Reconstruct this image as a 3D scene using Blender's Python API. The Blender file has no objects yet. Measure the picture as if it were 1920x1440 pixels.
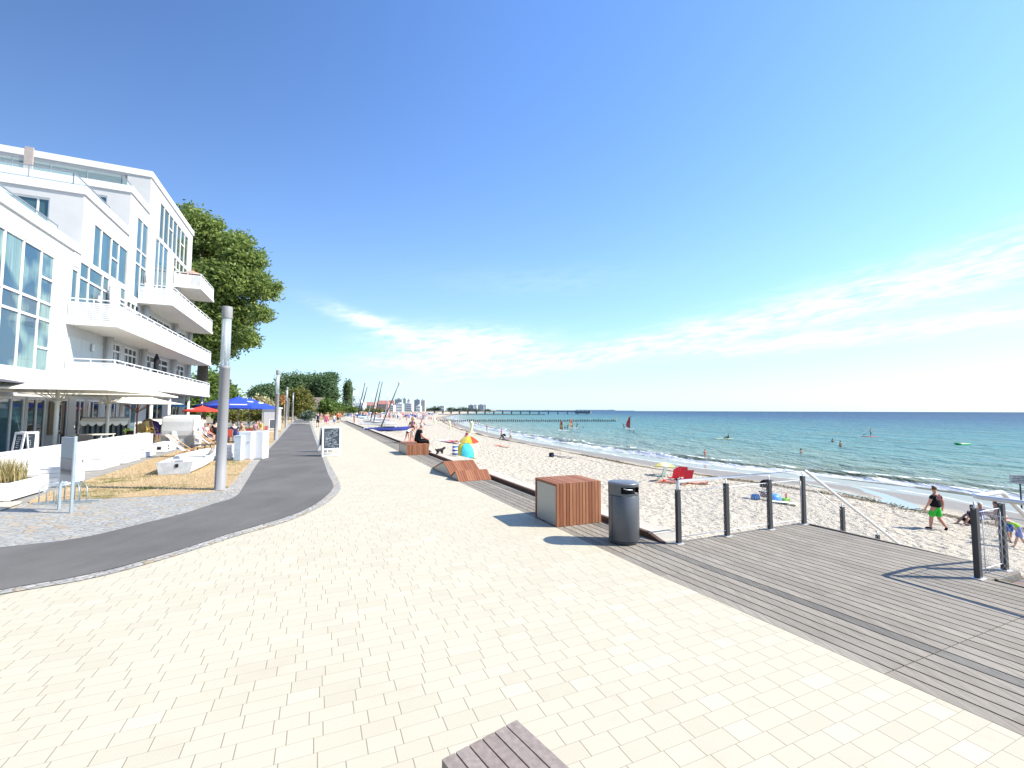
import bpy, bmesh, math, random
from mathutils import Vector, Matrix, noise as mnoise
random.seed(7)
SC = bpy.context.scene
COL = SC.collection
R = math.radians
# ---------------------------------------------------------------- camera
H = 2.1
F_PX = 826.7
cam = bpy.data.cameras.new("camera"); cam_o = bpy.data.objects.new("camera", cam); COL.objects.link(cam_o)
cam.sensor_width = 36.0; cam.lens = F_PX / 1920 * 36; cam.clip_start = 0.05; cam.clip_end = 60000
PITCH = math.atan(50 / F_PX); ROLL = R(0.17)
fw = Vector((0, math.cos(PITCH), math.sin(PITCH))); rt = Vector((1, 0, 0)); up = rt.cross(fw)
rt2 = rt * math.cos(ROLL) + up * math.sin(ROLL); up2 = up * math.cos(ROLL) - rt * math.sin(ROLL)
M = Matrix((rt2, up2, -fw)).transposed().to_4x4(); M.translation = Vector((0, 0, H))
cam_o.matrix_world = M
SC.camera = cam_o
# ---------------------------------------------------------------- sun, sky
SUN_EL, SUN_AZ = R(42), R(94.5)          # azimuth clockwise from +Y
sd = Vector((math.sin(SUN_AZ) * math.cos(SUN_EL), math.cos(SUN_AZ) * math.cos(SUN_EL), math.sin(SUN_EL)))
sun = bpy.data.lights.new("sun", 'SUN'); sun.energy = 4.8; sun.angle = R(0.5); sun.color = (1.0, 0.93, 0.81)
sun_o = bpy.data.objects.new("sun", sun); COL.objects.link(sun_o)
sun_o.rotation_euler = sd.to_track_quat('Z', 'Y').to_euler(); sun_o.location = (40, 0, 60)
SC.view_settings.view_transform = 'Standard'; SC.view_settings.look = 'None'
SC.view_settings.exposure = 0.85; SC.view_settings.gamma = 1.0; SC.view_settings.use_curve_mapping = False
SKY_STRENGTH = 0.10
wd = bpy.data.worlds.new("World"); SC.world = wd; wd.use_nodes = True
def build_world():
    nt = wd.node_tree; nt.nodes.clear(); N = nt.nodes.new; L = nt.links.new
    out = N('ShaderNodeOutputWorld'); bg = N('ShaderNodeBackground'); bg.inputs[1].default_value = SKY_STRENGTH
    sky = N('ShaderNodeTexSky'); sky.sky_type = 'NISHITA'; sky.sun_disc = False
    sky.sun_elevation = SUN_EL; sky.sun_rotation = SUN_AZ; sky.altitude = 0
    sky.air_density = 1.25; sky.dust_density = 0.5; sky.ozone_density = 2.5
    tc = N('ShaderNodeTexCoord'); sep = N('ShaderNodeSeparateXYZ'); L(tc.outputs['Generated'], sep.inputs[0])
    def m(op, a, b=None, c=None, clamp=False):
        n = N('ShaderNodeMath'); n.operation = op; n.use_clamp = clamp
        for i, q in enumerate((a, b, c)):
            if q is None: continue
            if isinstance(q, (int, float)): n.inputs[i].default_value = q
            else: L(q, n.inputs[i])
        return n.outputs[0]
    az = m('MULTIPLY', m('ARCTAN2', sep.outputs[0], sep.outputs[1]), 57.2958)
    el = m('MULTIPLY', m('ARCSINE', sep.outputs[2]), 57.2958)
    def gauss(x, c, w):
        d = m('DIVIDE', m('SUBTRACT', x, c), w)
        return m('EXPONENT', m('MULTIPLY', m('MULTIPLY', d, d), -1.0))
    cv = N('ShaderNodeCombineXYZ')
    L(m('ADD', m('MULTIPLY', az, 0.10), m('MULTIPLY', el, 0.12)), cv.inputs[0]); L(m('ADD', m('MULTIPLY', el, 0.55), m('MULTIPLY', az, -0.085)), cv.inputs[1])
    def nz(scale, det, dist, off):
        n = N('ShaderNodeTexNoise'); n.inputs['Scale'].default_value = scale; n.inputs['Detail'].default_value = det
        n.inputs['Roughness'].default_value = 0.62; n.inputs['Distortion'].default_value = dist
        ad = N('ShaderNodeVectorMath'); ad.operation = 'ADD'; L(cv.outputs[0], ad.inputs[0]); ad.inputs[1].default_value = (off, off * 0.7, off * 1.3)
        L(ad.outputs[0], n.inputs['Vector']); return n.outputs['Fac']
    n1 = nz(1.1, 9, 0.6, 3.1); n2 = nz(3.2, 7, 0.4, 9.0)
    wob = m('MULTIPLY', m('SUBTRACT', n1, 0.5), 9.0)
    # long diagonal band on the right, thin second band below it
    r1 = m('MULTIPLY', gauss(el, m('ADD', m('ADD', m('MULTIPLY', az, 0.155), 5.4), m('MULTIPLY', wob, 0.35)), m('ADD', 1.3, m('MULTIPLY', m('MAXIMUM', az, 0), 0.02))),
           m('MULTIPLY', m('DIVIDE', m('ADD', az, 22), 30, clamp=True), 1.0, clamp=True))
    r2 = m('MULTIPLY', gauss(el, m('ADD', m('ADD', m('MULTIPLY', az, 0.055), 5.6), m('MULTIPLY', wob, 0.2)), 0.9), m('DIVIDE', m('SUBTRACT', az, 18), 12, clamp=True))
    # ragged patch above the beach
    l1 = m('MULTIPLY', gauss(az, -6.0, 8.5), gauss(el, m('ADD', 8.4, m('MULTIPLY', wob, 0.25)), 1.75))
    l2 = m('MULTIPLY', gauss(az, -17.5, 4.8), gauss(el, m('ADD', m('ADD', m('MULTIPLY', m('ADD', az, 17.5), -0.28), 10.6), m('MULTIPLY', wob, 0.18)), 0.85))
    l3 = m('MULTIPLY', gauss(az, -13.0, 9.0), gauss(el, m('ADD', 5.6, m('MULTIPLY', wob, 0.2)), 1.0))
    l4 = m('MULTIPLY', gauss(az, 3.0, 14.0), gauss(el, m('ADD', 16.5, m('MULTIPLY', wob, 0.2)), 1.6))
    tot = m('ADD', m('ADD', m('ADD', m('MULTIPLY', r1, 1.15), m('MULTIPLY', r2, 1.15)), m('ADD', m('MULTIPLY', l1, 2.3), m('MULTIPLY', l2, 1.6))), m('ADD', m('MULTIPLY', l3, 0.8), m('MULTIPLY', l4, 0.12)))
    dens = m('MULTIPLY', tot, m('MULTIPLY', m('ADD', m('MULTIPLY', n2, 3.4), m('ADD', m('MULTIPLY', n1, 1.2), -1.55)), 0.95, clamp=True))
    fac = m('MULTIPLY', m('SMOOTH_MIN', dens, 0.95, 0.2), 0.92, clamp=True)
    mix = N('ShaderNodeMix'); mix.data_type = 'RGBA'; L(fac, mix.inputs['Factor'])
    # the sky is clear and deep blue away from the sun, so tint and deepen the model a little
    dk = N('ShaderNodeMapRange'); dk.interpolation_type = 'SMOOTHSTEP'; L(az, dk.inputs[0]); dk.inputs[1].default_value = -75; dk.inputs[2].default_value = 5; dk.inputs[3].default_value = .50; dk.inputs[4].default_value = 1.0
    tn = N('ShaderNodeMix'); tn.data_type = 'RGBA'; tn.blend_type = 'MULTIPLY'; tn.inputs[0].default_value = 1; L(sky.outputs[0], tn.inputs[6]); tn.inputs[7].default_value = SKY_TINT
    pc = N('ShaderNodeVectorMath'); pc.operation = 'SCALE'; L(tn.outputs[2], pc.inputs[0]); L(dk.outputs[0], pc.inputs['Scale']); tinted = pc.outputs[0]
    # pale summer haze band near the horizon is part of this clear sky
    hz = m('MULTIPLY', m('EXPONENT', m('MULTIPLY', m('MAXIMUM', el, 0), -0.085)), 0.45)
    hm = N('ShaderNodeMix'); hm.data_type = 'RGBA'; L(hz, hm.inputs['Factor']); L(tinted, hm.inputs[6]); hm.inputs[7].default_value = HAZE_COL
    L(hm.outputs[2], mix.inputs[6]); mix.inputs[7].default_value = CLOUD_COL
    L(mix.outputs[2], bg.inputs[0]); L(bg.outputs[0], out.inputs[0])
SKY_TINT = (.87, 1.18, 1.64, 1); HAZE_COL = (5.3, 6.4, 7.1, 1); CLOUD_COL = (6.0, 6.7, 7.0, 1)
build_world()
# ---------------------------------------------------------------- positions
PHI = R(23.8); SP, CP = math.sin(PHI), math.cos(PHI)
def W(v, u, z=0.0): return Vector((v * CP - u * SP, v * SP + u * CP, z))     # v: towards the sea, u: along the promenade
def VU(p): return (p[0] * CP + p[1] * SP, -p[0] * SP + p[1] * CP)
def ray(px, py):
    return (fw * F_PX + rt2 * (px - 960) + up2 * (720 - py)).normalized()
def G(px, py, z=0.0):
    d = ray(px, py); t = (z - H) / d.z; return Vector((0, 0, H)) + d * t
def at(px, py, Y):
    d = ray(px, py); return Vector((0, 0, H)) + d * (Y / d.y)
def FZ(px, py, a):                       # facade plane v = -a : gives (u, z)
    d = ray(px, py); vd, ud = VU(d); t = -a / vd
    return ud * t, H + d.z * t
def lerp_tab(tab, x):
    if x <= tab[0][0]: return tab[0][1]
    for (a, b), (c, d) in zip(tab, tab[1:]):
        if x <= c: return b + (d - b) * (x - a) / (c - a)
    return tab[-1][1]
SEA = -3.15
def vb(u): return lerp_tab([(-12, 4.65), (-5, 4.42), (1.5, 4.25), (3.3, 4.15), (4.5, 4.06), (7, 4.0), (12.7, 3.89), (21, 3.87), (85, 4.02), (400, 4.02)], u)   # paving / deck edge
def vk(u): return lerp_tab([(-12, 5.35), (5.5, 5.07), (10, 4.98), (13, 4.97), (21, 4.95), (85, 5.1), (400, 5.1)], u)                            # deck / kerb edge
_wl = [G(x, y, SEA) for x, y in [(1920, 965), (1800, 940), (1700, 925), (1640, 916), (1520, 903), (1450, 893), (1325, 880), (1200, 862), (1100, 846), (1000, 829), (950, 819), (900, 807), (870, 798), (850, 790), (835, 783)]]
WL = sorted([(VU(p)[1], VU(p)[0]) for p in _wl])
WL = [(-80, WL[0][1] - 6), (-25, WL[0][1] - 2)] + WL + [(700, 215), (1200, 430), (2000, 900), (3200, 1500)]
WL = [w for i, w in enumerate(WL) if i == 0 or w[0] > WL[i - 1][0] + 0.4]
def vw(u):
    s = 0
    for k, wgt in ((-3, .25), (0, .5), (3, .25)): s += wgt * lerp_tab(WL, u + k)
    return s
P_NEAR = [(0, -.10), (1.2, -.35), (3, -.95), (7, -1.85), (12, -2.4), (18, -2.75), (24, -3.0), (28, -3.15), (32, -3.5)]
P_FAR = [(0, -.08), (2.5, -.18), (5.4, -.5), (12, -1.4), (20, -2.35), (25, -2.9), (28, -3.15), (32, -3.5)]
def beach_z(v, u):
    k = vk(u); wdt = max(vw(u) - k, 1); r = (v - k) / wdt * 28
    t = min(max((u - 22) / 30, 0), 1); t = t * t * (3 - 2 * t)
    z = 0
    for q, wgt in ((-.7, .25), (0, .5), (.7, .25)):
        z += wgt * (lerp_tab(P_NEAR, r + q) * (1 - t) + lerp_tab(P_FAR, r + q) * t)
    return z
def SND(px, py, zo=0.0):                 # pixel ray met with the sand
    d = ray(px, py); o = Vector((0, 0, H)); Y = 5.0
    while Y < 2500:
        p = o + d * (Y / d.y); v, u = VU(p)
        if v > vk(u) and p.z <= beach_z(v, u): return p
        Y += 0.05 + Y * 0.004
    return p
# ---------------------------------------------------------------- materials
MATS = {}
class NT:
    def __init__(s, name):
        s.m = bpy.data.materials.new(name); s.m.use_nodes = True; s.nt = s.m.node_tree; s.b = s.nt.nodes['Principled BSDF']; MATS[name] = s.m
        s._pos = None
    def n(s, t): return s.nt.nodes.new(t)
    def l(s, a, b): s.nt.links.new(a, b)
    def pos(s, rot=0.0, kind='Object', scale=(1, 1, 1)):
        tc = s.n('ShaderNodeTexCoord') if kind != 'World' else s.n('ShaderNodeNewGeometry')
        mp = s.n('ShaderNodeMapping'); mp.inputs['Rotation'].default_value = (0, 0, rot); mp.inputs['Scale'].default_value = scale
        s.l(tc.outputs['Position' if kind == 'World' else kind], mp.inputs[0]); return mp.outputs[0]
    def math(s, op, a, b=None, c=None, clamp=False):
        n = s.n('ShaderNodeMath'); n.operation = op; n.use_clamp = clamp
        for i, q in enumerate((a, b, c)):
            if q is None: continue
            if isinstance(q, (int, float)): n.inputs[i].default_value = q
            else: s.l(q, n.inputs[i])
        return n.outputs[0]
    def noise(s, vec, scale, det=4, rough=.55, dist=0, out='Fac'):
        n = s.n('ShaderNodeTexNoise'); n.inputs['Scale'].default_value = scale; n.inputs['Detail'].default_value = det
        n.inputs['Roughness'].default_value = rough; n.inputs['Distortion'].default_value = dist
        if vec is not None: s.l(vec, n.inputs['Vector'])
        return n.outputs[out]
    def ramp(s, fac, stops, interp='LINEAR'):
        n = s.n('ShaderNodeValToRGB'); n.color_ramp.interpolation = interp; e = n.color_ramp.elements
        while len(e) < len(stops): e.new(0.5)
        for i, (p, c) in enumerate(stops):
            e[i].position = p; e[i].color = (*c, 1) if len(c) == 3 else c
        s.l(fac, n.inputs[0]); return n.outputs[0]
    def mix(s, fac, a, b, blend='MIX'):
        n = s.n('ShaderNodeMix'); n.data_type = 'RGBA'; n.blend_type = blend
        for q, i in ((fac, 0), (a, 6), (b, 7)):
            if isinstance(q, (int, float)): n.inputs[i].default_value = q
            elif isinstance(q, tuple): n.inputs[i].default_value = (*q, 1) if len(q) == 3 else q
            else: s.l(q, n.inputs[i])
        return n.outputs[2]
    def col(s, c):
        if isinstance(c, tuple): s.b.inputs['Base Color'].default_value = (*c, 1)
        else: s.l(c, s.b.inputs['Base Color'])
    def bump(s, h, strength=.3, dist=.02):
        n = s.n('ShaderNodeBump'); n.inputs['Strength'].default_value = strength; n.inputs['Distance'].default_value = dist
        s.l(h, n.inputs['Height']); s.l(n.outputs[0], s.b.inputs['Normal']); return n
    def set(s, rough=None, metal=None, spec=None):
        if rough is not None: s.b.inputs['Roughness'].default_value = rough
        if metal is not None: s.b.inputs['Metallic'].default_value = metal
        if spec is not None: s.b.inputs['Specular IOR Level'].default_value = spec
def pmat(name, c, rough=.6, metal=0, var=.12, scale=6, spec=.4, bump=0.0):
    if name in MATS: return MATS[name]
    t = NT(name); p = t.pos()
    n = t.noise(p, scale, 5)
    lo = tuple(max(q * (1 - var), 0) for q in c); hi = tuple(min(q * (1 + var), 1) for q in c)
    t.col(t.ramp(n, [(.3, lo), (.7, hi)])); t.set(rough, metal, spec)
    if bump: t.bump(t.noise(p, scale * 8, 4), bump, .01)
    return t.m
def C(r, g, b):                        # sRGB 0-255 to linear
    f = lambda x: (x / 255 / 12.92) if x / 255 <= .04045 else ((x / 255 + .055) / 1.055) ** 2.4
    return (f(r), f(g), f(b))
# ---------------------------------------------------------------- mesh builder
class MB:
    def __init__(s): s.v = []; s.f = []; s.mi = []; s.sm = []
    def add(s, vs, fs, mi=0, smooth=False):
        o = len(s.v); s.v += [tuple(q) for q in vs]
        for f in fs: s.f.append(tuple(i + o for i in f)); s.mi.append(mi); s.sm.append(smooth)
        return s
    def box(s, x0, x1, y0, y1, z0, z1, mi=0, bev=0.0):
        if x0 > x1: x0, x1 = x1, x0
        if y0 > y1: y0, y1 = y1, y0
        if z0 > z1: z0, z1 = z1, z0
        if bev:
            bm = bmesh.new(); bmesh.ops.create_cube(bm, size=1)
            for q in bm.verts: q.co = Vector(((x0 + x1) / 2 + q.co.x * (x1 - x0), (y0 + y1) / 2 + q.co.y * (y1 - y0), (z0 + z1) / 2 + q.co.z * (z1 - z0)))
            bmesh.ops.bevel(bm, geom=list(bm.edges), offset=bev, segments=1, affect='EDGES')
            bm.verts.index_update(); s.add([q.co for q in bm.verts], [[q.index for q in f.verts] for f in bm.faces], mi); bm.free(); return s
        return s.add([(x0, y0, z0), (x1, y0, z0), (x1, y1, z0), (x0, y1, z0), (x0, y0, z1), (x1, y0, z1), (x1, y1, z1), (x0, y1, z1)],
                     [(3, 2, 1, 0), (4, 5, 6, 7), (0, 1, 5, 4), (1, 2, 6, 5), (2, 3, 7, 6), (3, 0, 4, 7)], mi)
    def tube(s, pts, r, n=8, mi=0, cap=True, smooth=True):
        pts = [Vector(p) for p in pts]; rs = r if isinstance(r, (list, tuple)) else [r] * len(pts); vs = []; fs = []
        t0 = (pts[1] - pts[0]).normalized(); ref = Vector((0, 0, 1)) if abs(t0.z) < .9 else Vector((1, 0, 0))
        for i, p in enumerate(pts):
            t = (pts[min(i + 1, len(pts) - 1)] - pts[max(i - 1, 0)]).normalized()
            a = t.cross(ref).normalized(); b = t.cross(a).normalized()
            for k in range(n):
                q = 2 * math.pi * k / n; vs.append(p + (a * math.cos(q) + b * math.sin(q)) * rs[i])
        for i in range(len(pts) - 1):
            for k in range(n):
                k2 = (k + 1) % n; fs.append((i * n + k, i * n + k2, (i + 1) * n + k2, (i + 1) * n + k))
        s.add(vs, fs, mi, smooth)
        if cap:
            o = len(s.v) - len(vs)
            s.f.append(tuple(o + k for k in reversed(range(n)))); s.mi.append(mi); s.sm.append(False)
            s.f.append(tuple(o + (len(pts) - 1) * n + k for k in range(n))); s.mi.append(mi); s.sm.append(False)
        return s
    def bar(s, p, q, w, h=None, mi=0):
        p, q = Vector(p), Vector(q); h = h or w; t = (q - p).normalized(); ref = Vector((0, 0, 1)) if abs(t.z) < .95 else Vector((0, 1, 0))
        a = t.cross(ref).normalized() * w / 2; b = a.cross(t).normalized() * h / 2
        return s.add([p - a - b, p + a - b, p + a + b, p - a + b, q - a - b, q + a - b, q + a + b, q - a + b],
                     [(3, 2, 1, 0), (4, 5, 6, 7), (0, 1, 5, 4), (1, 2, 6, 5), (2, 3, 7, 6), (3, 0, 4, 7)], mi)
    def lathe(s, prof, n=20, c=(0, 0, 0), mi=0, smooth=True, sx=1, sy=1):
        vs = []; fs = []
        for r, z in prof:
            for k in range(n):
                q = 2 * math.pi * k / n; vs.append((c[0] + r * math.cos(q) * sx, c[1] + r * math.sin(q) * sy, c[2] + z))
        for i in range(len(prof) - 1):
            for k in range(n):
                k2 = (k + 1) % n; fs.append((i * n + k, i * n + k2, (i + 1) * n + k2, (i + 1) * n + k))
        s.add(vs, fs, mi, smooth)
        o = len(s.v) - len(vs)
        if prof[0][0] > 1e-4: s.f.append(tuple(o + k for k in reversed(range(n)))); s.mi.append(mi); s.sm.append(False)
        if prof[-1][0] > 1e-4: s.f.append(tuple(o + (len(prof) - 1) * n + k for k in range(n))); s.mi.append(mi); s.sm.append(False)
        return s
    def ball(s, c, rx, ry=None, rz=None, n=10, mi=0):
        ry = ry or rx; rz = rz or rx; m = max(n // 2, 4)
        prof = [(math.sin(math.pi * i / m), -math.cos(math.pi * i / m)) for i in range(m + 1)]
        vs = []; fs = []
        for r, z in prof:
            for k in range(n):
                q = 2 * math.pi * k / n; vs.append((c[0] + r * math.cos(q) * rx, c[1] + r * math.sin(q) * ry, c[2] + z * rz))
        for i in range(m):
            for k in range(n):
                k2 = (k + 1) % n; fs.append((i * n + k, i * n + k2, (i + 1) * n + k2, (i + 1) * n + k))
        return s.add(vs, fs, mi, True)
    def prism(s, poly, z0, z1, mi=0):
        n = len(poly); ar = sum(poly[i][0] * poly[(i + 1) % n][1] - poly[(i + 1) % n][0] * poly[i][1] for i in range(n))
        if ar < 0: poly = list(reversed(poly))
        vs = [(p[0], p[1], z0) for p in poly] + [(p[0], p[1], z1) for p in poly]
        return s.add(vs, [tuple(reversed(range(n))), tuple(range(n, 2 * n))] + [(i, (i + 1) % n, (i + 1) % n + n, i + n) for i in range(n)], mi)
    def build(s, name, mats, parent=None, loc=None, rot=None):
        me = bpy.data.meshes.new(name); me.from_pydata(s.v, [], s.f)
        if not isinstance(mats, (list, tuple)): mats = [mats]
        for m in mats: me.materials.append(m)
        me.polygons.foreach_set('material_index', s.mi); me.polygons.foreach_set('use_smooth', s.sm); me.update()
        return link(name, me, parent, loc, rot)
def link(name, me, parent=None, loc=None, rot=None):
    o = bpy.data.objects.new(name, me); COL.objects.link(o)
    if parent: o.parent = parent
    if loc is not None: o.location = loc
    if rot is not None: o.rotation_euler = rot if isinstance(rot, tuple) else (0, 0, rot)
    return o
def tag(o, label, cat, group=None):
    o['label'] = label; o['category'] = cat
    if group: o['group'] = group
    return o
def thing(name, label, cat, loc=(0, 0, 0), rot=0.0, group=None):
    o = bpy.data.objects.new(name, None); COL.objects.link(o); o.location = loc; o.empty_display_size = .2
    o.rotation_euler = rot if isinstance(rot, tuple) else (0, 0, rot)
    return tag(o, label, cat, group)
def structure(o): o['kind'] = 'structure'; return o
def stuff(o): o['kind'] = 'stuff'; return o
def dup(root, loc, rot=None, label=None, group=None, scale=None):
    def cp(o, par):
        c = o.copy(); COL.objects.link(c)
        if par: c.parent = par
        for ch in list(o.children): cp(ch, c)
        return c
    c = cp(root, None); c.location = loc
    if rot is not None: c.rotation_euler = rot if isinstance(rot, tuple) else (0, 0, rot)
    if label: c['label'] = label
    if group: c['group'] = group
    if scale: c.scale = (scale,) * 3
    return c
def recolour(root, partname, m):           # give one copied thing its own colour on one part
    for ch in root.children_recursive:
        if ch.name.split('.')[0] == partname:
            for sl in ch.material_slots: sl.link = 'OBJECT'; sl.material = m
# ================================================================ SETTING
def smooth_px(pts, z=0.0, sub=6):
    P = [Vector(G(x, y, z)) for x, y in pts]; out = []
    for i in range(len(P) - 1):
        a = P[max(i - 1, 0)]; b = P[i]; c = P[i + 1]; d = P[min(i + 2, len(P) - 1)]
        for k in range(sub):
            t = k / sub
            out.append(0.5 * ((2 * b) + (c - a) * t + (2 * a - 5 * b + 4 * c - d) * t * t + (3 * b - a - 3 * c + d) * t ** 3))
    out.append(P[-1]); return out
def sheet(name, poly, z, m, thick=0.0):
    n = len(poly); b = MB()
    me = bpy.data.meshes.new(name); bm = bmesh.new()
    vs = [bm.verts.new((p[0], p[1], z)) for p in poly]; f = bm.faces.new(vs); f.normal_update()
    if f.normal.z < 0: f.normal_flip()
    if thick:
        r = bmesh.ops.extrude_face_region(bm, geom=[f])
        for q in r['geom']:
            if isinstance(q, bmesh.types.BMVert): q.co.z = z - thick
        bm.normal_update()
        bmesh.ops.recalc_face_normals(bm, faces=bm.faces)
    bmesh.ops.triangulate(bm, faces=[q for q in bm.faces if len(q.verts) > 4])
    bm.to_mesh(me); bm.free(); me.materials.append(m)
    return structure(link(name, me))
# ---- materials of the ground
def m_pavers():
    t = NT('cream_pavers'); p = t.pos(-PHI, 'World')
    sp = t.n('ShaderNodeSeparateXYZ'); t.l(p, sp.inputs[0]); x, y = sp.outputs[0], sp.outputs[1]
    hgt, per, a = 0.14, 0.50, 0.215
    ry = t.math('DIVIDE', y, hgt); row = t.math('FLOOR', ry); fy = t.math('SUBTRACT', ry, row)
    wn = t.n('ShaderNodeTexWhiteNoise'); wn.noise_dimensions = '1D'; t.l(row, wn.inputs['W'])
    xs = t.math('DIVIDE', t.math('ADD', x, t.math('MULTIPLY', wn.outputs[0], per)), per); ci = t.math('FLOOR', xs); fx = t.math('MULTIPLY', t.math('SUBTRACT', xs, ci), per)
    long = t.math('GREATER_THAN', fx, a)
    dx = t.math('MINIMUM', t.math('MINIMUM', fx, t.math('ABSOLUTE', t.math('SUBTRACT', fx, a))), t.math('SUBTRACT', per, fx))
    dy = t.math('MULTIPLY', t.math('MINIMUM', fy, t.math('SUBTRACT', 1, fy)), hgt)
    jx = t.math('SMOOTH_MIN', t.math('DIVIDE', dx, 0.0052), 1.0, 0.05, clamp=True); jy = t.math('SMOOTH_MIN', t.math('DIVIDE', dy, 0.0026), 1.0, 0.05, clamp=True)
    j = t.math('MULTIPLY', jx, jy)
    cv = t.n('ShaderNodeCombineXYZ'); t.l(row, cv.inputs[0]); t.l(t.math('ADD', t.math('MULTIPLY', ci, 2), long), cv.inputs[1])
    w2 = t.n('ShaderNodeTexWhiteNoise'); t.l(cv.outputs[0], w2.inputs['Vector'])
    base = t.ramp(w2.outputs[0], [(0, (.465, .428, .328)), (.2, (.485, .448, .345)), (.8, (.497, .46, .356)), (1, (.52, .486, .385))])
    sp2 = t.noise(p, 190, 2); base = t.mix(t.math('MULTIPLY', t.math('GREATER_THAN', sp2, .61), .5), base, (.33, .29, .22))
    big = t.noise(p, 0.45, 5, .6); base = t.mix(t.math('MULTIPLY', t.math('SUBTRACT', big, .42, clamp=True), .8, clamp=True), base, (.42, .375, .275))
    vo = t.n('ShaderNodeTexVoronoi'); vo.inputs['Scale'].default_value = 1.15; t.l(p, vo.inputs['Vector'])
    stain = t.math('LESS_THAN', t.math('ADD', vo.outputs['Distance'], t.math('MULTIPLY', t.noise(p, 40, 3), .03)), .034)
    base = t.mix(t.math('MULTIPLY', stain, .75), base, (.22, .17, .11)); edg = t.noise(p, 1.6, 6, .7); base = t.mix(t.math('MULTIPLY', t.math('SUBTRACT', edg, .56, clamp=True), 2.2, clamp=True), base, (.40, .345, .25))
    jc = t.mix(jx, (.18, .15, .10), (.29, .255, .18)); t.col(t.mix(j, jc, base)); t.set(.8, spec=.25)
    t.bump(t.math('ADD', t.math('MULTIPLY', j, .5), t.math('MULTIPLY', t.noise(p, 150, 3), .12)), .5, .006); return t.m
def m_asphalt():
    t = NT('asphalt'); p = t.pos(-PHI, 'World')
    n = t.noise(p, 260, 2); b = t.noise(p, .5, 5, .65)
    c = t.ramp(n, [(.35, (.094, .090, .085)), (.62, (.125, .120, .113)), (.74, (.21, .20, .19))])
    c = t.mix(t.math('MULTIPLY', t.math('SUBTRACT', b, .40, clamp=True), 1.6, clamp=True), c, (.19, .182, .17))
    s2 = t.noise(t.pos(-PHI, 'World', (.9, .06, 1)), 2.2, 4); c = t.mix(t.math('MULTIPLY', t.math('SUBTRACT', s2, .45, clamp=True), 1.4, clamp=True), c, (.175, .172, .165))
    t.col(c); t.set(.85, spec=.25); t.bump(n, .5, .004); return t.m
def m_setts(name, sc, c0, c1, c2, sand=.35):
    t = NT(name); p = t.pos(.35, 'World', (1, 1.35, 1)); q = t.n('ShaderNodeVectorMath'); q.operation = 'ADD'; t.l(p, q.inputs[0])
    nn = t.noise(p, 2.2, 3, out='Color'); s = t.n('ShaderNodeVectorMath'); s.operation = 'SCALE'; t.l(nn, s.inputs[0]); s.inputs['Scale'].default_value = .05; t.l(s.outputs[0], q.inputs[1])
    e = t.n('ShaderNodeTexVoronoi'); e.feature = 'DISTANCE_TO_EDGE'; e.inputs['Scale'].default_value = sc; e.inputs['Randomness'].default_value = .62; t.l(q.outputs[0], e.inputs['Vector'])
    f = t.n('ShaderNodeTexVoronoi'); f.inputs['Scale'].default_value = sc; f.inputs['Randomness'].default_value = .62; t.l(q.outputs[0], f.inputs['Vector'])
    sep = t.n('ShaderNodeSeparateColor'); t.l(f.outputs['Color'], sep.inputs[0])
    base = t.ramp(sep.outputs[0], [(0, c0), (.45, c1), (.8, c2), (.93, (.36, .29, .20)), (1, (.33, .25, .16))])
    base = t.mix(t.math('MULTIPLY', t.noise(p, 60, 4), .4), base, (.36, .36, .34))
    big = t.noise(p, .7, 4); base = t.mix(t.math('MULTIPLY', t.math('SUBTRACT', big, .5, clamp=True), sand * 3, clamp=True), base, (.42, .36, .27))
    j = t.math('MULTIPLY', e.outputs['Distance'], 15, clamp=True)
    t.col(t.mix(j, (.235, .215, .18), base)); t.set(.8, spec=.25); t.bump(t.math('ADD', t.math('MULTIPLY', t.math('MINIMUM', e.outputs['Distance'], .2), 4), t.math('MULTIPLY', t.noise(p, 50, 4), .35)), .8, .02); return t.m
def m_lawn():
    t = NT('dry_lawn'); p = t.pos(0, 'World'); a = t.noise(p, .55, 5, .6); b = t.noise(p, 26, 5, .7); c = t.noise(p, 3.5, 4)
    dry = t.ramp(b, [(.25, (.29, .20, .10)), (.5, (.46, .335, .19)), (.75, (.60, .47, .30))])
    gr = t.ramp(b, [(.3, (.07, .085, .02)), (.7, (.17, .18, .05))])
    f = t.math('MULTIPLY', t.math('SUBTRACT', t.math('ADD', a, t.math('MULTIPLY', c, .35)), .71, clamp=True), 7, clamp=True)
    t.col(t.mix(f, dry, gr)); t.set(.95, spec=.1); t.bump(b, .9, .03); return t.m
def m_concrete(name, c, slab=0.0):
    t = NT(name); p = t.pos(-PHI, 'World'); n = t.noise(p, 3, 5, .65); f = t.noise(p, 120, 2)
    base = t.ramp(n, [(.3, tuple(q * .85 for q in c)), (.7, tuple(min(q * 1.12, 1) for q in c))]); base = t.mix(t.math('MULTIPLY', t.math('GREATER_THAN', f, .6), .25), base, tuple(q * .6 for q in c))
    t.col(base); t.set(.85, spec=.25); t.bump(f, .3, .004)
    if slab:
        br = t.n('ShaderNodeTexBrick'); t.l(p, br.inputs['Vector']); br.inputs['Scale'].default_value = 1 / slab; br.inputs['Mortar Size'].default_value = .012; br.inputs['Brick Width'].default_value = 1; br.inputs['Row Height'].default_value = .5
        t.col(t.mix(t.math('MULTIPLY', br.outputs['Fac'], .5), base, tuple(q * .5 for q in c)))
    return t.m
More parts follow.
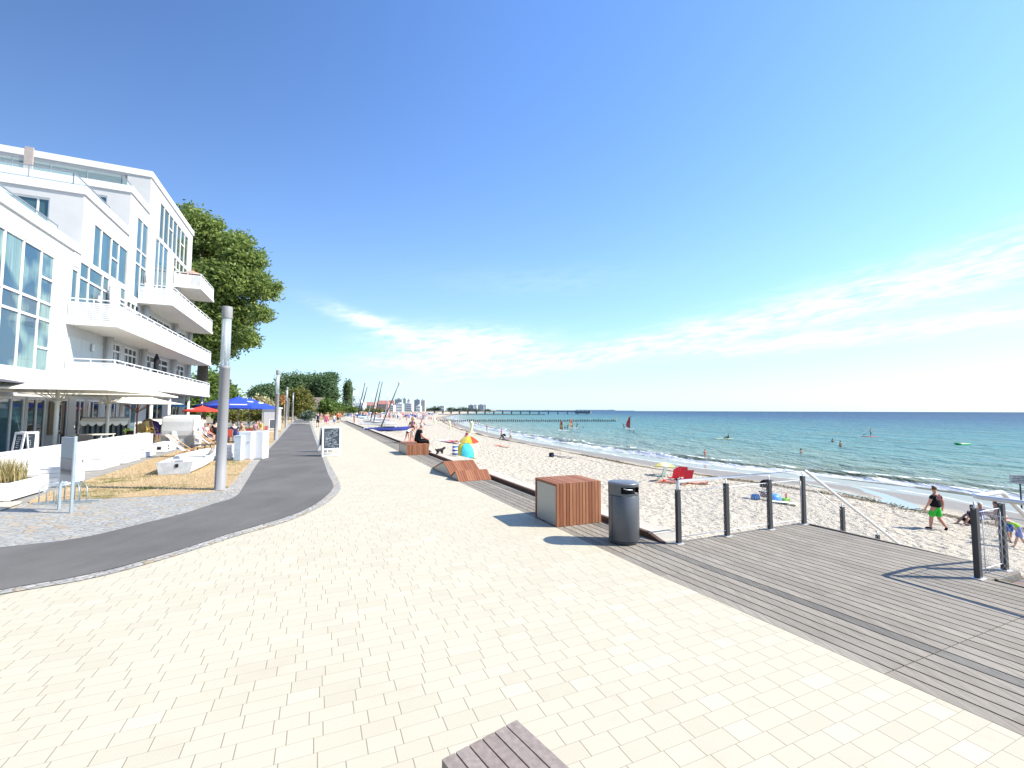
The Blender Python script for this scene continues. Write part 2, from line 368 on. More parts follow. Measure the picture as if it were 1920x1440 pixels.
def m_sand():
    t = NT('beach_sand'); uv = t.n('ShaderNodeUVMap'); uv.uv_map = 'shore'; sp = t.n('ShaderNodeSeparateXYZ'); t.l(uv.outputs[0], sp.inputs[0]); w = sp.outputs[0]     # metres to the water line, <0 on land
    p = t.pos(0, 'World'); big = t.noise(p, .35, 5, .6); fine = t.noise(p, 30, 4, .65); foot = t.noise(p, 3.1, 3, .5, .4)
    dry = t.ramp(fine, [(.25, (.37, .325, .25)), (.5, (.49, .44, .35)), (.8, (.58, .53, .44))])
    dry = t.mix(t.math('MULTIPLY', t.math('SUBTRACT', big, .45, clamp=True), 2.0, clamp=True), dry, (.47, .415, .335))
    vs = t.n('ShaderNodeTexVoronoi'); vs.inputs['Scale'].default_value = 2.6; t.l(p, vs.inputs['Vector'])
    crumbs = t.math('GREATER_THAN', t.noise(p, 14, 3, .7), .66); dry = t.mix(t.math('MULTIPLY', crumbs, .55), dry, (.22, .17, .11))
    ww = t.math('ADD', w, t.math('MULTIPLY', t.math('SUBTRACT', t.noise(p, .22, 4), .5), 5.0))
    wet = t.math('MULTIPLY', t.math('ADD', ww, 5.2), .55, clamp=True)
    c = t.mix(wet, dry, (.235, .185, .125))
    w2 = t.math('ADD', w, t.math('MULTIPLY', t.math('SUBTRACT', t.noise(p, .16, 4), .5), 3.2))
    band = t.math('SUBTRACT', 1, t.math('MULTIPLY', t.math('ABSOLUTE', t.math('ADD', w2, 5.6)), .95), clamp=True)
    band2 = t.math('SUBTRACT', 1, t.math('MULTIPLY', t.math('ABSOLUTE', t.math('ADD', w2, 8.6)), 1.2), clamp=True)
    weed = t.math('MULTIPLY', t.math('MULTIPLY', t.math('SUBTRACT', t.math('ADD', t.math('ADD', band, t.math('MULTIPLY', band2, .55)), t.math('MULTIPLY', t.noise(p, 2.3, 5, .7), .9)), .82, clamp=True), 3.0, clamp=True), .85)
    weed = t.math('MULTIPLY', weed, t.math('GREATER_THAN', t.math('ADD', band, band2), .01))
    c = t.mix(weed, c, t.ramp(fine, [(.3, (.055, .042, .016)), (.7, (.16, .12, .055))]))
    t.col(c); rr = t.n('ShaderNodeMapRange'); t.l(wet, rr.inputs[0]); rr.inputs[3].default_value = .95; rr.inputs[4].default_value = .38; t.l(rr.outputs[0], t.b.inputs['Roughness']); t.set(spec=.3)
    dryk = t.math('SUBTRACT', 1, t.math('MULTIPLY', wet, .93))
    hh = t.math('MULTIPLY', t.math('ADD', t.math('ADD', t.math('MULTIPLY', foot, 1.7), t.math('MULTIPLY', t.math('SMOOTH_MIN', vs.outputs['Distance'], .42, .1), .9)), t.math('MULTIPLY', fine, .22)), dryk)
    t.bump(hh, 1.0, .20); return t.m
def m_sea():
    t = NT('sea_water'); uv = t.n('ShaderNodeUVMap'); uv.uv_map = 'shore'; sp = t.n('ShaderNodeSeparateXYZ'); t.l(uv.outputs[0], sp.inputs[0]); d, u = sp.outputs[0], sp.outputs[1]
    p = t.pos(-PHI, 'World')
    lg = t.math('DIVIDE', t.math('LOGARITHM', t.math('ADD', t.math('MAXIMUM', d, 0), 1), 10), 3.2)
    pl = t.pos(-PHI - .25, 'World', (.030, .012, 1)); patch = t.noise(pl, 1.0, 5, .6)
    ps = t.pos(-PHI - .25, 'World', (.35, .09, 1)); st = t.noise(ps, 1.0, 5, .6)
    lgw = t.math('ADD', lg, t.math('MULTIPLY', t.math('SUBTRACT', patch, .5), .16))
    c = t.ramp(lgw, [(0, (.25, .21, .15)), (.17, (.24, .215, .15)), (.26, (.17, .185, .105)), (.36, (.115, .185, .125)), (.48, (.07, .185, .15)), (.62, (.055, .185, .18)), (.70, (.042, .145, .185)), (.78, (.026, .090, .175)), (1, (.018, .065, .15))])
    c = t.mix(t.math('MULTIPLY', t.math('SUBTRACT', st, .44, clamp=True), 3.2, clamp=True), c, t.mix(.55, c, (.15, .165, .07)))
    s3 = t.noise(t.pos(-PHI - .2, 'World', (1.1, .28, 1)), 1.0, 5, .65); c = t.mix(t.math('MULTIPLY', t.math('SUBTRACT', s3, .5, clamp=True), 3.0, clamp=True), c, t.mix(.6, c, (.30, .42, .44)))
    # foam: the broken line by the shore and scattered caps
    pf = t.pos(-PHI, 'World', (.55, .16, 1)); nf = t.noise(pf, 1.0, 6, .68, .5); pw = t.pos(-PHI, 'World', (1.2, .35, 1)); nw = t.noise(pw, 1, 6, .7)
    dw = t.math('ADD', d, t.math('MULTIPLY', t.math('SUBTRACT', t.noise(t.pos(-PHI, 'World', (.1, .10, 1)), 1, 3), .5), 5.5))
    def band(c0, hw): return t.math('SUBTRACT', 1, t.math('DIVIDE', t.math('ABSOLUTE', t.math('SUBTRACT', dw, c0)), hw), clamp=True)
    def th(b, k, off, gain): return t.math('MULTIPLY', t.math('SUBTRACT', t.math('ADD', t.math('MULTIPLY', b, k), nw), off), gain, clamp=True)
    f1 = t.math('MULTIPLY', th(band(4.6, 2.3), .68, .72, 7), t.math('GREATER_THAN', band(4.6, 2.3), .01))
    f2 = t.math('MULTIPLY', t.math('MULTIPLY', th(band(7.6, 1.1), .5, .88, 8), t.math('GREATER_THAN', band(7.6, 1.1), .01)), t.math('GREATER_THAN', nf, .45))
    f3 = t.math('MULTIPLY', t.math('MULTIPLY', th(band(11.5, 1.0), .5, 1.0, 8), t.math('GREATER_THAN', band(11.5, 1.0), .01)), t.math('GREATER_THAN', nf, .54))
    edge = t.math('MULTIPLY', th(band(.5, .7), .6, .92, 8), t.math('GREATER_THAN', band(.5, .7), .01))
    capn = t.noise(t.pos(-PHI + .1, 'World', (.35, .075, 1)), 1.0, 5, .62); caps = t.math('MULTIPLY', t.math('SUBTRACT', capn, .71), 16, clamp=True)
    capm = t.math('MULTIPLY', t.math('MULTIPLY', t.math('GREATER_THAN', d, 12), t.math('LESS_THAN', d, 230)), .85)
    foam = t.math('MAXIMUM', t.math('MAXIMUM', f1, f2), t.math('MAXIMUM', t.math('MAXIMUM', f3, t.math('MULTIPLY', edge, .6)), t.math('MULTIPLY', caps, capm)))
    t.col(t.mix(foam, c, (.80, .82, .82)))
    rr = t.n('ShaderNodeMapRange'); t.l(foam, rr.inputs[0]); t.l(t.math('ADD', .10, t.math('MULTIPLY', t.math('POWER', lg, 1.5), .55)), rr.inputs[3]); rr.inputs[4].default_value = .9; t.l(rr.outputs[0], t.b.inputs['Roughness'])
    t.b.inputs['IOR'].default_value = 1.33; t.set(spec=.22)
    far = t.math('MULTIPLY', t.math('SUBTRACT', d, 3.0), .28, clamp=True)
    wv = t.noise(t.pos(-PHI - .12, 'World', (.75, .28, 1)), 1.0, 4, .6, .3); wv2 = t.noise(t.pos(-PHI + .3, 'World', (3.2, 1.6, 1)), 1, 3, .6)
    wv3 = t.noise(t.pos(-PHI - .2, 'World', (.13, .05, 1)), 1.0, 3, .6)
    h = t.math('MULTIPLY', t.math('ADD', t.math('ADD', t.math('MULTIPLY', wv, 1.0), t.math('MULTIPLY', wv2, .20)), t.math('MULTIPLY', wv3, 2.2)), far)
    t.bump(h, 1.0, 1.0); return t.m
def m_plank(name, c, rnd=.35):
    t = NT(name); g = t.n('ShaderNodeNewGeometry'); p = t.pos(-PHI, 'World', (9, .7, 3)); n = t.noise(p, 3.0, 6, .65); d = t.noise(t.pos(-PHI, 'World'), 1.1, 5, .65); f = t.noise(t.pos(-PHI, 'World', (5, 1.2, 1)), 18, 5, .7)
    base = t.ramp(n, [(.25, tuple(q * .62 for q in c)), (.5, c), (.75, tuple(q * 1.35 for q in c))])
    base = t.mix(t.math('MULTIPLY', g.outputs['Random Per Island'], rnd), base, tuple(q * .6 for q in c))
    base = t.mix(t.math('MULTIPLY', t.math('SUBTRACT', t.math('ADD', t.math('MULTIPLY', d, .8), t.math('MULTIPLY', f, .4)), .60, clamp=True), 2.2, clamp=True), base, (.33, .31, .27))
    t.col(base); t.set(.8, spec=.25); t.bump(n, .5, .004); return t.m
def m_wood(name, c, rnd=.5):                       # warm slats
    t = NT(name); g = t.n('ShaderNodeNewGeometry'); tc = t.n('ShaderNodeTexCoord'); mp = t.n('ShaderNodeMapping'); mp.inputs['Scale'].default_value = (14, 14, 1.2); t.l(tc.outputs['Object'], mp.inputs[0])
    n = t.noise(mp.outputs[0], 2.0, 5, .6); base = t.ramp(n, [(.25, tuple(q * .7 for q in c)), (.55, c), (.8, tuple(q * 1.3 for q in c))])
    t.col(t.mix(t.math('MULTIPLY', g.outputs['Random Per Island'], rnd), base, (c[0] * .55, c[1] * .42, c[2] * .38))); t.set(.65, spec=.3); return t.m
PAV, ASP = m_pavers(), m_asphalt()
SETTS = m_setts('granite_setts', 6.0, (.26, .265, .25), (.31, .312, .295), (.355, .355, .335)); SETTS2 = m_setts('pale_setts', 7.5, (.30, .29, .27), (.36, .345, .32), (.43, .41, .37), .5)
LAWN = m_lawn(); CONC = m_concrete('kerb_concrete', (.50, .455, .38)); TERR = m_concrete('terrace_slabs', (.27, .255, .225), .8); EARTH = m_concrete('dune_earth', (.30, .25, .15)); PALE = m_concrete('pale_flagstone', (.52, .46, .36), .6)
SAND, SEAM = m_sand(), m_sea()
# ---- land under everything
sheet('ground', [W(4.9, -60), W(4.9, 3600), W(-6000, 3600), W(-6000, -60)], -0.07, EARTH)
us = [-10 + k * .5 for k in range(0, 30)] + [5, 6, 7, 8, 10, 12.7, 16, 21, 40, 60, 85, 100]
sheet('promenade_paving', [W(vb(u), u) for u in us] + [W(-3.4, 100), W(-4, 40), W(-6, 22), W(-13, 16), W(-16, -10)], 0.0, PAV, .06)
asp_l = [(-380, 1072), (-150, 1046), (0, 1028), (146, 1011), (255, 986), (340, 965), (400, 946), (441, 932), (459, 909), (482, 871), (500, 848), (521, 825), (537, 806), (551, 790), (559, 781), (565, 775.5)]
asp_r = [(-380, 1185), (-150, 1140), (0, 1108), (182, 1075), (328, 1035), (437, 1000), (547, 967), (598, 942), (620, 922), (624.5, 909), (614, 886), (604, 857), (589, 819), (581, 794), (578, 783), (575, 775.5)]
aL, aR = smooth_px(asp_l), smooth_px(asp_r)
sheet('asphalt_path', aL + aR[::-1], 0.016, ASP)
kr = smooth_px([(-380, 1197), (-150, 1149), (0, 1116), (182, 1083), (328, 1043), (437, 1008), (547, 975), (605, 948), (633, 927), (638, 909), (627, 886), (612, 857), (595, 822), (584.5, 794), (580.5, 783)])
sheet('path_edging', aR[:len(kr)] + kr[::-1], 0.010, SETTS2)
kl = smooth_px([(404, 921), (429, 913), (468, 868), (490, 846), (516, 826), (532, 803), (548, 788)])
sheet('path_edging', aL[42:80] + kl[::-1], 0.012, SETTS2)
cob_top = [(-300, 985), (0, 958), (37, 947.5), (99, 939), (159, 936), (230, 934), (340, 928), (404, 921), (432, 918)]
sheet('cobbled_pavement', smooth_px(cob_top, sub=3) + aL[:44][::-1], 0.008, SETTS)
lawn_l = [(53, 942), (99, 922), (145, 908), (177, 897), (230, 881), (283, 861), (319, 851), (350, 840), (420, 812), (480, 797), (528, 787)]
sheet('lawn', smooth_px([(55, 943.5), (99, 939), (159, 936), (230, 934), (340, 928), (404, 921), (429, 914), (468, 868), (490, 846), (516, 826), (532, 803), (548, 788)], sub=4) + smooth_px(lawn_l, sub=4)[::-1], 0.022, LAWN, .02)
tl = smooth_px(lawn_l, sub=4)
sheet('terrace_paving', [Vector(G(-420, 985))] + [Vector(G(0, 956)), Vector(G(37, 946))] + tl + [W(-30, 75), W(-30, 5)], 0.006, TERR)
sheet('pale_pavement', [G(-200, 952), G(-200, 985), G(0, 960), G(37, 947), G(42, 942), G(0, 944)], 0.030, PALE)
# pale crossings over the path
sheet('crossing_strip', [G(547, 793.2), G(581, 793.2), G(582, 796), G(544, 796)], 0.022, SETTS2)
sheet('crossing_strip', [G(556.5, 784), G(579, 784), G(580.5, 787.5), G(553.5, 787.5)], 0.022, SETTS2)
# ---- boardwalk: straight planks beside the paving and on the stair platform
PLANK = m_plank('weathered_plank', (.275, .245, .200), .55); PLANKD = m_plank('ribbed_plank', (.150, .140, .122), .2); DARK = pmat('dark_gap', (.02, .02, .02), .9)
STW = 0.150
def deck():
    b = MB(); nj = [2.15 + 5.0 * k for k in range(-3, 19)]
    def plank(o0, o1, u0, u1, mi, vmax=None):
        cuts = sorted({u0, u1, *[q for q in nj if u0 < q < u1], *[q for q in (-5, 1.5, 3.3, 4.5, 7, 12.7, 21, 85) if u0 < q < u1]})
        for s, e in zip(cuts, cuts[1:]):
            g0 = .004 if s in nj else 0; g1 = .004 if e in nj else 0; s2, e2 = s + g0, e - g1
            vs = []
            for u in (s2, e2):
                for o in (o0, o1): vs.append((vb(u) + o, u))
            (a, ua), (c, uc), (d, ud), (f, uf) = vs
            q = [(a, ua, -.03), (c, uc, -.03), (f, uf, -.03), (d, ud, -.03), (a, ua, 0), (c, uc, 0), (f, uf, 0), (d, ud, 0)]
            b.add(q, [(4, 5, 6, 7), (0, 1, 5, 4), (1, 2, 6, 5), (2, 3, 7, 6), (3, 0, 4, 7)], mi)
    k = 0; o = .006
    while o < 4.3:
        o1 = o + STW - .019; vmid = vb(3) + (o + o1) / 2
        if o1 < 1.07: plank(o, o1, -9, 92, 1 if k == 5 else 0)
        else:
            hi = 5.52
            lo = -9 if vmid < 7.82 else 2.76
            if vmid < 8.50: plank(o, o1, lo, hi, 0)
        o += STW; k += 1
    # ribs of the anti-slip boards
    ob = b.build('boardwalk_planks', [PLANK, PLANKD], rot=PHI); structure(ob)
    c = MB(); c.prism([(vb(-9) + .01, -9), (vb(5) + .01, 5), (vb(92) + .01, 92), (vk(92), 92), (vk(5.5), 5.5), (8.46, 5.50), (8.46, 2.80), (7.76, 2.80), (7.76, -9)], -.068, -.034)
    structure(c.build('boardwalk_bed', DARK, rot=PHI))
    s = MB(); s.box(8.52, 8.555, 2.76, 5.52, -.30, -.002); s.box(7.86, 7.895, -9, 2.72, -.35, -.002); s.box(5.1, 8.515, 5.525, 5.56, -.32, -.002); s.box(7.90, 8.51, 2.725, 2.755, -.3, -.002)
    structure(s.build('boardwalk_skirting', PLANK, rot=PHI))
deck()
kb = MB()
kus = [5.70, 8, 12, 16, 20, 30, 60, 92]
BEAM = m_wood('kerb_timber', (.105, .06, .04), .2)
def strip(b, o0, o1, z0, z1, ulist, mi=0, ramp=0):
    vs = []; fs = []
    for i, u in enumerate(ulist):
        zt = z1 - (ramp if i == 0 else 0)
        vs += [(vk(u) + o0, u, z0), (vk(u) + o1, u, z0), (vk(u) + o1, u, zt), (vk(u) + o0, u, zt)]
    for i in range(len(ulist) - 1):
        a = i * 4; c = a + 4
        for k in range(4): fs.append((a + k, a + (k + 1) % 4, c + (k + 1) % 4, c + k))
    fs += [(3, 2, 1, 0), tuple(len(vs) - 4 + k for k in range(4))]
    b.add(vs, fs, mi)
strip(kb, .01, .085, -.05, .095, [5.60, 5.92] + kus[1:], 0, .08)
structure(kb.build('kerb_timber', BEAM, rot=PHI))
kc = MB(); strip(kc, .088, .52, -.45, .075, [5.58, 5.95] + kus[1:], 0, .06); structure(kc.build('kerb', CONC, rot=PHI))
# ---- beach
def axis(segs):
    out = []
    for a, b, st in segs:
        n = max(int(round((b - a) / st)), 1); out += [a + (b - a) * k / n for k in range(n)]
    out.append(segs[-1][1]); return out
def beach():
    ul = axis([(-60, -8, 3), (-8, 22, .16), (22, 50, .6), (50, 120, 2), (120, 400, 8), (400, 3200, 60)])
    fr = axis([(0, .85, .0056), (.85, 1.18, .02)])
    vs, fs, uv = [], [], []
    for u in ul:
        k = vk(u) + (.45 if u > 5.5 else .2); w = vw(u)
        for f in fr:
            v = k + (w - k) * f; z = beach_z(v, u); land = min(max((w - v - 5) / 4, 0), 1)
            if u < 60:
                p = Vector((v, u, 0)); z += land * (.06 * mnoise.noise(p * .7) + .055 * mnoise.noise(p * 1.7) + (.04 * mnoise.noise(p * 3.1) if u < 24 else 0)) * min(max((v - k) / .6, 0), 1)
            q = W(v, u, z); vs.append(q); uv.append((v - w, u))
    n = len(fr)
    for i in range(len(ul) - 1):
        for j in range(n - 1): fs.append((i * n + j, i * n + j + 1, (i + 1) * n + j + 1, (i + 1) * n + j))
    me = bpy.data.meshes.new('beach'); me.from_pydata([tuple(q) for q in vs], [], fs); L = me.uv_layers.new(name='shore')
    for lp in me.loops: L.data[lp.index].uv = uv[lp.vertex_index]
    me.polygons.foreach_set('use_smooth', [True] * len(fs)); me.materials.append(SAND); structure(link('beach', me))
beach()
def sea():
    ul = axis([(-400, -40, 40), (-40, 0, 2), (0, 90, .8), (90, 260, 4), (260, 1200, 40), (1200, 4000, 200), (4000, 40000, 4000)])
    tl_ = [-1.2, -.8, -.4] + axis([(0, 26, .4), (26, 70, 1.2), (70, 200, 6), (200, 1000, 60), (1000, 5000, 500), (5000, 40000, 5000)])
    vs, fs, uv = [], [], []
    for u in ul:
        w = vw(u)
        for t in tl_:
            z = SEA + .02 * 0
            if t > 1.5 and u < 300:
                p = Vector((t * .12, u * .022, 1.3)); k = math.exp(-((t - 8.0 - 5 * mnoise.noise(Vector((u * .06, 0, 2)))) / 1.3) ** 2)
                z += k * .40 * (.55 + .6 * mnoise.noise(Vector((u * .05, 3, 1)))) * (1 if u < 120 else .5)
                k2 = math.exp(-((t - 15.5 - 6 * mnoise.noise(Vector((u * .05, 7, 2)))) / 1.8) ** 2); z += k2 * .26 * (.5 + .7 * mnoise.noise(Vector((u * .04, 9, 1))))
                z += min((t - 1.5) / 10, 1) * (.10 * mnoise.noise(Vector((t * .33, u * .10, 5))) + .07 * mnoise.noise(Vector((t * .8, u * .28, 8))))
            q = W(w + t, u, z); vs.append(tuple(q)); uv.append((t, u))
    n = len(tl_)
    for i in range(len(ul) - 1):
        for j in range(n - 1): fs.append((i * n + j, i * n + j + 1, (i + 1) * n + j + 1, (i + 1) * n + j))
    me = bpy.data.meshes.new('sea'); me.from_pydata(vs, [], fs); L = me.uv_layers.new(name='shore')
    for lp in me.loops: L.data[lp.index].uv = uv[lp.vertex_index]
    me.polygons.foreach_set('use_smooth', [True] * len(fs)); me.materials.append(SEAM); structure(link('sea', me))
sea()
def tide_pool():
    pts = [(1478, 894), (1530, 899), (1600, 912), (1660, 927), (1720, 948), (1728, 958), (1700, 955), (1640, 940), (1580, 925), (1520, 911), (1482, 902)]
    P = [SND(x, y) for x, y in pts]; zz = [p.z for p in P]; b = MB(); c = sum(P, Vector()) / len(P)
    b.add([(p.x, p.y, p.z + .035) for p in P] + [(c.x, c.y, c.z + .035)], [(i, (i + 1) % len(P), len(P)) for i in range(len(P))], 0, True)
    t = NT('pool_water'); t.col((.20, .17, .125)); t.set(.06, spec=.5); t.bump(t.noise(t.pos(0, 'World'), 3, 3), .06, .02)
    structure(b.build('tide_pool', t.m))
tide_pool()
# ================================================================ APARTMENT BUILDING (local axes: x = towards the sea, y = along the promenade)
WHITE = pmat('white_render', (.50, .50, .49), .8, var=.05, scale=.7, bump=.05); WHITEP = pmat('white_paint', (.70, .70, .70), .45, var=.03); SOFF = pmat('balcony_soffit', (.62, .60, .55), .8, var=.05)
GREYP = pmat('pale_grey_panel', (.50, .53, .52), .5, var=.04); DARKM = pmat('recess_shade', (.025, .027, .03), .7); GREYM = pmat('grey_metal', (.30, .31, .33), .4, .3, var=.06)
def m_glass(name, c, curtain=False, rough=.04):
    t = NT(name); p = t.pos()
    base = c
    if curtain:
        cm = t.n('ShaderNodeMapping'); cm.inputs['Scale'].default_value = (1, 5.5, .22); t.l(p, cm.inputs[0]); w = t.noise(cm.outputs[0], 1.4, 4, .6)
        n = t.noise(p, .55, 2); f = t.math('MULTIPLY', t.math('SUBTRACT', n, .44, clamp=True), 9, clamp=True)
        base = t.mix(f, c, t.ramp(w, [(.3, (.10, .18, .18)), (.7, (.20, .30, .285))]))
    else:
        n = t.noise(p, .8, 3); base = t.ramp(n, [(.3, tuple(q * .8 for q in c)), (.7, tuple(q * 1.2 for q in c))])
    t.col(base); t.set(rough, spec=.55); t.b.inputs['IOR'].default_value = 1.5; return t.m
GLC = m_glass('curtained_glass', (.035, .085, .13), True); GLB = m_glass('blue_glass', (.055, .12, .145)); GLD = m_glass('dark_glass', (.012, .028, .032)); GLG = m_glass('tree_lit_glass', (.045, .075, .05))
def m_clear(name, c, alpha):
    t = NT(name); t.col(c); t.set(.03, spec=.6); t.b.inputs['Alpha'].default_value = alpha; return t.m
CLEAR = m_clear('railing_glass', (.55, .74, .76), .16)
A = 11.0; OZ = 18.1
bld = thing('apartment_building', 'long white stepped apartment building with tall windows and stacked white balconies', 'building', (0, 0, 0), PHI)
BLK = [(12.0, 28.43, 10.2), (28.43, 34.15, 13.3), (34.15, 37.4, 16.05), (37.4, 48.65, 18.65)]
def UM(u): return lerp_tab([(12, 12), (29.7, 28.43), (35.8, 34.15), (39.4, 37.4), (51.4, 48.65)], u)
def wall_holes(b, u0, u1, z0, z1, holes, x=-A, dep=.16):
    us = sorted({u0, u1, *[min(max(h[k], u0), u1) for h in holes for k in (0, 1)]}); zs = sorted({z0, z1, *[min(max(h[k], z0), z1) for h in holes for k in (2, 3)]})
    for a, c in zip(us, us[1:]):
        for d, e in zip(zs, zs[1:]):
            if c - a < 1e-6 or e - d < 1e-6: continue
            mu, mz = (a + c) / 2, (d + e) / 2
            if any(h[0] < mu < h[1] and h[2] < mz < h[3] for h in holes): continue
            b.add([(x, a, d), (x, c, d), (x, c, e), (x, a, e)], [(0, 1, 2, 3)])
    for h in holes:
        a, c, d, e = max(h[0], u0), min(h[1], u1), max(h[2], z0), min(h[3], z1)
        if c <= a or e <= d: continue
        b.add([(x, a, d), (x, c, d), (x, c, e), (x, a, e), (x - dep, a, d), (x - dep, c, d), (x - dep, c, e), (x - dep, a, e)], [(0, 4, 5, 1), (1, 5, 6, 2), (2, 6, 7, 3), (3, 7, 4, 0)])
def window(u0, u1, z0, z1, cols, rows, glass, x=-A - .07, fw_=.07, extra=(), sub=None):
    f = MB(); us = [u0] + list(cols) + [u1]; zs = [z0] + list(rows) + [z1]
    for u in us: f.box(x - .05, x + .05, u - fw_ / 2 if u not in (u0, u1) else (u if u == u0 else u - fw_), u + fw_ / 2 if u not in (u0, u1) else (u + fw_ if u == u0 else u), z0, z1)
    for i, z in enumerate(zs):
        lo, hi = (z, z + fw_) if i == 0 else ((z - fw_, z) if i == len(zs) - 1 else (z - fw_ * .7, z + fw_ * .7))
        for a, c in zip(us, us[1:]): f.box(x - .047, x + .053, a + fw_ * .5, c - fw_ * .5, lo, hi)
    for (a, c, z) in extra: f.box(x - .044, x + .056, a, c, z - fw_ * .6, z + fw_ * .6)
    o = f.build('window', WHITEP, bld)
    p = MB(); p.box(x - .03, x - .006, u0 + .02, u1 - .02, z0 + .02, z1 - .02); p.build('pane', glass, o)
    return o
def rect(pxl, pyt, pxr, pyb):            # top-left and bottom-right picture corners of a facade opening
    u0, zt = FZ(pxl, pyt, A); u1, zb = FZ(pxr, pyb, A); return u0, u1, zb, zt
def Uof(px, py=600): return FZ(px, py, A)[0]
def Zof(px, py): return FZ(px, py, A)[1]
holes = {0: [], 1: [], 2: [], 3: []}; wins = []
# block 1: two-storey corner window
uR = Uof(98); zT = Zof(98, 478); zB = Zof(92, 699)
w1 = (19.6, uR, zB, zT); rows1 = [Zof(95.5, 603), Zof(97, 572)]; c1 = [20.6, 21.75, 22.8, Uof(37.5), Uof(72.5)]
holes[0].append(w1); wins.append((w1, c1, rows1, GLC, [(Uof(72.5), uR, Zof(98, 527)), (Uof(72.5), uR, Zof(93, 655))]))
w1b = (13.2, 18.6, zB, zT); holes[0].append(w1b); wins.append((w1b, [14.3, 15.4, 16.5, 17.6], rows1, GLC, []))
# recess beside block 1 (first balcony floor) – window band and the panelled wall under it
FL1, FL2, FL3, FL4 = 3.44, 6.33, 9.29, 12.29
zt2 = Zof(130, 497)
h2 = (27.75, Uof(172), FL2 + .05, zt2); holes[0].append((27.75, 28.43, h2[2], h2[3])); 
# block 2
zt = Zof(178, 417); zmid = Zof(175, 498); u0, um, u1 = Uof(176, 460), Uof(208.5, 500), Uof(239, 505)
W2 = (u0, u1, zmid, zt); holes[1].append(W2); wins.append((W2, [Uof(191, 465), um, Uof(223.5, 490)], [], GLB, [(um, Uof(223.5, 490), Zof(218, 488))]))
W2b = (28.50, um, FL2 + .05, zmid - .12); holes[1].append(W2b); wins.append((W2b, [29.5, (u0 + um) / 2 + .25], [zmid - .95], GLB, []))
W2c = (Uof(226.5, 548), Uof(237, 548), FL2 + .05, zmid - .16); holes[1].append(W2c); wins.append((W2c, [], [zmid - .9], GLB, []))
wins.append(((27.75, 28.42, h2[2], h2[3]), [], [], GLB, []))
for (a, c) in ((31.95, 33.95),): 
    hh = (a, c, FL1 + .05, FL1 + 2.55); holes[1].append(hh); wins.append((hh, [a + .55, a + 1.25], [FL1 + 2.1], GLD, []))
# block 3
u0, u1 = Uof(258, 430), Uof(280, 450); zt = Zof(259, 404)
W3 = (u0, u1, FL3 + .05, zt); holes[2].append(W3); wins.append((W3, [Uof(268, 440)], [Zof(257, 493), Zof(257.5, 466)], GLB, []))
W3b = (34.5, 36.6, FL2 + .05, FL2 + 2.6); holes[2].append(W3b); wins.append((W3b, [35.2, 35.9], [FL2 + 2.1], GLD, []))
W3c = (34.5, 36.6, FL1 + .05, FL1 + 2.55); holes[2].append(W3c); wins.append((W3c, [35.2, 35.9], [FL1 + 2.1], GLD, []))
# block 4
W4 = (Uof(300.5, 410), Uof(353, 480), Zof(301, 448), Zof(301, 376)); holes[3].append(W4)
wins.append((W4, [Uof(309, 415), Uof(318, 425), Uof(325.5, 435), Uof(333, 440), Uof(340, 450), Uof(347, 460)], [], GLG, [(Uof(318, 425), Uof(325.5, 435), Zof(322, 432)), (Uof(340, 450), Uof(347, 460), Zof(343, 460))]))
W4a = (Uof(291.5, 480), Uof(316, 490), FL3 + .05, Zof(292, 440)); W4a = (W4a[0], W4a[1], W4a[2], min(W4a[3], W4[2] - .15)); holes[3].append(W4a); wins.append((W4a, [Uof(299, 480), Uof(307.5, 480)], [FL3 + 1.0], GLB, []))
W4b = (Uof(326.5, 490), Uof(351.5, 510), FL4 + .05, W4[2] - .14); holes[3].append(W4b); wins.append((W4b, [Uof(332, 490), Uof(338, 500), Uof(345, 510)], [FL4 + 1.5], GLG, []))
for fl in (FL1, FL2, FL3):
    for (a, c) in ((37.9, 43.3), (44.3, 47.9)):
        hh = (a, c, fl + .05, fl + 2.5); 
        if fl == FL3 and a < 43: continue
        holes[3].append(hh); wins.append((hh, [a + (c - a) * .22, a + (c - a) * .45, a + (c - a) * .7], [fl + 2.05], GLD, []))
